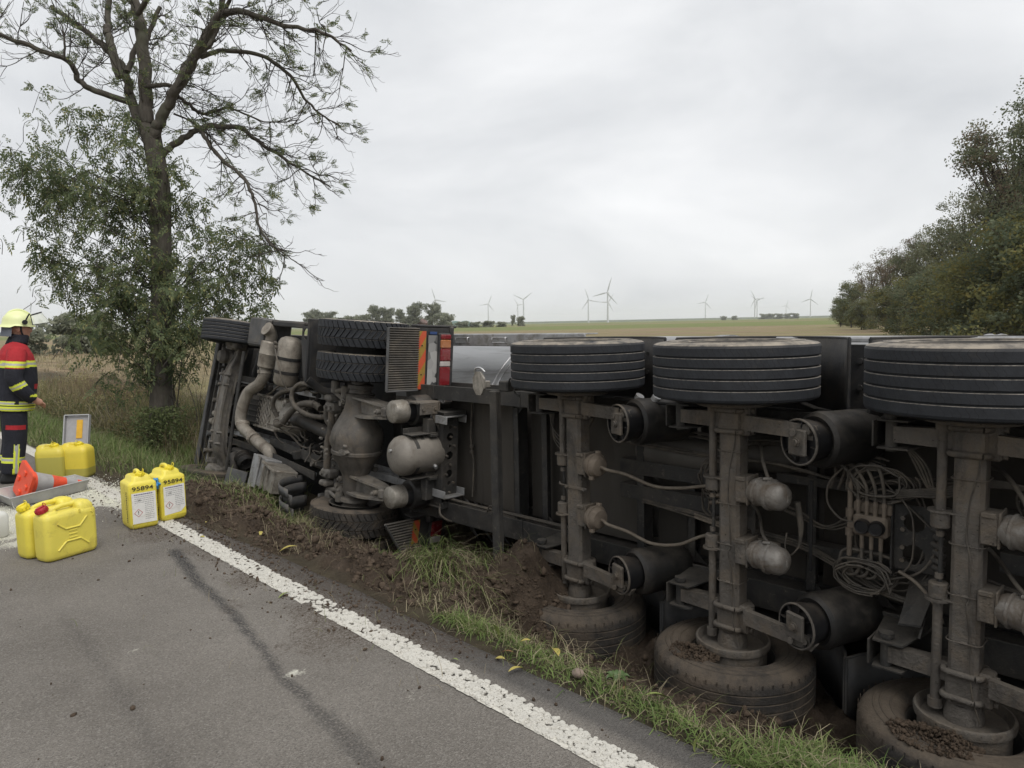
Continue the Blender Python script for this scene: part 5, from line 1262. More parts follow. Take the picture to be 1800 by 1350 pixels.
# lower battery carrier torn open, skirt plates
mb = MB(); mb.box((.52, 1.92, -.62), (.42, .46, .38), rot=(0, 8, -8), bev=.012); mb.box((.30, 2.02, -.60), (.02, .22, .42), rot=(0, 6, -6), bev=.004)
bt = tb(mb, 'battery_carrier', 'rail_alu')
mb = MB(); mb.box((.34, 1.45, -.60), (.30, .44, .30), rot=(4, 6, -10), bev=.012)
for q in (-.12, 0, .12): mb.box((.18, 1.45+q, -.60), (.03, .02, .30), rot=(4, 6, -10), bev=.003)
mb.box((.19, 1.45, -.44), (.04, .50, .03), rot=(4, 6, -10), bev=.004); tb(mb, 'step_box', 'alu_dirty')
mb = MB(); mb.box((.28, 2.48, -.86), (.02, .40, .36), rot=(0, 10, 12), bev=.004); tb(mb, 'skirt_plate', 'plastic_grey')
mb = MB(); mb.prism([(.24, 2.30, -.95), (.24, 2.02, -.78), (.24, 2.0, -.82), (.24, 2.25, -1.02)], (.02, 0, 0)); tb(mb, 'skirt_strip', 'rail_alu')
mb = MB(); mb.lathe([(0, .09), (.04, .12), (.06, .09), (.10, .12), (.12, .09), (.16, .12), (.20, .09)], (.45, 2.72, -.52), (0, -.6, -.3), 16); mb.tube([(.45, 2.95, -.56), (.42, 2.85, -.62), (.42, 2.78, -.75)], .06, 10, 5); tb(mb, 'intake_bellows', 'chassis_dark')
mb = MB(); mb.box((.60, 2.9, -.62), (.24, .5, .30), bev=.03)
for k in range(6): mb.box((.47, 2.9, -.74+.045*k), (.02, .46, .014), bev=.003)
tb(mb, 'radiator_grille', 'chassis_dark')
# longitudinal grey shields and straps in the lower half
for (y0, y1, w0, w1, h) in ((2.3, .55, -.20, -.30, .62), (2.0, .9, -.36, -.42, .50)):
    mb = MB(); mb.prism([(h, y0, w0), (h, y1, w0-.06), (h, y1, w1-.10), (h, y0, w1)], (.012, 0, 0)); tb(mb, 'shield_plate', 'chassis')
# coolant and air hoses around the gearbox rear
HS = [([(.52, 1.98, .12), (.46, 2.02, .26), (.44, 1.92, .40), (.46, 1.70, .50), (.50, 1.45, .54), (.54, 1.30, .60)], .030),
      ([(.54, 1.22, .62), (.46, 1.36, .62), (.42, 1.46, .50), (.42, 1.40, .36), (.46, 1.15, .27), (.52, .90, .26), (.58, .72, .30)], .030),
      ([(.50, 1.96, .06), (.44, 1.80, .04), (.42, 1.62, .10), (.44, 1.50, .24), (.48, 1.34, .36), (.52, 1.12, .40), (.56, .98, .36)], .042),
      ([(.60, .74, .56), (.54, .78, .40), (.54, .76, .24), (.60, .62, .12)], .036),
      ([(.56, .58, .30), (.50, .50, .10), (.52, .40, .06), (.58, .30, .12)], .022)]
for pts, r_ in HS:
    mb = MB(); mb.tube(pts, r_, 12, 7); h_ = tb(mb, 'coolant_hose', 'hose')
    mb = MB()
    for q in (0.12, .88):
        S = spline(pts, 7); i = int(q*(len(S)-2)); mb.lathe([(-.012, r_), (-.012, r_+.005), (.012, r_+.005), (.012, r_)], S[i], S[i+1]-S[i], 12)
    tb(mb, 'hose_clamp', 'axle_metal', h_)
rr = random.Random(77)
def clutter(c, ext, n, L, r0_, r1_, mat, name):
    for i in range(n):
        p = Vector([c[k]+rr.uniform(-1, 1)*ext[k] for k in range(3)]); d = Vector((rr.uniform(-.3, .3), rr.choice((-1, 1))*rr.uniform(.6, 1), rr.uniform(-.5, .5))).normalized()
        P = [p]
        for k in range(4): d = (d+Vector((rr.uniform(-.5, .5), rr.uniform(-.5, .5), rr.uniform(-.6, .6)))).normalized(); P.append(P[-1]+d*L/4)
        mb = MB(); mb.tube(P, rr.uniform(r0_, r1_), 6, 4); tb(mb, name, mat)
clutter((.66, 1.2, -.16), (.05, .5, .10), 16, .55, .007, .014, 'hose', 'cable')
clutter((.60, 1.1, .42), (.06, .35, .14), 10, .45, .007, .014, 'hose', 'cable')
clutter((.70, 3.0, .45), (.05, .4, .12), 8, .4, .008, .015, 'hose', 'cable')
clutter((.66, .9, -.30), (.04, .3, .06), 6, .4, .008, .016, 'hose', 'cable')
clutter((.70, 3.2, -.30), (.05, .4, .10), 6, .4, .008, .015, 'hose', 'cable')
# small components scattered on the frame: valves, brackets, connectors
for i in range(22):
    y = rr.uniform(.55, 3.1); w_ = rr.choice((rr.uniform(.36, .62), rr.uniform(-.40, -.12), rr.uniform(.3, .6)))
    mb = MB(); s_ = rr.uniform(.05, .11); mb.box((rr.uniform(.62, .74), y, w_), (s_, s_*rr.uniform(.6, 1.6), s_*rr.uniform(.6, 1.4)), rot=(rr.uniform(-15, 15), rr.uniform(-15, 15), rr.uniform(-15, 15)), bev=.012)
    mb.cyl((.60, y, w_), (.68, y, w_), s_*.3, n=8); tb(mb, 'valve', rr.choice(('chassis', 'cast_metal', 'chassis_dark')))
# crushed plastic hanging from the lower mudguard
for pts in ([(1.15, -1.30, -.45), (1.25, -1.5, -.66), (1.32, -1.7, -.9)], [(1.2, -1.25, -.5), (1.2, -1.42, -.74), (1.28, -1.52, -.92)], [(1.12, -1.22, -.44), (1.08, -1.3, -.62), (1.14, -1.36, -.82)]):
    mb = MB(); mb.sheet(spline(pts, 4), (.05, .16, .03), .006); tb(mb, 'torn_mudguard_sheet', 'plastic_grey')
mb = MB(); mb.tube([(.80, -1.12, -.42), (.74, -1.2, -.52), (.86, -1.26, -.60), (.98, -1.2, -.52), (.92, -1.12, -.44)], .012, 6, 5); mb.tube([(.86, -1.1, -.40), (.95, -1.2, -.5), (1.05, -1.25, -.62)], .01, 6, 4); tb(mb, 'cable', 'hose')
# ------------------------------------------------------------------ foliage helpers
def leafmat(name, c0, c1, scale=.8, trans=.35, c2=None):
    m, t, b = newmat(name)
    tc = N(t, 'ShaderNodeTexCoord'); g = N(t, 'ShaderNodeNewGeometry')
    n1 = N(t, 'ShaderNodeTexNoise', {'Vector': tc.outputs['Object'], 'Scale': scale, 'Detail': 4, 'Roughness': .6})
    f = math_(t, 'ADD', math_(t, 'MULTIPLY', n1.outputs[0], .9), math_(t, 'MULTIPLY', g.outputs['Random Per Island'], .5))
    c = mixc(t, ramp(t, f, .35, 1.0), c0, c1)
    if c2: c = mixc(t, ramp(t, g.outputs['Random Per Island'], .80, .97), c, c2)
    t.links.new(c, b.inputs['Base Color']); b.inputs['Roughness'].default_value = .7; b.inputs['Specular IOR Level'].default_value = .25
    tr = N(t, 'ShaderNodeBsdfTranslucent', {'Color': c}); mxs = N(t, 'ShaderNodeMixShader', {0: trans})
    t.links.new(b.outputs[0], mxs.inputs[1]); t.links.new(tr.outputs[0], mxs.inputs[2])
    out = [n for n in t.nodes if n.type == 'OUTPUT_MATERIAL'][0]; t.links.new(mxs.outputs[0], out.inputs[0])
leafmat('ash_leaf', (0.078, 0.108, 0.056), (0.195, 0.228, 0.112), 1.1, .50, (0.27, 0.26, 0.11))
leafmat('wood_dark', (0.090, 0.116, 0.074), (0.200, 0.226, 0.135), .35, .46, (0.12, 0.115, 0.05))
leafmat('wood_light', (0.110, 0.126, 0.080), (0.245, 0.255, 0.160), .4, .46, (0.19, 0.165, 0.08))
leafmat('wood_brown', (0.110, 0.090, 0.066), (0.210, 0.170, 0.120), .4, .38, (0.16, 0.10, 0.06))
leafmat('wood_yellow', (0.115, 0.124, 0.052), (0.240, 0.232, 0.095), .5, .46, (0.21, 0.17, 0.05))
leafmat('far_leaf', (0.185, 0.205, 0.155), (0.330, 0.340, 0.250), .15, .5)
M('twig', (0.055, 0.048, 0.040), .9, 0, .3, 20, bump=.2)
M('bark_far', (0.085, 0.075, 0.062), .9, 0, .3, 3, bump=0)

def rot_frames(n, rs, up=.0):
    """n random orthonormal frames (u, v, w)"""
    u = rs.normal(size=(n, 3)); u[:, 2] *= (1-up); u /= np.linalg.norm(u, axis=1, keepdims=True)+1e-9
    a = rs.normal(size=(n, 3)); v = np.cross(u, a); v /= np.linalg.norm(v, axis=1, keepdims=True)+1e-9
    return u, v, np.cross(u, v)
# pinnate leaf: rachis direction u, blade side v, droop along w
_L = []
for (t_, side, ln) in ((.22, 1, .34), (.22, -1, .34), (.45, 1, .40), (.45, -1, .40), (.68, 1, .38), (.68, -1, .38), (.88, 1, .30), (.88, -1, .30), (1.0, 0, .36)):
    d = np.array([.62, side*.78]) if side else np.array([1.0, 0]); d = d/np.linalg.norm(d); p = np.array([t_, 0]); q = np.array([-d[1], d[0]])*.085
    _L.append([p, p+d*ln*.5+q, p+d*ln, p+d*ln*.5-q])
_L = np.array(_L)                                    # (9,4,2)
def pinnate(P, U, V, W, S, droop, rs):
    n = len(P); x = _L[..., 0].reshape(1, 36, 1); y = _L[..., 1].reshape(1, 36, 1)
    d = -(x**2)*np.asarray(droop).reshape(n, 1, 1)*.55
    j = rs.normal(size=(n, 36, 3))*.02
    q = P[:, None]+np.asarray(S).reshape(n, 1, 1)*(U[:, None]*x+V[:, None]*y+np.array([0, 0, 1.0])[None, None]*d+j)
    F = (np.arange(36).reshape(1, 9, 4)+(np.arange(n)*36).reshape(n, 1, 1)).reshape(-1, 4)
    return q.reshape(-1, 3), F

# ------------------------------------------------------------------ the ash tree at the ditch (plane coordinates: s along the view's right, t up, q away)
AB = Vector((4.441, 13.27, -.5)); A_R = Vector((math.cos(YAW), -math.sin(YAW), 0)); A_Q = Vector((math.sin(YAW), math.cos(YAW), 0))
LIMBS = {
 'trunk': ([(0, -.1), (.06, .91), (.13, 1.92), (.20, 2.91), (.24, 3.88), (.27, 4.56), (.22, 5.09), (.18, 5.44)], .20, .15, 0, 0),
 'stem': ([(.18, 5.21), (.08, 5.57), (.08, 5.93), (.07, 6.7), (.03, 7.29), (-.07, 7.67), (-.22, 8.41), (-.26, 9.6)], .125, .06, 0, .3),
 'left': ([(.13, 5.33), (-.06, 5.62), (-.30, 6.13), (-.40, 6.53), (-.62, 6.91), (-.99, 7.27), (-1.48, 7.66), (-1.92, 7.98)], .095, .03, .1, .9),
 'left2': ([(-.40, 6.49), (-.61, 7.07), (-.72, 7.38), (-.77, 7.69), (-.79, 8.5)], .075, .04, .2, .8),
 'leftlow': ([(-.20, 6.04), (-.74, 6.22), (-.96, 6.34), (-1.05, 6.63), (-1.51, 6.8), (-1.9, 6.94), (-2.28, 7.09), (-2.9, 7.15)], .055, .018, .28, -.8),
 'ltwig': ([(-1.05, 6.63), (-.98, 6.9), (-.98, 7.12)], .02, .01, -.3, -.4),
 'right': ([(.18, 5.21), (.30, 5.51), (.52, 5.84), (.79, 6.18), (1.09, 6.57), (1.44, 7.07), (1.73, 7.26), (2.12, 7.20), (2.71, 6.97), (3.31, 6.83), (3.81, 6.52)], .10, .014, 0, -.7),
 'rfork': ([(.76, 6.17), (.85, 6.54), (1.15, 6.88), (1.28, 7.27), (1.34, 7.64), (1.49, 8.4)], .06, .035, -.2, .5),
 'rup': ([(1.63, 7.21), (1.83, 7.5), (2.09, 7.77), (2.58, 7.99), (3.2, 7.8)], .035, .012, -.3, -.9),
 'rmid': ([(1.17, 6.64), (1.54, 6.80), (2.09, 6.75), (2.49, 6.51), (2.71, 6.14), (2.98, 5.87), (3.28, 5.71)], .040, .010, -.2, .7),
 'low': ([(.33, 5.08), (.52, 5.30), (.78, 5.48), (1.03, 5.63), (1.56, 5.62), (1.83, 5.43), (2.25, 5.14), (2.62, 4.89), (3.08, 4.61)], .060, .010, 0, .6),
 'low2': ([(.95, 5.55), (1.09, 5.40), (1.32, 5.07), (1.79, 4.63), (1.97, 4.22), (2.07, 3.78), (2.34, 3.45), (2.70, 3.20)], .038, .008, .1, -.5),
 'stub': ([(.12, 6.25), (.37, 6.31), (.52, 6.29), (.52, 6.19), (.64, 6.09), (.85, 5.95), (1.32, 6.06), (1.85, 5.85), (2.48, 5.90)], .042, .008, 0, .9),
 'back': ([(-.32, 6.60), (-.20, 7.10), (-.09, 7.33), (.07, 7.9)], .05, .035, .3, .8),
 'top': ([(.06, 7.44), (.35, 7.59), (.65, 7.70), (1.24, 8.01)], .045, .02, 0, -.6),
 'rdown': ([(.53, 5.83), (.81, 5.69), (1.18, 5.31), (1.45, 4.82)], .018, .006, .1, .6),
}
CLUST = [(-.69, 3.61, 1.1, 1.1, 2.6), (-1.31, 4.59, 1.21, .63, 1.8), (-1.97, 4.89, .63, .53, .8), (-.21, 4.86, .63, .74, 1.2), (-.78, 5.87, .84, .47, .6), (-.6, 2.73, .84, .63, 1.3), (.11, 2.22, 1.05, .53, 1.5), (1.21, 3.18, .84, .63, 1.3), (1.67, 3.46, .47, .37, .5), (.82, 2.45, 1.05, .47, 1.2), (.48, 1.71, .42, .53, .6), (-.48, 1.63, .63, .63, .9), (.54, 4.46, .47, .63, .7), (.21, 3.1, .63, .84, 1.0), (-1.42, 3.14, .42, .42, .4), (1.62, 2.43, .47, .21, .3)]
ra = random.Random(21); rsa = np.random.RandomState(21)
def A3(s, t_, q): return A_R*s+A_Q*q+Vector((0, 0, t_))
ash = thing('ash_tree', AB, 'ash tree with half-bare crown leaning over the nose of the truck', 'tree')
limbs3 = {}
for nm, (pts, ra0, ra1, q0, q1) in LIMBS.items():
    K = len(pts); limbs3[nm] = [A3(s, t_, q0+(q1-q0)*i/(K-1)) for i, (s, t_) in enumerate(pts)]
mb = MB(); mb.tube(limbs3['trunk'], [.215, .185, .175, .17, .165, .16, .155, .15], 20, 8)
for k in range(7):
    a = k*.9; mb.tube([Vector((.11*math.cos(a), .11*math.sin(a), .45)), Vector((.17*math.cos(a), .17*math.sin(a), .12)), Vector((.33*math.cos(a), .33*math.sin(a), -.12))], [.09, .09, .05], 8, 4)
def abuild(mb, name, mats, parent):
    return link(name, mb.mesh(name, mats), parent)
trunk = abuild(mb, 'trunk', ['wood_bark'], ash)
for nm, (pts, ra0, ra1, q0, q1) in LIMBS.items():
    if nm == 'trunk': continue
    P = spline(limbs3[nm], 5)
    P = [p+Vector((ra.uniform(-1, 1), ra.uniform(-1, 1), ra.uniform(-1, 1)))*min(.02, ra0*.3) for p in P]
    mb = MB(); mb.tube(P, [ra0, (ra0*.62+ra1*.38), ra1], 12 if ra0 > .05 else 8, 2)
    abuild(mb, 'limb', ['wood_bark'], ash)
# twigs and their leaves
LP, LU, SPARSE = [], [], []
tw = MB()
def twig(p, d, L, r, grav, depth, leafp, curl=.35):
    P = [p]; n = 5
    for k in range(n):
        d = (d+Vector((ra.uniform(-1, 1), ra.uniform(-1, 1), ra.uniform(-1, 1)))*curl*.5+Vector((0, 0, grav if k < 3 else .34))).normalized()
        P.append(P[-1]+d*L/n)
    tw.tube(P, [r, r*.45], 5 if r > .006 else 4, 2 if r > .006 else 1, caps=False)
    if depth > 0:
        for k in range(ra.choice((3, 4, 4, 5)) if depth > 1 else ra.choice((2, 2, 3))):
            i = ra.randint(1, n); dd = (d+Vector((ra.uniform(-1, 1), ra.uniform(-1, 1), ra.uniform(-.6, .6)))*.9).normalized()
            twig(P[i], dd, L*ra.uniform(.4, .65), r*.6, grav, depth-1, leafp, curl)
    if ra.random() < leafp:
        for k in range(ra.choice((3, 5, 7))):
            LP.append(P[-1]-d*ra.uniform(0, .12)); LU.append((d*.8+Vector((ra.uniform(-1, 1), ra.uniform(-1, 1), ra.uniform(-.5, .6)))).normalized()); SPARSE.append(len(LP)-1)
    return P
SPAWN = {'right': (48, .80, -.17, .15), 'rmid': (24, .70, -.17, .10), 'low': (28, .72, -.20, .10), 'low2': (24, .62, -.17, .11), 'stub': (18, .6, -.05, .15), 'left': (16, .75, -.02, .20), 'left2': (10, .6, .02, .22), 'leftlow': (22, .65, -.03, .20),
         'rfork': (14, .7, .0, .16), 'rup': (20, .85, -.12, .24), 'back': (8, .55, .05, .12), 'top': (12, .65, .0, .18), 'stem': (14, .6, .04, .22), 'rdown': (7, .5, -.1, .12), 'ltwig': (5, .4, 0, .2)}
for nm, (n, L, grav, lp) in SPAWN.items():
    S = spline(limbs3[nm], 6); K = len(S)
    for i in range(n):
        q = (.22+.78*(i+ra.random())/n); k = min(int(q*(K-1)), K-2); p = S[k]; d0 = (S[k+1]-S[k]).normalized()
        d = (d0*ra.uniform(.3, 1.0)+Vector((ra.uniform(-1, 1), ra.uniform(-1, 1), ra.uniform(-.7, .8)))*.9).normalized()
        twig(p, d, L*ra.uniform(.7, 1.25)*(1.15-.35*q), .0100, grav, 2, lp)
# dense lower foliage: shoots from the trunk
for (s, t_, rx_, ry_, k_) in CLUST:
    for i in range(int(40*k_)):
        a = ra.random()*6.28; rr_ = math.sqrt(ra.random()); q = ra.gauss(0, .55)*min(1.2, rx_)
        tip = A3(s+rx_*rr_*math.cos(a), t_+ry_*rr_*math.sin(a), q)
        stt = A3(.22+ra.uniform(-.1, .1), max(.6, t_-ra.uniform(.3, 1.2)), 0) if i % 6 == 0 else tip-Vector((ra.uniform(-.3, .3), ra.uniform(-.3, .3), ra.uniform(.15, .45)))
        mid = (stt+tip)*.5+Vector((ra.uniform(-.1, .1), ra.uniform(-.1, .1), ra.uniform(.0, .2)))
        tw.tube([stt, mid, tip], [.010 if i % 6 == 0 else .005, .003], 4, 3, caps=False)
        S = spline([stt, mid, tip], 6)
        for j in range(ra.choice((6, 8, 10))):
            b = S[ra.randint(len(S)//2, len(S)-1)]+Vector((ra.gauss(0, .09), ra.gauss(0, .09), ra.gauss(0, .09)))
            LP.append(b); LU.append(Vector((ra.gauss(0, 1), ra.gauss(0, 1), ra.gauss(-.15, .5))).normalized())
abuild(tw, 'twigs', ['twig'], ash)['kind'] = 'stuff'
P = np.array([p[:] for p in LP]); U = np.array([u[:] for u in LU]); n = len(P)
_a = rsa.normal(size=(n, 3)); V_ = np.cross(U, _a); V_ /= np.linalg.norm(V_, axis=1, keepdims=True)
sz_ = rsa.uniform(.12, .21, n); sz_[SPARSE] *= .68; dr_ = rsa.uniform(.2, 1.1, n); dr_[SPARSE] *= .5
q, F = pinnate(P, U, V_, None, sz_, dr_, rsa)
crown = link('crown', npmesh('crown', q, F, ['ash_leaf']), ash); crown['kind'] = 'stuff'

# ------------------------------------------------------------------ broadleaf trees of the wood and far away
def crown_mesh(name, seed, H, R_, ncl, nleaf, leaf, mats, low=.12, shape=1.0, sparse=0.0, spread=1.0):
    rs = np.random.RandomState(seed); r_ = random.Random(seed)
    C = []
    lobes = [(r_.uniform(-.45, .45)*R_, r_.uniform(-.45, .45)*R_, H*(low+.12+(.86-low)*(k_+r_.random())/10), R_*r_.uniform(.42, .72)*(1.15-.55*k_/10)) for k_ in range(10)]
    while len(C) < ncl:
        lx_, ly_, lz_, lr_ = r_.choice(lobes)
        d = Vector((r_.gauss(0, 1), r_.gauss(0, 1), r_.gauss(0, 1))).normalized()*(lr_*r_.uniform(.45, 1.0))
        p = Vector((lx_, ly_, lz_))+Vector((d.x, d.y, d.z*shape))
        if p.z < H*low or p.z > H: continue
        C.append(p)
    C = np.array([c[:] for c in C]); n = ncl*nleaf
    cr_ = rs.uniform(.22, .55, ncl)*R_*.24*spread
    ci = np.repeat(np.arange(ncl), nleaf)
    off = rs.normal(size=(n, 3)); ln_ = np.linalg.norm(off, axis=1, keepdims=True); off = off/ln_*np.minimum(ln_, 1.9)*cr_[ci][:, None]*np.array([1, 1, .7])
    P = C[ci]+off
    u, v, w_ = rot_frames(n, rs); s = (leaf*rs.uniform(.6, 1.3, n))[:, None]
    q = np.stack([P-u*s, P+v*s*.55, P+u*s, P-v*s*.55], 1).reshape(-1, 3)
    F = np.arange(n*4).reshape(n, 4)
    mi = rs.choice(len(mats), ncl)[ci] if len(mats) > 1 else None
    me = npmesh(name, q, F, mats, False, mi)
    # branches to the clumps
    mb = MB(); tr = MB()
    tr.tube([(0, 0, -.4), (r_.uniform(-.1, .1), r_.uniform(-.1, .1), H*.2), (r_.uniform(-.2, .2), r_.uniform(-.2, .2), H*.5), (0, 0, H*.85)], [H*.022, H*.018, H*.012, H*.004], 8, 4)
    for i in range(0, ncl, 2):
        c = Vector(C[i]); b = Vector((0, 0, max(H*.08, c.z*r_.uniform(.35, .7)))); m_ = (b+c)*.5+Vector((0, 0, R_*.08))
        tr.tube([b, m_, c], [H*.006, H*.0015], 4, 3, caps=False)
    return me, tr.mesh(name+'_wood', ['bark_far'])
KT = {'tall': crown_mesh('crown_tall', 3, 15, 4.4, 330, 95, .085, ['wood_dark', 'wood_dark', 'wood_light'], .02, 1.0),
      'tall2': crown_mesh('crown_tall2', 4, 14, 4.3, 310, 95, .085, ['wood_dark', 'wood_light', 'wood_brown'], .02, 1.0),
      'light': crown_mesh('crown_light', 5, 11, 3.6, 210, 85, .085, ['wood_light'], .1, 1.1),
      'brown': crown_mesh('crown_brown', 6, 10, 3.8, 190, 45, .085, ['wood_brown', 'wood_brown', 'wood_light'], .03, 1.1),
      'shrub': crown_mesh('crown_shrub', 7, 5, 3.0, 220, 75, .075, ['wood_dark', 'wood_yellow', 'wood_light'], .0, .8),
      'shrub2': crown_mesh('crown_shrub2', 8, 5, 3.0, 220, 75, .075, ['wood_yellow', 'wood_dark'], .0, .8),
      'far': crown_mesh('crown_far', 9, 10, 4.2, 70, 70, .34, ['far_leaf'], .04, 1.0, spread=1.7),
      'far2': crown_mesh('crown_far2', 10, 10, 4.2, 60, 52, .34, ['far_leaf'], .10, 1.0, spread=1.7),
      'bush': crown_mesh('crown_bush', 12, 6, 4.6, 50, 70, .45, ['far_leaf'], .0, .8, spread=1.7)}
def cam_pt(px, depth, z=-.3):
    xc = (px-900)/1250*depth
    return Vector((xc*A_R.x+depth*A_Q.x, xc*A_R.y+depth*A_Q.y, z))
def tree(kind, loc, H, label, cat, group, name, wide=1.0):
    base = {'tall': 15, 'tall2': 14, 'light': 11, 'brown': 10, 'shrub': 5, 'shrub2': 5, 'far': 10, 'far2': 10, 'bush': 6}[kind]
    s = H/base; o = thing(name, loc, label, cat, group); o.scale = (s*wide, s*wide, s); o.rotation_euler = (0, 0, ra.random()*6.28)
    link('trunk', KT[kind][1], o); link('crown', KT[kind][0], o)
    return o
WG = 'trees of the wood beyond the trailer'
WOOD = [('tall', 1850, 37, 14.2, 'tall dark tree cut off by the right picture edge'), ('tall2', 1782, 43, 13.2, 'tall dark leafy tree just inside the right picture edge'), ('tall', 1910, 34, 14, 'tall dark tree behind the rearmost trailer tyre, mostly outside the picture'),
        ('light', 1690, 56, 11.2, 'pale olive willow-like tree against the tall dark trees'), ('tall2', 1815, 58, 14.5, 'dark tree standing behind the two tall trees at the right edge'),
        ('light', 1640, 68, 10.2, 'grey-green tree left of the pale olive willow-like tree'), ('tall2', 1600, 82, 10.6, 'round green tree in the middle of the wood'),
        ('brown', 1558, 92, 10.4, 'brown half-bare tree with twiggy top in the wood'), ('brown', 1530, 104, 9.6, 'smaller reddish brown thin-leaved tree near the end of the wood'), ('shrub', 1497, 122, 7.6, 'dark tree near the left end of the wood'), ('shrub', 1478, 136, 5.2, 'low dark bush forming the left tip of the wood')]
for kd, px, d, H, lb in WOOD: tree(kd, cam_pt(px, d), H, lb, 'tree', WG, 'wood_tree', 1.0 if kd != 'shrub' else .9)
SH = [(1515, 100, 4.2, 'low shrub at the field edge under the reddish brown tree'), (1560, 84, 5.0, 'olive shrub at the foot of the brown half-bare tree'), (1605, 68, 5.2, 'shrub at the foot of the round green tree'), (1655, 55, 5.4, 'broad dark shrub under the grey-green tree'), (1705, 46, 5.6, 'shrub below the pale olive willow-like tree'), (1755, 39, 6.2, 'yellowish green shrub between the last trailer tyre and the tall trees'), (1815, 34, 6.5, 'yellowish green shrub cut by the right picture edge')]
for i, (px, d, H, lb) in enumerate(SH): tree('shrub2' if i in (1, 5, 6) else 'shrub', cam_pt(px, d), H, lb, 'shrub', 'shrubs along the wood', 'wood_shrub', 1.1)
ORD = ['first', 'second', 'third', 'fourth', 'fifth', 'sixth', 'seventh', 'eighth', 'ninth', 'tenth', 'eleventh', 'twelfth', 'thirteenth']
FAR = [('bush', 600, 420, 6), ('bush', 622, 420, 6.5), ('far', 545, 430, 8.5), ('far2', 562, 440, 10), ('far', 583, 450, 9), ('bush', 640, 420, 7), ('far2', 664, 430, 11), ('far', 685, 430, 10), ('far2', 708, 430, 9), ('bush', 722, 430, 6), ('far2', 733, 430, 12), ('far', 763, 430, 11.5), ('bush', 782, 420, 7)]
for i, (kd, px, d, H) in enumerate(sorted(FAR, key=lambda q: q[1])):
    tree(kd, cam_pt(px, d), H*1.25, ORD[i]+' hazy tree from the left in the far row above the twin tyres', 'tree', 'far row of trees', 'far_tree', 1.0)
for i, (px, d, H, w_) in enumerate(((815, 400, 3.6, 1.6), (838, 400, 3.2, 1.6), (862, 410, 3.6, 1.5), (884, 410, 3.0, 1.6))):
    tree('bush', cam_pt(px, d), H, ORD[i]+' low hazy hedge bush from the left, right of the far row of trees', 'bush', 'far hedge bushes', 'hedge_bush', w_)
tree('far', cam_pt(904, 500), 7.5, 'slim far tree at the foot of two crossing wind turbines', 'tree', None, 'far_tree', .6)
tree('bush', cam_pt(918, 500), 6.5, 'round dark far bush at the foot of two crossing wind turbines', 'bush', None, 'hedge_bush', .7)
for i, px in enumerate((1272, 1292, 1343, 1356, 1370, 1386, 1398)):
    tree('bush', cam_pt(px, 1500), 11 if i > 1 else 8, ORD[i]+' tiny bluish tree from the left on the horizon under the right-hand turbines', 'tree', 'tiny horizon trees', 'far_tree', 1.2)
tree('bush', cam_pt(150, 64), 3.6, 'round dark bush in the stubble field behind the firefighter', 'bush', None, 'field_bush', 1.15)
tree('bush', cam_pt(182, 70), 2.6, 'low dark bush half hidden by the ash tree', 'bush', None, 'field_bush', 1.1)
tree('far2', cam_pt(56, 330), 7.5, 'small far tree right beside the firefighter visor', 'tree', None, 'far_tree'); tree('far', cam_pt(75, 340), 6.5, 'small far tree second from the firefighter', 'tree', None, 'far_tree', .7); tree('far2', cam_pt(90, 340), 6.0, 'thin bare far tree third from the firefighter', 'tree', None, 'far_tree', .6)
tree('bush', cam_pt(48, 60), 2.3, 'small dark bush right behind the firefighter neck', 'bush', None, 'field_bush')
for i, px in enumerate((803, 820)):   # green dome tanks beyond the hedge
    mb = MB(); mb.lathe([(0, 9.5), (2.2, 9.3), (5.2, 6.8), (6.6, 3.4), (7.0, 0)], (0, 0, 0), (0, 0, 1), 24)
    M('dome_green', (0.10, 0.16, 0.14), .6, 0, .1, 1, bump=0)
    o = link('biogas_dome', mb.mesh('biogas_dome', ['dome_green'])); o.location = cam_pt(px, 900, -.5)
    tag(o, ('left' if i == 0 else 'right') + ' of the two green storage domes on the horizon', 'dome', 'green domes on the horizon')
mb = MB(); mb.box((0, 0, 1.6), (14, 7, 3.2), bev=.02); M('brick_far', (0.20, 0.11, 0.08), .9, 0, .15, 1, bump=0); M('roof_far', (0.16, 0.10, 0.085), .8, 0, .15, 1, bump=0)
hs = thing('farmhouse', cam_pt(742, 440, -.3), 'small brick farmhouse roof among the far row of trees', 'house'); hs.rotation_euler = (0, 0, .6)
link('wall', mb.mesh('wall', ['brick_far']), hs)
mb = MB(); mb.prism([(-7.3, -4, 3.1), (-7.3, 4, 3.1), (-7.3, 0, 6.2)], (14.6, 0, 0)); link('roof', mb.mesh('roof', ['roof_far']), hs)
# far low dyke along the horizon
mb = MB()
P = [cam_pt(px, 2600, -.5) for px in range(-900, 3000, 150)]
vs, fs = [], []
for p in P:
    d = Vector((p.x, p.y, 0)).normalized()
    vs += [p-d*25, p+Vector((0, 0, 7)), p+d*25]
for i in range(len(P)-1): fs += [[i*3, i*3+3, i*3+4, i*3+1], [i*3+1, i*3+4, i*3+5, i*3+2]]
mb.add(vs, fs, True); M('dyke_grass', (0.085, 0.105, 0.055), .95, 0, .2, .02, bump=0); tag(build(mb, 'hill_dyke', ['dyke_grass']), kind='structure')

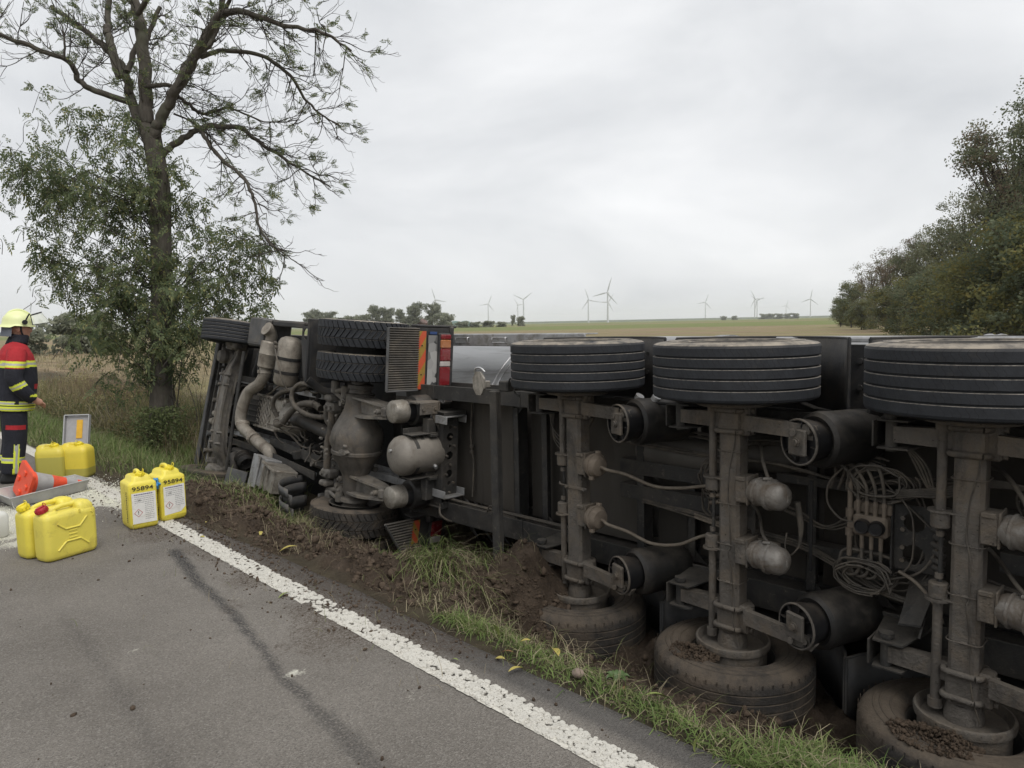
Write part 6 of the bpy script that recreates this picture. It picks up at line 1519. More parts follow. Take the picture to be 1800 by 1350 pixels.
# ------------------------------------------------------------------ wind turbines
M('turbine_white', (0.50, 0.51, 0.52), .5, 0, .03, .05, bump=0)
mb = MB(); mb.lathe([(0, 2.1), (20, 1.8), (58.2, 1.15)], (0, 0, 0), (0, 0, 1), 16); mb.lathe([(-1.5, 2.12), (9, 1.99)], (0, 0, 0), (0, 0, 1), 16); TOW = mb.mesh('tower', ['turbine_white'])
mb = MB(); mb.box((0, 1.6, 60), (3.0, 8.0, 3.2), bev=.9); NAC = mb.mesh('nacelle', ['turbine_white'])
mb = MB(); mb.lathe([(0, 1.5), (1.2, 1.4), (2.2, .8), (2.6, 0)], (0, -2.4, 60), (0, -1, 0), 14); HUB = mb.mesh('hub', ['turbine_white'])
mb = MB(); vs, fs = [], []
bl = [(1.0, .9, .8, 0), (3, 1.0, .7, .1), (7, 1.75, .42, .35), (14, 1.35, .30, .2), (24, .85, .18, .08), (31, .45, .09, .02), (33, .08, .03, 0)]
for (r_, c_, th_, of) in bl:
    for k in range(8): a = k*math.pi/4; vs.append((c_*math.cos(a)+of, -3.2+th_*math.sin(a), r_))
for i in range(len(bl)-1):
    for k in range(8): fs.append([i*8+k, i*8+(k+1) % 8, i*8+8+(k+1) % 8, i*8+8+k])
mb.add(vs, fs, True); BLD = mb.mesh('blade', ['turbine_white'])
TUR = [(1198.4, 1471.4, 68.7, 108, 766), (1618.5, 1716.2, 68.0, 68, 858), (2076.2, 2026.9, 76.3, 128, 910), (1512.5, 1452.8, 71.8, 35, 920), (1519.5, 1216.5, 61.2, 110, 1034), (1191.3, 902.6, 61.6, 72, 1068), (1786.0, 1351.3, 61.6, 178, 1069), (2426.8, 1380.9, 66.9, 70, 1240), (2239.2, 1093.1, 66.5, 120, 1327), (2564.7, 1242.9, 69.2, 20, 1331), (4107.0, 1811.4, 73.3, 72, 1382), (2445.1, 993.8, 64.6, 80, 1425)]
NTH = ['leftmost', 'second', 'third', 'fourth', 'fifth', 'tallest, in the middle', 'one behind the tallest', 'eighth', 'ninth', 'tenth', 'eleventh, smallest', 'rightmost']
for i, (x, y, z, ph, px) in enumerate(TUR):
    lb = 'white wind turbine on the horizon, '+NTH[i]+('' if i in (0, 5, 6, 11) else ' from the left')
    o = thing('wind_turbine', (x, y, z-60.5), lb, 'wind turbine', 'wind turbines on the horizon')
    yaw = math.atan2(x, y); o.rotation_euler = (0, 0, -yaw+RD((-25, 20, 35, -15, 25, -20, 10, 0, 25, -30, 20, -10)[i]))
    link('tower', TOW, o); link('nacelle', NAC, o); link('hub', HUB, o)
    for k in range(3):
        b = link('blade', BLD, o); b.matrix_local = Matrix.Translation((0, 0, 60)) @ Matrix.Rotation(RD(90-ph+120*k), 4, 'Y')
# ------------------------------------------------------------------ canisters
def can_mat(name, col, liquid=None, lvl=.2, dirt=.2):
    m = M(name, col, .42, 0, .06, 5, dirt=(col[0]*.55, col[1]*.5, col[2]*.6), damt=dirt, dscale=7, bump=.06, bscale=30, spec=.45, fleck=((0.10, 0.09, 0.04), 22, .735))
    t = m.node_tree; b = t.nodes['Principled BSDF']
    b.inputs['Subsurface Weight'].default_value = .12; b.inputs['Subsurface Radius'].default_value = (.04, .03, .01)
    if liquid:
        src = b.inputs['Base Color'].links[0].from_socket
        tc = N(t, 'ShaderNodeTexCoord'); sx = N(t, 'ShaderNodeSeparateXYZ', {0: tc.outputs['Object']})
        k = ramp(t, sx.outputs[2], lvl-.002, lvl+.002, (1, 1, 1), (0, 0, 0))
        t.links.new(mixc(t, math_(t, 'MULTIPLY', k, .85), src, liquid), b.inputs['Base Color'])
    return m
YEL = (0.72, 0.61, 0.08)
can_mat('can_yellow', YEL, dirt=.30); can_mat('can_yellow_dirty', (0.70, 0.60, 0.10), dirt=.36)
can_mat('can_liquid_low', (0.66, 0.53, 0.06), (0.33, 0.30, 0.07), .11); can_mat('can_liquid_high', (0.60, 0.50, 0.07), (0.36, 0.33, 0.075), .255)
M('cap_yellow', (0.74, 0.60, 0.03), .4, 0, .05, 10, bump=.05, spec=.45); M('cap_red', (0.36, 0.02, 0.025), .4, 0, .08, 10, bump=.05, spec=.45)
M('can_white', (0.62, 0.62, 0.58), .45, 0, .05, 6, bump=.05)
M('paper_label', (0.70, 0.69, 0.66), .6, 0, .06, 14, dirt=(0.40, 0.37, 0.30), damt=.3, dscale=14, bump=.04)
M('ink_black', (0.035, 0.032, 0.025), .6, 0, .2, 30, bump=0); M('ink_grey', (0.22, 0.22, 0.22), .6, 0, .2, 30, bump=0); M('ink_red', (0.36, 0.05, 0.04), .6, 0, .1, 30, bump=0); M('ink_purple', (0.10, 0.08, 0.20), .6, 0, .1, 30, bump=0)
def rbox_loft(mb, rings, n=8, mi=0, caps=True):
    """rings: (z, half length, half width, corner radius, ox, oy) stacked rounded rectangles"""
    vs = []; K = 4*n
    for (z, a, b, r, ox, oy) in rings:
        r = min(r, a*.98, b*.98)
        for q, (sx, sy) in enumerate(((1, 1), (-1, 1), (-1, -1), (1, -1))):
            for i in range(n):
                an = q*math.pi/2+i/(n-1)*math.pi/2
                vs.append((ox+sx*(a-r)+r*math.cos(an), oy+sy*(b-r)+r*math.sin(an), z))
    fs = [[i*K+j, i*K+(j+1) % K, (i+1)*K+(j+1) % K, (i+1)*K+j] for i in range(len(rings)-1) for j in range(K)]
    mb.add(vs, fs, True, mi)
    if caps: mb.add(vs[:K], [list(range(K))[::-1]], False, mi); mb.add(vs[-K:], [list(range(K))], False, mi)
def text_mesh(s, size, name, mat, stencil=False):
    cu_ = bpy.data.curves.new(name, 'FONT'); cu_.body = s; cu_.size = size; cu_.align_x = 'CENTER'; cu_.align_y = 'CENTER'; cu_.offset = .0006 if stencil else 0
    o = bpy.data.objects.new(name, cu_); COL.objects.link(o); dg = bpy.context.evaluated_depsgraph_get(); dg.update()
    me = bpy.data.meshes.new_from_object(o.evaluated_get(dg)); bpy.data.objects.remove(o); me.materials.clear(); me.materials.append(MATS[mat]); me.name = name
    return me
def cap_on(parent, p, axis, r, h, mat, strap=True):
    mb = MB(); d = Vector(axis).normalized(); p = Vector(p)
    mb.lathe([(-.012, r*.72), (0, r*.72), (0, r), (h*.8, r*.96), (h, r*.84), (h, 0)], p, d, 24)
    for k in range(12):
        _, u, v = frame(d); a = k*math.pi/6; q = p+d*h*.42+(u*math.cos(a)+v*math.sin(a))*r; mb.box(q, (.006, .006, h*.7), rot=d.to_track_quat('Z', 'Y').to_matrix(), bev=.001)
    mb.box(p+d*(h+.004), (r*.36, r*1.5, .012), rot=d.to_track_quat('Z', 'Y').to_matrix(), bev=.004)
    c = link('cap', mb.mesh('cap', [mat]), parent)
    if strap:
        _, u, v = frame(d); mb = MB(); s = u*r*1.15
        mb.tube([p+d*h*.3+u*r*.9, p+d*h*.9+u*r*1.7, p+d*h*1.9+u*r*1.7+v*.01, p+d*h*2.1+u*r*.9+v*.012, p+d*h*1.2+u*r*.5+v*.012], .0028, 6, 6)
        link('cap_strap', mb.mesh('cap_strap', [mat]), c)
    return c
# --- pair of big jerrycans with carrying handle and pressed cross
def jerrycan(loc, yaw, mat, capm, label):
    o = thing('jerrycan', loc, label, 'jerrycan'); o.rotation_euler = (0, 0, yaw)
    L_, W_, H_ = .185, .088, .385
    mb = MB()
    rbox_loft(mb, [(.004, L_*.88, W_*.70, .04, 0, 0), (.0, L_*.90, W_*.74, .045, 0, 0), (.012, L_*.97, W_*.92, .045, 0, 0), (.035, L_, W_, .045, 0, 0), (.10, L_, W_, .04, 0, 0), (.24, L_, W_, .04, 0, 0), (.295, L_, W_, .04, 0, 0), (.315, L_*.985, W_*.97, .04, 0, 0), (.330, L_*.95, W_*.82, .04, 0, 0), (.338, L_*.85, W_*.6, .04, .0, 0)], 8)
    # raised shoulders left and right of the handle gap
    rbox_loft(mb, [(.30, .060, W_*.90, .035, .115, 0), (.350, .058, W_*.84, .035, .114, 0), (.378, .046, W_*.62, .03, .108, 0), (.386, .030, W_*.36, .02, .10, 0)], 8)
    rbox_loft(mb, [(.29, .055, W_*.86, .03, -.125, 0), (.335, .050, W_*.78, .03, -.122, 0), (.350, .036, W_*.55, .03, -.112, 0)], 8)
    mb.tube([(.12, 0, .362), (.06, 0, .366), (-.02, 0, .366), (-.08, 0, .352), (-.11, 0, .332)], .0165, 10, 5)
    link('body', mb.mesh('body', [mat]), o)
    # pressed X with central tablets, both big sides
    for sg in (-1, 1):
        mb = MB(); y = sg*(W_+.001)
        for (x0, z0, x1, z1) in ((-.105, .262, -.050, .215), (.105, .275, .050, .215), (-.110, .07, -.050, .125), (.105, .075, .050, .125), (-.050, .215, .050, .215), (-.050, .125, .050, .125)):
            mb.tube([(x0, y, z0), (x1, y, z1)], .007, 8, 1)
        for z in (.195, .17, .145): mb.box((0, y, z), (.060, .006, .010), bev=.002)
        mb.tube([(.055, y, .31), (.055, y, .335)], .006, 6, 1); mb.tube([(.135, y, .30), (.150, y, .285), (.150, y, .265)], .005, 6, 4)
        link('pressed_rib', mb.mesh('pressed_rib', [mat]), o)
    mb = MB(); mb.lathe([(-.02, .036), (.012, .034)], (-.145, 0, .338), (-.35, 0, 1), 20); link('spout', mb.mesh('spout', [mat]), o)
    cap_on(o, (-.150, 0, .352), (-.35, 0, 1), .040, .034, capm)
    return o
jerrycan((1.275, 5.845, 0), RD(17), 'can_yellow_dirty', 'cap_red', 'dirty yellow jerrycan with a red screw cap, nearest the camera')
jerrycan((1.205, 6.035, 0), RD(15), 'can_yellow', 'cap_yellow', 'yellow jerrycan with yellow cap right behind the red capped one')
# --- tall canisters with labels
def label_can(loc, yaw, label, torn, tilt=0):
    o = thing('canister', loc, label, 'canister', 'labelled canisters'); o.rotation_euler = (0, 0, yaw)
    a, b = .108, .128
    mb = MB(); rbox_loft(mb, [(.0, a*.80, b*.80, .03, 0, 0), (.004, a*.90, b*.9, .03, 0, 0), (.02, a*.98, b*.98, .03, 0, 0), (.045, a, b, .028, 0, 0), (.20, a*1.005, b, .028, 0, 0), (.355, a, b, .028, 0, 0), (.372, a*.97, b*.97, .028, 0, 0), (.384, a*.82, b*.90, .028, 0, 0), (.392, a*.70, b*.86, .03, 0, 0), (.418, a*.66, b*.82, .03, 0, 0), (.430, a*.56, b*.72, .03, 0, 0)], 8)
    link('body', mb.mesh('body', ['can_yellow']), o)
    mb = MB(); mb.tube([(0, .085, .42), (0, .06, .452), (0, -.0, .458), (0, -.035, .44)], .014, 10, 5); link('handle', mb.mesh('handle', ['can_yellow']), o)
    mb = MB(); mb.box((0, -b-.0005, .195), (a*1.74, .004, .305), bev=.012); link('front_panel', mb.mesh('front_panel', ['can_yellow']), o)
    cap_on(o, (0, -.070, .425), (0, -.05, 1), .034, .030, 'cap_yellow')
    mb = MB(); yy = -b-.0030
    if torn: pts = [(-.088, .295), (.088, .302), (.090, .105), (.05, .065), (-.088, .055)]
    else: pts = [(-.090, .298), (.090, .298), (.090, .048), (-.090, .048)]
    mb.prism([(x, yy, z) for x, z in pts], (0, -.001, 0)); lb = link('paper_label', mb.mesh('paper_label', ['paper_label']), o)
    yt = yy-.0018
    def txt(s, size, x, z, mat, stc=False):
        q = link('lettering', text_mesh(s, size, 'lettering', mat, stc), lb, (x, yt, z), (math.pi/2, 0, 0)); return q
    t_ = link('stencil_number', text_mesh('95894', .065, 'stencil_number', 'ink_black', True), o, (-.004, -b-.0062, .332), (math.pi/2, 0, 0)); t_.scale = (1.0, .72, 1)
    rr_ = random.Random(3 if torn else 4); mb = MB(); mr = MB()
    for k in range(13):
        z = .266-.0155*k; x0 = .005 if k > 3 else -.07
        if torn and z < .12: continue
        x = x0
        while x < .068:
            w_ = rr_.uniform(.006, .018)
            mb.box((x+w_/2, yt, z), (w_, .0006, .0034), bev=.0001); x += w_+.004
    link('print_lines', mb.mesh('print_lines', ['ink_grey']), lb)['kind'] = 'stuff'
    mb = MB(); x = -.072
    while x < .07:
        w_ = rr_.uniform(.006, .014); mb.box((x+w_/2, yt, .284), (w_, .0006, .0075), bev=.0001); x += w_+.003
    link('print_heading', mb.mesh('print_heading', ['ink_purple']), lb)['kind'] = 'stuff'
    txt('3%', .022, -.035, .235, 'ink_black')
    c = (-.045, .135); r_ = .031; mb = MB(); D = [(c[0]+r_*dx, yt, c[1]+r_*dz) for dx, dz in ((0, 1), (1, 0), (0, -1), (-1, 0))]
    for k in range(4): mb.tube([D[k], D[(k+1) % 4]], .0016, 4, 1)
    link('hazard_diamond', mb.mesh('hazard_diamond', ['ink_red']), lb)
    mb = MB(); mb.prism([(c[0]-.003, yt, c[1]+.015), (c[0]+.003, yt, c[1]+.015), (c[0]+.0018, yt, c[1]-.006), (c[0]-.0018, yt, c[1]-.006)], (0, -.0006, 0)); mb.box((c[0], yt, c[1]-.012), (.005, .0008, .005), bev=.0005); link('exclamation_mark', mb.mesh('exclamation_mark', ['ink_black']), lb)
    # black stencil strip on the narrow side
    mb = MB()
    for k in range(17): mb.box((-a-.0028, -.06+rr_.uniform(-.004, .004), .06+.015*k), (.0008, rr_.uniform(.010, .02), .009), bev=.0001)
    link('side_lettering', mb.mesh('side_lettering', ['ink_black']), o)['kind'] = 'stuff'
    return o
label_can((1.905, 6.275, 0), RD(-2), 'yellow labelled canister stencilled 95894, the left one of the pair beside the white line', False)
label_can((2.145, 6.335, 0.004), RD(6), 'yellow labelled canister stencilled 95894 with torn label, on the white line', True)
# blue glove wedged between them
mb = MB()
bm_ = bmesh.new(); bmesh.ops.create_icosphere(bm_, subdivisions=4, radius=.034)
for v in bm_.verts:
    n_ = v.co.normalized(); v.co = n_*(.034+.016*noise.noise(v.co*48)+.010*noise.noise(v.co*110)); v.co.z *= 1.25
me = bpy.data.meshes.new('glove'); bm_.to_mesh(me); bm_.free(); me.polygons.foreach_set('use_smooth', [True]*len(me.polygons))
M('nitrile_blue', (0.03, 0.22, 0.50), .35, 0, .1, 20, bump=.3, bscale=60, spec=.5); me.materials.append(MATS['nitrile_blue'])
gl = link('glove', me, None, (2.022, 6.235, .335)); tag(gl, 'crumpled blue disposable glove stuck between the labelled canisters', 'glove')
mb = MB()
for k in range(4): a = k*1.4; mb.tube([(0, 0, 0), (.024*math.cos(a), -.02, .03*math.sin(a)), (.03*math.cos(a), -.035, .048*math.sin(a)-.008)], [.012, .007], 6, 4)
link('finger', mb.mesh('finger', ['nitrile_blue']), gl)['kind'] = 'stuff'
# --- two squat canisters with liquid
def squat_can(loc, yaw, mat, label):
    o = thing('canister', loc, label, 'canister', 'canisters with visible liquid'); o.rotation_euler = (0, 0, yaw); a, b = .145, .115
    mb = MB(); rbox_loft(mb, [(.0, a*.80, b*.80, .05, 0, 0), (.012, a*.95, b*.95, .05, 0, 0), (.04, a, b, .05, 0, 0), (.28, a, b, .05, 0, 0), (.315, a*.98, b*.97, .05, 0, 0), (.345, a*.86, b*.82, .05, 0, 0), (.362, a*.70, b*.62, .05, 0, 0), (.366, a*.45, b*.4, .04, 0, 0)], 8)
    link('body', mb.mesh('body', [mat]), o)
    mb = MB(); rbox_loft(mb, [(.30, .050, b*.85, .03, -.085, 0), (.365, .046, b*.75, .03, -.085, 0), (.385, .030, b*.5, .02, -.085, 0)], 6); mb.tube([(-.06, 0, .372), (0, .03, .376), (.06, .02, .366)], .014, 8, 5); link('handle', mb.mesh('handle', [mat]), o)
    cap_on(o, (.035, -.03, .362), (0, -.12, 1), .042, .032, 'cap_yellow')
    mb = MB()
    for z in (.08, .26): mb.tube([(-a-.001, -.05, z), (-a-.001, .05, z)], .005, 6, 1)
    mb.tube([(-a-.001, -.05, .08), (-a-.001, -.05, .26)], .005, 6, 1); mb.tube([(-a-.001, .05, .08), (-a-.001, .05, .26)], .005, 6, 1); link('side_panel', mb.mesh('side_panel', [mat]), o)
    return o
squat_can((1.90, 9.04, 0), RD(-36), 'can_liquid_high', 'squat yellow canister two thirds full, beside the firefighter boots')
squat_can((2.115, 8.94, 0), RD(-42), 'can_liquid_low', 'squat yellow canister nearly empty, at the grass edge')
# --- white canister cut by the picture edge
o = thing('white_canister', (.955, 6.78, 0), 'white plastic canister just showing at the left picture edge', 'canister'); o.rotation_euler = (0, 0, RD(30))
mb = MB(); rbox_loft(mb, [(0, .10, .08, .04, 0, 0), (.02, .115, .095, .04, 0, 0), (.17, .118, .098, .04, 0, 0), (.20, .10, .085, .04, 0, 0), (.215, .06, .05, .03, 0, 0)], 8); link('body', mb.mesh('body', ['can_white']), o)
cap_on(o, (.0, 0, .212), (0, 0, 1), .03, .025, 'can_white', False)
# --- drip tray
M('tray_metal', (0.46, 0.46, 0.45), .42, .5, .12, 14, dirt=(0.55, 0.54, 0.48), damt=.45, dscale=7, bump=.06)
ty = thing('drip_tray', (1.66, 8.0, 0), 'galvanised metal drip tray with white powder holding the traffic cone', 'tray'); 
C0 = [Vector((1.265, 7.70, .115)), Vector((2.005, 8.07, .115)), Vector((1.96, 8.44, .115)), Vector((1.20, 8.26, .115))]
cc = sum(C0, Vector())/4; B0 = [cc+(p-cc)*.86 for p in C0]
for p in B0: p.z = .012
rel_ = lambda p: p-Vector(ty.location)
for k in range(4):
    a, b, c, d = C0[k], C0[(k+1) % 4], B0[(k+1) % 4], B0[k]; nrm = (b-a).cross(d-a).normalized()*.004
    mb = MB(); mb.prism([rel_(p) for p in (a, b, c, d)], nrm); mb.tube([rel_(a), rel_(b)], .007, 6, 1); link('tray_wall', mb.mesh('tray_wall', ['tray_metal']), ty)
mb = MB(); mb.prism([rel_(p) for p in B0], (0, 0, .004)); link('tray_floor', mb.mesh('tray_floor', ['tray_metal']), ty)
for k in (0, 1):
    p = rel_(C0[k]*.93+cc*.07); mb = MB(); mb.tube([p+Vector((0, 0, -.01)), p+Vector((-.005, 0, -.06)), p+Vector((.01, 0, -.11))], .006, 6, 3); link('tray_leg', mb.mesh('tray_leg', ['tray_metal']), ty)
# --- traffic cone lying in the tray
M('cone_orange', (0.72, 0.085, 0.035), .45, 0, .08, 10, dirt=(0.40, 0.08, 0.04), damt=.25, dscale=6, bump=.08); M('cone_grey', (0.34, 0.33, 0.32), .5, 0, .06, 20, dirt=(0.24, 0.22, 0.2), damt=.3, dscale=8, bump=.03)
p0, p1 = Vector((1.46, 8.06, .175)), Vector((1.905, 8.13, .085)); d = (p1-p0).normalized(); cn = thing('traffic_cone', p0, 'orange and grey banded traffic cone lying on its side in the metal tray', 'traffic cone'); Lc = .50
pr = lambda t_: (.118+(.028-.118)*t_)
for i, (t0, t1, mt) in enumerate(((.0, .12, 'cone_orange'), (.12, .42, 'cone_grey'), (.42, .68, 'cone_orange'), (.68, .90, 'cone_grey'), (.90, 1.0, 'cone_orange'))):
    mb = MB(); mb.lathe([(Lc*t0, pr(t0)), (Lc*t1, pr(t1))], (0, 0, 0), d, 32); mb.lathe([(Lc*t0, pr(t0)-.006), (Lc*t1, pr(t1)-.006)], (0, 0, 0), d, 32); link('cone_band', mb.mesh('cone_band', [mt]), cn)
mb = MB(); qm = d.to_track_quat('Z', 'Y').to_matrix() @ Matrix.Rotation(RD(22), 3, 'Z')
rb = []
for i, (z, s) in enumerate(((-.03, .158), (-.028, .168), (.0, .168), (.004, .155), (.02, .125))):
    rb.append((z, s, s, .03, 0, 0))
mb2 = MB(); rbox_loft(mb2, rb, 6); mb.add([qm @ v for v in mb2.v], mb2.f, False)
for k in range(4):
    a = k*math.pi/2; mb.box(qm @ Vector((.10*math.cos(a), .10*math.sin(a), -.035)), (.05, .05, .02), rot=qm, bev=.01)
link('cone_base', mb.mesh('cone_base', ['cone_orange']), cn)
# --- tool case with raised lid
M('case_alu', (0.50, 0.50, 0.50), .4, .55, .08, 20, bump=.03); M('case_lining', (0.36, 0.35, 0.35), .7, 0, .1, 20, bump=.1); M('sticker', (0.70, 0.40, 0.04), .5, 0, .1, 20, bump=0); M('tool_red', (0.40, 0.03, 0.03), .45, 0, .1, 20, bump=0); M('tool_blue', (0.03, 0.07, 0.28), .45, 0, .1, 20, bump=0)
tb_ = thing('tool_case', (2.26, 10.15, .0), 'open silver tool case with raised lid standing behind the squat canisters', 'tool case'); tb_.rotation_euler = (0, 0, RD(50))
mb = MB(); 
for (c, s) in (((0, -.15, .07), (.50, .012, .14)), ((0, .15, .07), (.50, .012, .14)), ((-.25, 0, .07), (.012, .30, .14)), ((.25, 0, .07), (.012, .30, .14)), ((0, 0, .006), (.50, .30, .012))): mb.box(c, s, bev=.003)
link('case_body', mb.mesh('case_body', ['case_alu']), tb_)
lid = MB(); R_l = Matrix.Rotation(RD(14), 3, 'Y'); px0 = Vector((.27, 0, .13))
def lp(v): return px0+R_l @ Vector(v)
lid.box(lp((.035, 0, .21)), (.014, .30, .42), rot=R_l, bev=.004)
for (v, s) in (((.01, -.15, .21), (.06, .014, .42)), ((.01, .15, .21), (.06, .014, .42)), ((.01, 0, .42), (.06, .30, .014)), ((.01, 0, .0), (.06, .30, .014))): lid.box(lp(v), s, rot=R_l, bev=.004)
ld = link('lid', lid.mesh('lid', ['case_alu']), tb_)
mb = MB(); mb.box(lp((.022, 0, .21)), (.008, .27, .38), rot=R_l, bev=.01); link('lining', mb.mesh('lining', ['case_lining']), ld)
mb = MB(); mb.box(lp((.014, -.03, .24)), (.006, .075, .24), rot=R_l, bev=.002); link('sticker', mb.mesh('sticker', ['sticker']), ld)
for i, (x, y, mt) in enumerate(((-.16, -.05, 'tool_red'), (-.05, .02, 'tool_blue'), (.05, -.06, 'tool_red'), (-.12, .07, 'tool_blue'), (.14, .03, 'rubber_black'))):
    mb = MB(); mb.tube([(x-.05, y, .13), (x+.05, y+.02, .15)], [.022, .014], 8, 1); mb.tube([(x+.05, y+.02, .15), (x+.13, y+.03, .15)], .006, 6, 1); link('tool', mb.mesh('tool', [mt]), tb_)
# white absorbent granules on the asphalt
rs = np.random.RandomState(19); n = 9000
cxs = rs.choice(4, n, p=[.4, .25, .25, .1]); cen = np.array([(2.03, 8.2), (1.12, 7.2), (1.65, 7.75), (2.05, 7.3)])[cxs]; sg = np.array([(.12, .5), (.17, .35), (.22, .25), (.06, .3)])[cxs]
pp = cen+rs.normal(size=(n, 2))*sg; s = .002+.004*rs.rand(n)**2
me = clods('absorbent_granules', np.stack([pp[:, 0], pp[:, 1], s*.4+.001], 1), s, 8); M('granules', (0.66, 0.65, 0.55), .9, 0, .1, 40, bump=0); me.materials.clear(); me.materials.append(MATS['granules'])
tag(link('absorbent_granules', me), 'white absorbent granules spilled on the asphalt around the metal tray', 'granules', kind='stuff')

# ------------------------------------------------------------------ firefighter (faces right in the picture; local f forward, l to his left)
PB = Vector((1.56, 9.28, 0)); PF = Vector((.985, -.10, 0)).normalized(); PL = Vector((0, 0, 1)).cross(PF)
def pw_(f, l, z): return PF*f+PL*l+Vector((0, 0, z))
def ell(mb, c, rf, rl, rz, n=16):
    vs, fs = [], []
    for i in range(9):
        th = math.pi*i/8
        for j in range(n):
            a = 2*math.pi*j/n; vs.append(pw_(c[0]+rf*math.sin(th)*math.cos(a), c[1]+rl*math.sin(th)*math.sin(a), c[2]+rz*math.cos(th)))
    for i in range(8):
        for j in range(n): fs.append([i*n+j, i*n+(j+1) % n, (i+1)*n+(j+1) % n, (i+1)*n+j])
    mb.add(vs, fs, True)
def rings(mb, R_, n=20):
    """stacked horizontal ellipses (f, l, z, rf, rl)"""
    vs, fs = [], []
    for (f, l, z, rf, rl) in R_:
        for j in range(n): a = 2*math.pi*j/n; vs.append(pw_(f+rf*math.cos(a), l+rl*math.sin(a), z))
    K = len(R_)
    for i in range(K-1):
        for j in range(n): fs.append([i*n+j, i*n+(j+1) % n, (i+1)*n+(j+1) % n, (i+1)*n+j])
    fs += [list(range(n))[::-1], [(K-1)*n+j for j in range(n)]]
    mb.add(vs, fs, True)
def limb(mb, pts, rs_): mb.tube([pw_(*p) for p in pts], rs_, 14, 4)
def fuse(mb, name, voxel, smooth=4):
    """join overlapping volumes into one continuous skin"""
    me = mb.mesh(name, []) if False else None
    me = bpy.data.meshes.new(name); me.from_pydata([tuple(v) for v in mb.v], [], mb.f)
    o = bpy.data.objects.new(name, me); COL.objects.link(o)
    md = o.modifiers.new('r', 'REMESH'); md.mode = 'VOXEL'; md.voxel_size = voxel
    if smooth: s_ = o.modifiers.new('s', 'SMOOTH'); s_.iterations = smooth; s_.factor = .5
    dg = bpy.context.evaluated_depsgraph_get(); dg.update(); out = bpy.data.meshes.new_from_object(o.evaluated_get(dg)); bpy.data.objects.remove(o); out.name = name
    out.polygons.foreach_set('use_smooth', [True]*len(out.polygons)); return out
M('skin', (0.44, 0.24, 0.17), .55, 0, .08, 20, bump=.05); M('jacket_navy', (0.016, 0.017, 0.024), .85, 0, .2, 10, bump=.5, bscale=40); M('jacket_red', (0.36, 0.020, 0.026), .8, 0, .12, 10, bump=.5, bscale=40)
M('band_yellow', (0.62, 0.68, 0.06), .5, 0, .06, 20, bump=.1); M('band_silver', (0.42, 0.42, 0.40), .4, .2, .1, 60, bump=.1); M('boot_black', (0.014, 0.014, 0.014), .5, 0, .2, 10, bump=.1)
M('helmet_lime', (0.70, 0.74, 0.38), .4, 0, .04, 8, dirt=(0.45, 0.46, 0.28), damt=.15, bump=0, spec=.5); M('neck_cloth', (0.10, 0.11, 0.13), .7, .0, .1, 10, bump=.3)
mb = MB()
rings(mb, [(-.01, 0, .86, .12, .16), (0, 0, 1.05, .12, .15), (0, 0, 1.3, .12, .18), (0, 0, 1.42, .09, .17), (.01, 0, 1.49, .06, .07), (.025, 0, 1.58, .055, .06)])
ell(mb, (.03, 0, 1.665), .098, .076, .122); ell(mb, (.075, 0, 1.60), .045, .045, .05); ell(mb, (.125, 0, 1.655), .020, .014, .028); ell(mb, (.128, 0, 1.642), .014, .02, .012); ell(mb, (.105, 0, 1.615), .018, .028, .008); ell(mb, (.108, 0, 1.603), .016, .025, .008); ell(mb, (.10, 0, 1.700), .022, .05, .012)
for sl in (-1, 1):
    ell(mb, (.01, sl*.078, 1.655), .022, .012, .034); ell(mb, (.105, sl*.032, 1.680), .012, .014, .009)
    limb(mb, [(0, sl*.17, 1.42), (-.03, sl*.26, 1.14), (.10, sl*.235, .955), (.17, sl*.20, .90)], [.06, .05, .035, .03])
    limb(mb, [(0, sl*.10, .9), (.0, sl*.10, .5), (-.02, sl*.10, .1)], [.09, .07, .05])
    # hand: palm, four fingers, thumb, curled at the pocket edge
    limb(mb, [(.165, sl*.205, .90), (.215, sl*.185, .872)], [.036, .038])
    for k in range(4): limb(mb, [(.205, sl*(.205-.018*k), .885-.010*k), (.25, sl*(.20-.018*k), .862-.012*k), (.262, sl*(.185-.016*k), .835-.010*k)], [.011, .010, .008])
    limb(mb, [(.18, sl*.165, .905), (.215, sl*.145, .895), (.24, sl*.145, .88)], [.012, .011, .009])
pers = fuse(mb, 'person', .008, 3); pers.materials.append(MATS['skin'])
PO = link('person', pers, None, PB); PO.rotation_euler = (PL.x*RD(5), PL.y*RD(5), 0); tag(PO, 'person in firefighter gear with lime helmet, standing at the left picture edge, hand at pocket', 'person')
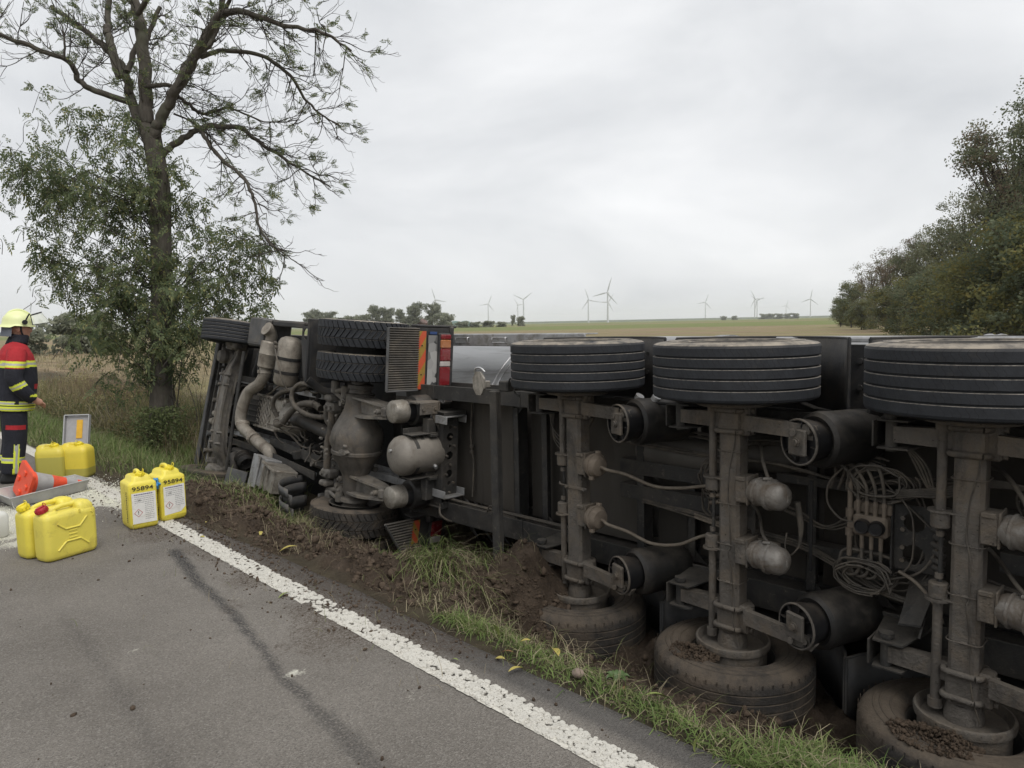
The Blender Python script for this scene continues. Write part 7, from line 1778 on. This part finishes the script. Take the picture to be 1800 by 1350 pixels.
# jacket
mb = MB()
rings(mb, [(-.01, 0, .775, .185, .235), (-.005, 0, .80, .192, .24), (.005, 0, .95, .192, .235), (.015, 0, 1.10, .192, .235), (.01, 0, 1.25, .185, .24), (.0, 0, 1.38, .16, .235), (-.005, 0, 1.45, .125, .20), (0, 0, 1.50, .09, .12), (.0, 0, 1.535, .082, .095)], 28)
for sl in (-1, 1): limb(mb, [(-.005, sl*.19, 1.43), (-.02, sl*.255, 1.30), (-.035, sl*.29, 1.13), (.05, sl*.275, 1.00), (.14, sl*.225, .915)], [.092, .092, .082, .075, .062])
jk = fuse(mb, 'jacket', .011, 4)
for mt in ('jacket_navy', 'jacket_red', 'band_yellow', 'band_silver'): jk.materials.append(MATS[mt])
for p in jk.polygons:
    c = p.center; f, l, z = c.dot(PF), c.dot(PL), c.z
    arm = abs(l) > .235 and z > .85 or (abs(l) > .16 and z < .97 and f > .10 and z > .86)
    mi = 0
    if z > 1.30 or (arm and z > 1.24): mi = 1
    zb = z-(.06*(f+.05) if not arm else 0)
    if 1.245 < zb < 1.315: mi = 3 if 1.268 < zb < 1.292 else 2
    if arm:
        e = z-.55*f
        if 1.02 < e < 1.085 and z < 1.16: mi = 3 if 1.042 < e < 1.062 else 2
        if .885 < e+.5*(f-.1) < .91 and f > .11: mi = 2
    else:
        for b in (.862, .805):
            if b-.022 < z < b+.022: mi = 3 if abs(z-b) < .008 else 2
        if abs(l+.02) < .02 and f > .15 and z > .9: mi = 2
        if f > .16 and 1.02 < z < 1.075 and l < .02: mi = 1
    p.material_index = mi
link('jacket', jk, PO)
mb = MB(); mb.box(pw_(-.01, -.235, 1.40), (.10, .03, .10), bev=.02); 
# trousers
mb = MB(); rings(mb, [(-.015, 0, .93, .155, .19), (-.015, 0, .84, .155, .20), (-.015, 0, .78, .14, .19)])
for sl in (-1, 1): limb(mb, [(-.015, sl*.10, .85), (.0, sl*.105, .62), (.005, sl*.105, .42), (-.015, sl*.105, .20), (-.015, sl*.105, .10)], [.120, .115, .105, .105, .098])
tr = fuse(mb, 'trousers', .012, 4)
for mt in ('jacket_navy', 'jacket_red', 'band_yellow', 'band_silver'): tr.materials.append(MATS[mt])
for p in tr.polygons:
    c = p.center; f, l, z = c.dot(PF), c.dot(PL), c.z; mi = 0
    if .225 < z < .285: mi = 3 if .243 < z < .267 else 2
    if abs(f-.01) < .028 and z < .42 and abs(l) > .12: mi = 3 if abs(f-.01) < .012 else 2
    if .585 < z < .635 and -.09 < f < .09 and l < -.15: mi = 1
    p.material_index = mi
link('trousers', tr, PO)
for sl in (-1, 1):
    mb = MB(); rings(mb, [(.03, sl*.105, .0, .15, .052), (.03, sl*.105, .03, .15, .054), (.02, sl*.105, .06, .135, .052), (-.01, sl*.105, .11, .085, .052), (-.015, sl*.105, .20, .065, .06), (-.015, sl*.105, .24, .068, .064)]); link('boot', mb.mesh('boot', ['boot_black']), PO)
# helmet, visor, neck flap, hood
mb = MB(); vs, fs = [], []; nH = 28
def dome(f, l, z): return pw_(f, l, z)
prof_h = [(0, 1.0), (.25, .985), (.5, .90), (.72, .72), (.88, .46), (.97, .22), (1.0, .0)]
for (zt, rr_) in [(-.14, 1.14), (-.10, 1.06)]+prof_h:
    for j in range(nH):
        a = 2*math.pi*j/nH; fl = 1.10 if math.cos(a) < 0 and zt < 0 else 1.0
        vs.append(pw_(.012+.148*rr_*math.cos(a)*fl, .125*rr_*math.sin(a), 1.712+.150*zt-(.02 if math.cos(a) < -.3 and zt < 0 else 0)))
K = len(prof_h)+2
for i in range(K-1):
    for j in range(nH): fs.append([i*nH+j, i*nH+(j+1) % nH, (i+1)*nH+(j+1) % nH, (i+1)*nH+j])
mb.add(vs, fs, True); mb.tube([pw_(-.12, 0, 1.76), pw_(-.06, 0, 1.845), pw_(.03, 0, 1.868), pw_(.12, 0, 1.82), pw_(.155, 0, 1.74)], .012, 8, 5)
he = link('helmet', mb.mesh('helmet', ['helmet_lime']), PO)
m, t, b = newmat('visor_clear'); b.inputs['Base Color'].default_value = (.80, .83, .74, 1); b.inputs['Roughness'].default_value = .08; b.inputs['Alpha'].default_value = .55
mb = MB(); vs, fs = [], []
for i in range(9):
    a = RD(-78+156*i/8)
    for (rr_, z) in ((.155, 1.80), (.215, 1.70)): vs.append(pw_(.05+rr_*math.cos(a)*(1.05 if z < 1.75 else .9)+.03, rr_*.86*math.sin(a), z+.06*math.cos(a)*(1 if z > 1.75 else .9)))
for i in range(8): fs.append([2*i, 2*i+2, 2*i+3, 2*i+1])
mb.add(vs, fs, True); vz = link('visor', mb.mesh('visor', [m]), he)
mb = MB()
E_ = [vs[2*i] for i in range(9)]; mb.tube(E_, .007, 6, 2); mb.tube([vs[2*i+1] for i in range(9)], .0035, 6, 2); mb.tube([vs[0], vs[1]], .005, 6, 1); mb.tube([vs[16], vs[17]], .005, 6, 1)
for sl in (-1, 1): mb.cyl(pw_(.06, sl*.128, 1.735), pw_(.06, sl*.148, 1.735), .026, n=14); mb.tube([pw_(.06, sl*.14, 1.735), pw_(.08, sl*.14, 1.79), pw_(.10, sl*.135, 1.83)], .008, 6, 3)
link('visor_frame', mb.mesh('visor_frame', ['rubber_black']), he)
mb = MB(); vs, fs = [], []
for i in range(13):
    a = RD(112+136*i/12)
    for (rr_, z) in ((.135, 1.70), (.138, 1.63), (.150, 1.575)): vs.append(pw_(rr_*math.cos(a)+.0, rr_*.86*math.sin(a), z))
for i in range(12):
    for k in range(2): fs.append([i*3+k, i*3+3+k, i*3+4+k, i*3+1+k])
mb.add(vs, fs, True); link('neck_flap', mb.mesh('neck_flap', ['neck_cloth']), he)
mb = MB(); rings(mb, [(.0, 0, 1.49, .10, .115), (.01, 0, 1.53, .098, .105), (.025, 0, 1.575, .092, .09), (.022, 0, 1.60, .088, .086)], 20); link('collar', mb.mesh('collar', ['jacket_navy']), PO)
mb = MB(); mb.tube([pw_(.035, -.083, 1.72), pw_(.03, -.084, 1.66), pw_(.05, -.07, 1.60), pw_(.09, -.02, 1.572), pw_(.09, .02, 1.572)], .010, 6, 4); link('chin_strap', mb.mesh('chin_strap', ['rubber_black']), he)
# ------------------------------------------------------------------ grass, weeds, leaves on the ground
leafmat('grass_green', (0.075, 0.125, 0.032), (0.185, 0.250, 0.078), 1.5, .3)
leafmat('grass_olive', (0.105, 0.128, 0.045), (0.235, 0.255, 0.105), 1.5, .3)
leafmat('grass_straw', (0.180, 0.152, 0.095), (0.370, 0.320, 0.210), 1.5, .25)
leafmat('weed_red', (0.095, 0.066, 0.050), (0.200, 0.140, 0.098), 1.5, .25)
leafmat('weed_yellow', (0.145, 0.128, 0.055), (0.330, 0.285, 0.140), 1.0, .3)
leafmat('weed_green', (0.062, 0.088, 0.034), (0.155, 0.180, 0.075), 1.0, .3)
M('fallen_leaf', (0.36, 0.30, 0.08), .6, 0, .3, 30, bump=.1); M('fallen_leaf_green', (0.20, 0.24, 0.07), .6, 0, .3, 30, bump=.1); M('fallen_leaf_brown', (0.20, 0.11, 0.05), .7, 0, .3, 30, bump=.1)
def blades(name, P, L, W, lean, mats, probs, seed, drift=(0, 0), label=None, curl=1.0, cat='grass'):
    """bent tapering blades: 2 quads + tip per blade (5 triangles)"""
    rs = np.random.RandomState(seed); n = len(P); P = np.asarray(P); L = np.asarray(L); 
    a = rs.rand(n)*6.28; dx = np.cos(a)+drift[0]; dy = np.sin(a)+drift[1]; m = np.hypot(dx, dy)+1e-6; dx /= m; dy /= m
    ln = lean*rs.uniform(.3, 1.3, n)
    w_ = np.asarray(W)*rs.uniform(.7, 1.3, n); sx, sy = -dy*w_, dx*w_
    V = np.zeros((n, 7, 3))
    for k, (t_, ww_) in enumerate(((0, 1.0), (.4, .85), (.75, .55), (1.0, 0))):
        h = L*t_*np.cos(np.minimum(ln*t_*curl, 2.6)); b = L*t_*np.sin(np.minimum(ln*t_*curl, 2.6))
        c = np.stack([P[:, 0]+dx*b, P[:, 1]+dy*b, P[:, 2]+h], 1)
        if k < 3:
            V[:, 2*k] = c-np.stack([sx, sy, 0*sx], 1)*ww_*.5; V[:, 2*k+1] = c+np.stack([sx, sy, 0*sx], 1)*ww_*.5
        else: V[:, 6] = c
    T_ = np.array([[0, 1, 3], [0, 3, 2], [2, 3, 5], [2, 5, 4], [4, 5, 6]])
    F = (T_[None]+(np.arange(n)*7)[:, None, None]).reshape(-1, 3)
    mi = np.repeat(rs.choice(len(mats), n, p=probs), 5)
    o = link(name, npmesh(name, V.reshape(-1, 3), F, mats, False, mi))
    tag(o, label, cat, kind='stuff')
    return o
GM = ['grass_green', 'grass_olive', 'grass_straw']
rg = np.random.RandomState(44)
def scatter(n, x0, x1, y0, y1, f=None, clump=0.0):
    x = rg.uniform(x0, x1, n); y = rg.uniform(y0, y1, n)
    if f is not None:
        k = rg.rand(n) < f(x, y); x, y = x[k], y[k]
    if clump > 0: x = x+rg.normal(size=len(x))*clump*0; 
    return x, y
def gz(x, y): return ground_z(x, y)
def P3(x, y, dz=-.01): return np.stack([x, y, gz(x, y)+dz], 1)
# 1 strip along the asphalt edge by the trailer wheels
x, y = scatter(120000, 2.26, 2.95, .3, 3.6, lambda x, y: np.clip(1.2-np.abs(x-(2.42+.14*fbm(x*0, y, 1.6, 3)))/(.15+.10*fbm(x*0+3, y, 1.1, 2)+.05*(2.2-y)), 0, 1)*np.clip(.60+2.6*fbm(x, y, 2.1, 4), .10, 1)*np.clip((3.15-y)/.6, .0, 1))
blades('verge_grass', P3(x, y), rg.uniform(.03, .15, len(x))*rg.uniform(.6, 1, len(x)), .0050, 1.6, GM, [.60, .27, .13], 1, label='short green and straw grass along the asphalt edge beside the trailer', drift=(-.35, -.45))
# 2 grass sods on the soil mounds
x, y = scatter(6500, 2.9, 4.1, 3.6, 5.0, lambda x, y: np.exp(-((x-3.22)/.13)**2-((y-4.05)/.22)**2)+.35*np.exp(-((x-3.9)/.12)**2-((y-4.35)/.12)**2)+.45*np.exp(-((x-3.45)/.08)**2-((y-3.75)/.10)**2)+.35*np.exp(-((x-3.0)/.07)**2-((y-3.9)/.09)**2))
blades('torn_sod_grass', P3(x, y), rg.uniform(.15, .42, len(x)), .005, 1.5, GM, [.34, .36, .30], 2, drift=(-.5, -.9), label='long matted grass hanging from a torn sod beside the landing gear', curl=1.2)
# 3 trampled verge before the truck nose
x, y = scatter(60000, 2.36, 4.6, 5.4, 11.5, lambda x, y: np.clip(.25+1.5*fbm(x, y, 1.1, 3), .02, 1)*np.clip((y-5.6)/1.6, 0, 1)*np.clip((x-2.35)/.3, .0, 1)*np.where(y < 7.6, np.clip((x-2.75)/.25, .04, 1), 1)*.85)
blades('trampled_grass', P3(x, y), rg.uniform(.05, .17, len(x))*np.where(x > 3.3, .7, 1), .005, 1.8, GM, [.32, .38, .30], 3, drift=(.3, -.5), label='trampled grass between the road and the truck nose', curl=1.15)
# clump in front of the drive wheel
x, y = scatter(3000, 3.1, 4.0, 6.1, 8.0, lambda x, y: np.exp(-((x-3.55)/.14)**2-((y-6.75)/.22)**2)+.8*np.exp(-((x-3.40)/.16)**2-((y-7.3)/.25)**2))
blades('grass_clump', P3(x, y), rg.uniform(.12, .28, len(x)), .006, 1.1, GM, [.40, .35, .25], 4, drift=(-.3, -.3), label='green grass clump pushed up in front of the half buried drive wheel')
# grass in the hollow behind the landing gear
x, y = scatter(1800, 4.7, 5.8, 4.3, 5.4)
blades('hollow_grass', P3(x, y), rg.uniform(.12, .3, len(x)), .007, .9, GM, [.45, .40, .15], 5, label='green grass in the hollow below the tank behind the landing gear')
# 4 green verge further along
x, y = scatter(70000, 2.2, 4.9, 8.8, 24, lambda x, y: np.clip((x-2.15-.05*fbm(x, y, 2, 2))/.25, 0, 1)*np.clip(.55+1.2*fbm(x, y, .8, 3), .15, 1)*np.clip(1.25-(y-9)/28, .25, 1))
blades('verge_grass', P3(x, y), rg.uniform(.08, .30, len(x))*np.clip(.5+(x-2.2), .5, 1.2), .006*(1+.03*(y-9)), 1.15, GM, [.55, .35, .10], 6, label='green verge grass behind the yellow canisters and under the tree', drift=(.2, -.2))
x, y = scatter(9000, 2.2, 4.6, 24, 60); blades('verge_grass', P3(x, y), rg.uniform(.12, .32, len(x)), .02, 1.0, GM, [.5, .35, .15], 7, label='verge grass farther down the road edge')
# 5 tall weeds and reeds in the ditch
def weeds(n, x0, x1, y0, y1, h0, h1, mats, probs, seed, label, wd=.008, lean=.5, f=None, name='weeds'):
    x, y = scatter(n, x0, x1, y0, y1, f); 
    return blades(name, P3(x, y), rg.uniform(h0, h1, len(x)), wd, lean, mats, probs, seed, label=label, cat='weeds')
cl = lambda x, y: np.clip(.4+1.8*fbm(x, y, .55, 3), .05, 1)
weeds(26000, 3.9, 6.6, 13.2, 27, .35, 1.1, ['weed_yellow', 'weed_green', 'grass_straw', 'weed_red'], [.42, .28, .18, .12], 8, 'tall yellowish weeds filling the ditch behind the firefighter', f=cl, lean=.8)
weeds(7000, 4.6, 7.0, 17, 24, .5, 1.15, ['weed_red', 'weed_yellow'], [.75, .25], 9, 'patch of tall reddish brown dead weeds at the field edge', f=lambda x, y: np.exp(-((x-5.4)/.9)**2-((y-20.5)/2.2)**2), lean=.45)
weeds(900, 4.0, 5.4, 13.6, 18, .5, 1.0, ['grass_straw', 'weed_yellow'], [.6, .4], 10, 'drooping broad reed leaves beside the ash trunk', wd=.028, lean=1.5, f=lambda x, y: np.exp(-((x-4.3)/.5)**2-((y-15.2)/1.2)**2)*1.4, name='reeds')
weeds(9000, 3.9, 6.4, 10.8, 14.2, .2, .75, ['weed_red', 'weed_yellow', 'grass_straw', 'weed_green'], [.25, .30, .25, .20], 11, 'dry stalks and weeds around the foot of the ash tree', f=cl, lean=.55)
# small leaves on the weeds
def leaflets(name, n, f3, size, mat, seed, label):
    rs = np.random.RandomState(seed); P = f3(rs, n); n = len(P); u, v, w_ = rot_frames(n, rs); s = (size*rs.uniform(.5, 1.3, n))[:, None]
    q = np.stack([P-u*s, P+v*s*.45, P+u*s, P-v*s*.45], 1).reshape(-1, 3)
    o = link(name, npmesh(name, q, np.arange(n*4).reshape(n, 4), [mat])); tag(o, label, 'leaves', kind='stuff')
def wf(x0, x1, y0, y1, h):
    def g(rs, n):
        x = rs.uniform(x0, x1, n); y = rs.uniform(y0, y1, n); hh = h*np.clip(.6+1.5*fbm(x, y, .6, 3), .15, 1.2)
        return np.stack([x, y, ground_z(x, y)+rs.rand(n)**.8*hh], 1)
    return g
leaflets('weed_leaves', 24000, wf(3.9, 6.4, 13.0, 26, .75), .028, 'weed_yellow', 1, 'small yellowish leaves on the ditch weeds')
leaflets('weed_leaves', 12000, wf(3.9, 6.2, 12.6, 22, .6), .028, 'weed_green', 2, 'small green leaves on the ditch weeds')
leaflets('weed_leaves', 8000, wf(4.9, 6.6, 17, 24, 1.05), .022, 'weed_red', 3, 'small reddish leaves on the dead weeds at the field edge')
leaflets('weed_leaves', 3500, lambda rs, n: np.stack([4.35+rs.normal(size=n)*.22, 13.0+rs.normal(size=n)*.28, -.45+rs.rand(n)*.75], 1), .03, 'weed_green', 4, 'dark green leaves sprouting at the foot of the ash trunk')
# thin upright stalks beside the tree
mb = MB()
for i in range(26):
    px_, py_ = rnd.uniform(4.6, 6.2), rnd.uniform(12.2, 14.5); z_ = float(ground_z(px_, py_)); h_ = rnd.uniform(.8, 1.9)
    mb.tube([(px_, py_, z_), (px_+rnd.uniform(-.1, .1), py_+rnd.uniform(-.1, .1), z_+h_*.5), (px_+rnd.uniform(-.25, .25), py_+rnd.uniform(-.25, .25), z_+h_)], [.007, .003], 4, 3)
tag(build(mb, 'dry_stalks', ['twig']), 'thin dry stalks standing between the ash tree and the truck nose', 'stalks', kind='stuff')
# 8 stubble
x, y = scatter(60000, 8.5, 60, 12, 95, lambda x, y: np.clip(1.3-(x+y)/110, .05, 1)*(np.abs(((x*.81-y*.59)/.75) % 1-.5) < .22))
blades('stubble', P3(x, y), rg.uniform(.14, .36, len(x)), .016+.0011*np.hypot(x, y)*.5, .35, ['grass_straw', 'weed_yellow'], [.85, .15], 12, label='rows of cut maize stubble in the field', cat='stubble')
# straw and root shreds on the bare soil
x, y = scatter(7000, 2.3, 4.3, .5, 8.4, lambda x, y: soil_mask(x, y)*np.clip((y-2.2)/1, .15, 1)*np.clip(.3+1.5*fbm(x, y, 1.7, 3), .05, 1))
blades('straw_shreds', P3(x, y, .012), rg.uniform(.05, .20, len(x)), .0022, 2.3, ['grass_straw', 'grass_olive'], [.8, .2], 13, label='straw and root shreds strewn over the bare soil', curl=.75)
x, y = scatter(420, .9, 2.25, 2.2, 8.3, lambda x, y: np.clip((x-1.4)/.7, .05, 1))
blades('straw_shreds', np.stack([x, y, 0*x+.008], 1), rg.uniform(.03, .12, len(x)), .0022, 2.6, ['grass_straw', 'grass_olive'], [.7, .3], 14, label='straw shreds blown onto the asphalt', curl=.62)
# roots hanging below the drive wheel
x, y = scatter(700, 3.1, 3.5, 5.2, 6.4)
blades('root_fringe', P3(x, y, .02), rg.uniform(.10, .30, len(x)), .003, 2.6, ['grass_straw', 'grass_olive', 'weed_red'], [.4, .25, .35], 15, drift=(.8, -.3), label='root and grass fringe hanging into the pit at the drive wheel', cat='roots')
# fallen leaves, each its own
lm = []
for i, mt in enumerate(('fallen_leaf', 'fallen_leaf_green', 'fallen_leaf_brown')):
    vs, fs = [], []
    for k in range(9):
        t_ = k/8; w_ = .16*math.sin(math.pi*min(1, t_*1.02))**.8
        z_ = .10*math.sin(t_*3)+.05*t_
        vs += [(t_-.5, -w_, z_+w_*.35), (t_-.5, 0, z_), (t_-.5, w_, z_+w_*.35)]
    for k in range(8): fs += [[k*3, k*3+1, k*3+4, k*3+3], [k*3+1, k*3+2, k*3+5, k*3+4]]
    mb = MB(); mb.add(vs, fs, True); lm.append(mb.mesh('fallen_leaf', [mt]))
LV = [(2.40, 2.55, .09, .10, 1, 60), (2.42, 2.36, .07, .09, 0, 20), (2.48, 2.22, .13, .08, 0, 5), (2.25, 2.36, .06, .02, 0, 10), (2.22, 2.22, .10, .02, 0, 5), (2.10, 2.52, .05, .012, 1, 5), (2.25, 1.30, .10, .06, 1, 70), (2.46, 1.62, .12, .07, 1, 10), (2.55, 5.0, .14, .03, 0, 5), (2.45, 5.25, .09, .03, 0, 5), (2.62, 4.7, .07, .03, 0, 10), (2.10, 5.5, .06, .012, 0, 3), (2.33, 2.40, .08, .02, 2, 8), (2.60, 1.9, .09, .09, 2, 20), (2.75, 4.3, .06, .02, 0, 10), (1.95, 3.9, .09, .010, 1, 4), (2.3, 5.9, .07, .02, 0, 4)]
for (x_, y_, s_, dz, ki, tl) in LV:
    z_ = float(max(ground_z(x_, y_), 0.0 if x_ < 2.28 else -9))+dz*.6
    o = link('fallen_leaf', lm[ki], None, (x_, y_, z_), (RD(rnd.uniform(-20, 20)), RD(-tl), rnd.random()*6.28)); o.scale = (s_, s_, s_)
    tag(o, ('yellow leaf', 'yellow-green leaf', 'brown leaf')[ki]+' fallen at the road edge beside the white line', 'leaf', ('yellow', 'green', 'brown')[ki]+' fallen leaves at the road edge')
# a pebble and a small broad-leaved plant in the strip
M('pebble', (0.22, 0.17, 0.14), .8, 0, .25, 30, bump=.2)
bm_ = bmesh.new(); bmesh.ops.create_icosphere(bm_, subdivisions=3, radius=.028)
for v in bm_.verts: v.co *= 1+.18*noise.noise(v.co*30); v.co.z *= .75
me = bpy.data.meshes.new('pebble'); bm_.to_mesh(me); bm_.free(); me.materials.append(MATS['pebble']); me.polygons.foreach_set('use_smooth', [True]*len(me.polygons))
tag(link('pebble', me, None, (2.38, 1.99, float(ground_z(2.38, 1.99))+.035)), 'round pinkish pebble lying in the verge grass', 'pebble')
pl = thing('dandelion_plant', (2.50, 1.86, float(ground_z(2.50, 1.86))+.02), 'small plant with broad green leaves in the verge grass', 'plant')
M('plant_green', (0.06, 0.10, 0.03), .5, 0, .2, 20, bump=.1)
for k in range(7):
    a = k*.9; vs, fs = [], []
    for i in range(7):
        t_ = i/6; w_ = .014*math.sin(math.pi*t_**.8)+.003; r_ = .055*t_; z_ = .05*math.sin(t_*2.2)
        vs += [(r_*math.cos(a)-w_*math.sin(a), r_*math.sin(a)+w_*math.cos(a), z_+.01), (r_*math.cos(a), r_*math.sin(a), z_), (r_*math.cos(a)+w_*math.sin(a), r_*math.sin(a)-w_*math.cos(a), z_+.01)]
    for i in range(6): fs += [[i*3, i*3+1, i*3+4, i*3+3], [i*3+1, i*3+2, i*3+5, i*3+4]]
    mb = MB(); mb.add(vs, fs, True); link('leaf', mb.mesh('leaf', ['plant_green']), pl)
# haze
HZ = MB(); HZ.box((1500, 1500, 54.5), (13600, 13600, 119), bev=0.0001)
m = bpy.data.materials.new('haze'); m.use_nodes = True; t = m.node_tree; t.nodes.clear()
pv = N(t, 'ShaderNodeVolumePrincipled', {'Color': (.96, .975, 1.0, 1), 'Density': 0.00013}); out = N(t, 'ShaderNodeOutputMaterial'); t.links.new(pv.outputs[0], out.inputs['Volume'])
MATS['haze'] = m
tag(build(HZ, 'haze', ['haze']), 'thin pale haze over the fields', 'haze', kind='stuff')
# flattened straw over the verge strip
x, y = scatter(1600, 2.30, 3.1, .4, 3.4, lambda x, y: np.clip(1-np.abs(x-2.62)/.35, 0, 1))
blades('flattened_straw', P3(x, y, .015), rg.uniform(.06, .20, len(x)), .003, 2.4, ['grass_straw', 'grass_olive'], [.65, .35], 17, label='flattened straw and roots along the inner edge of the verge strip', curl=.7)
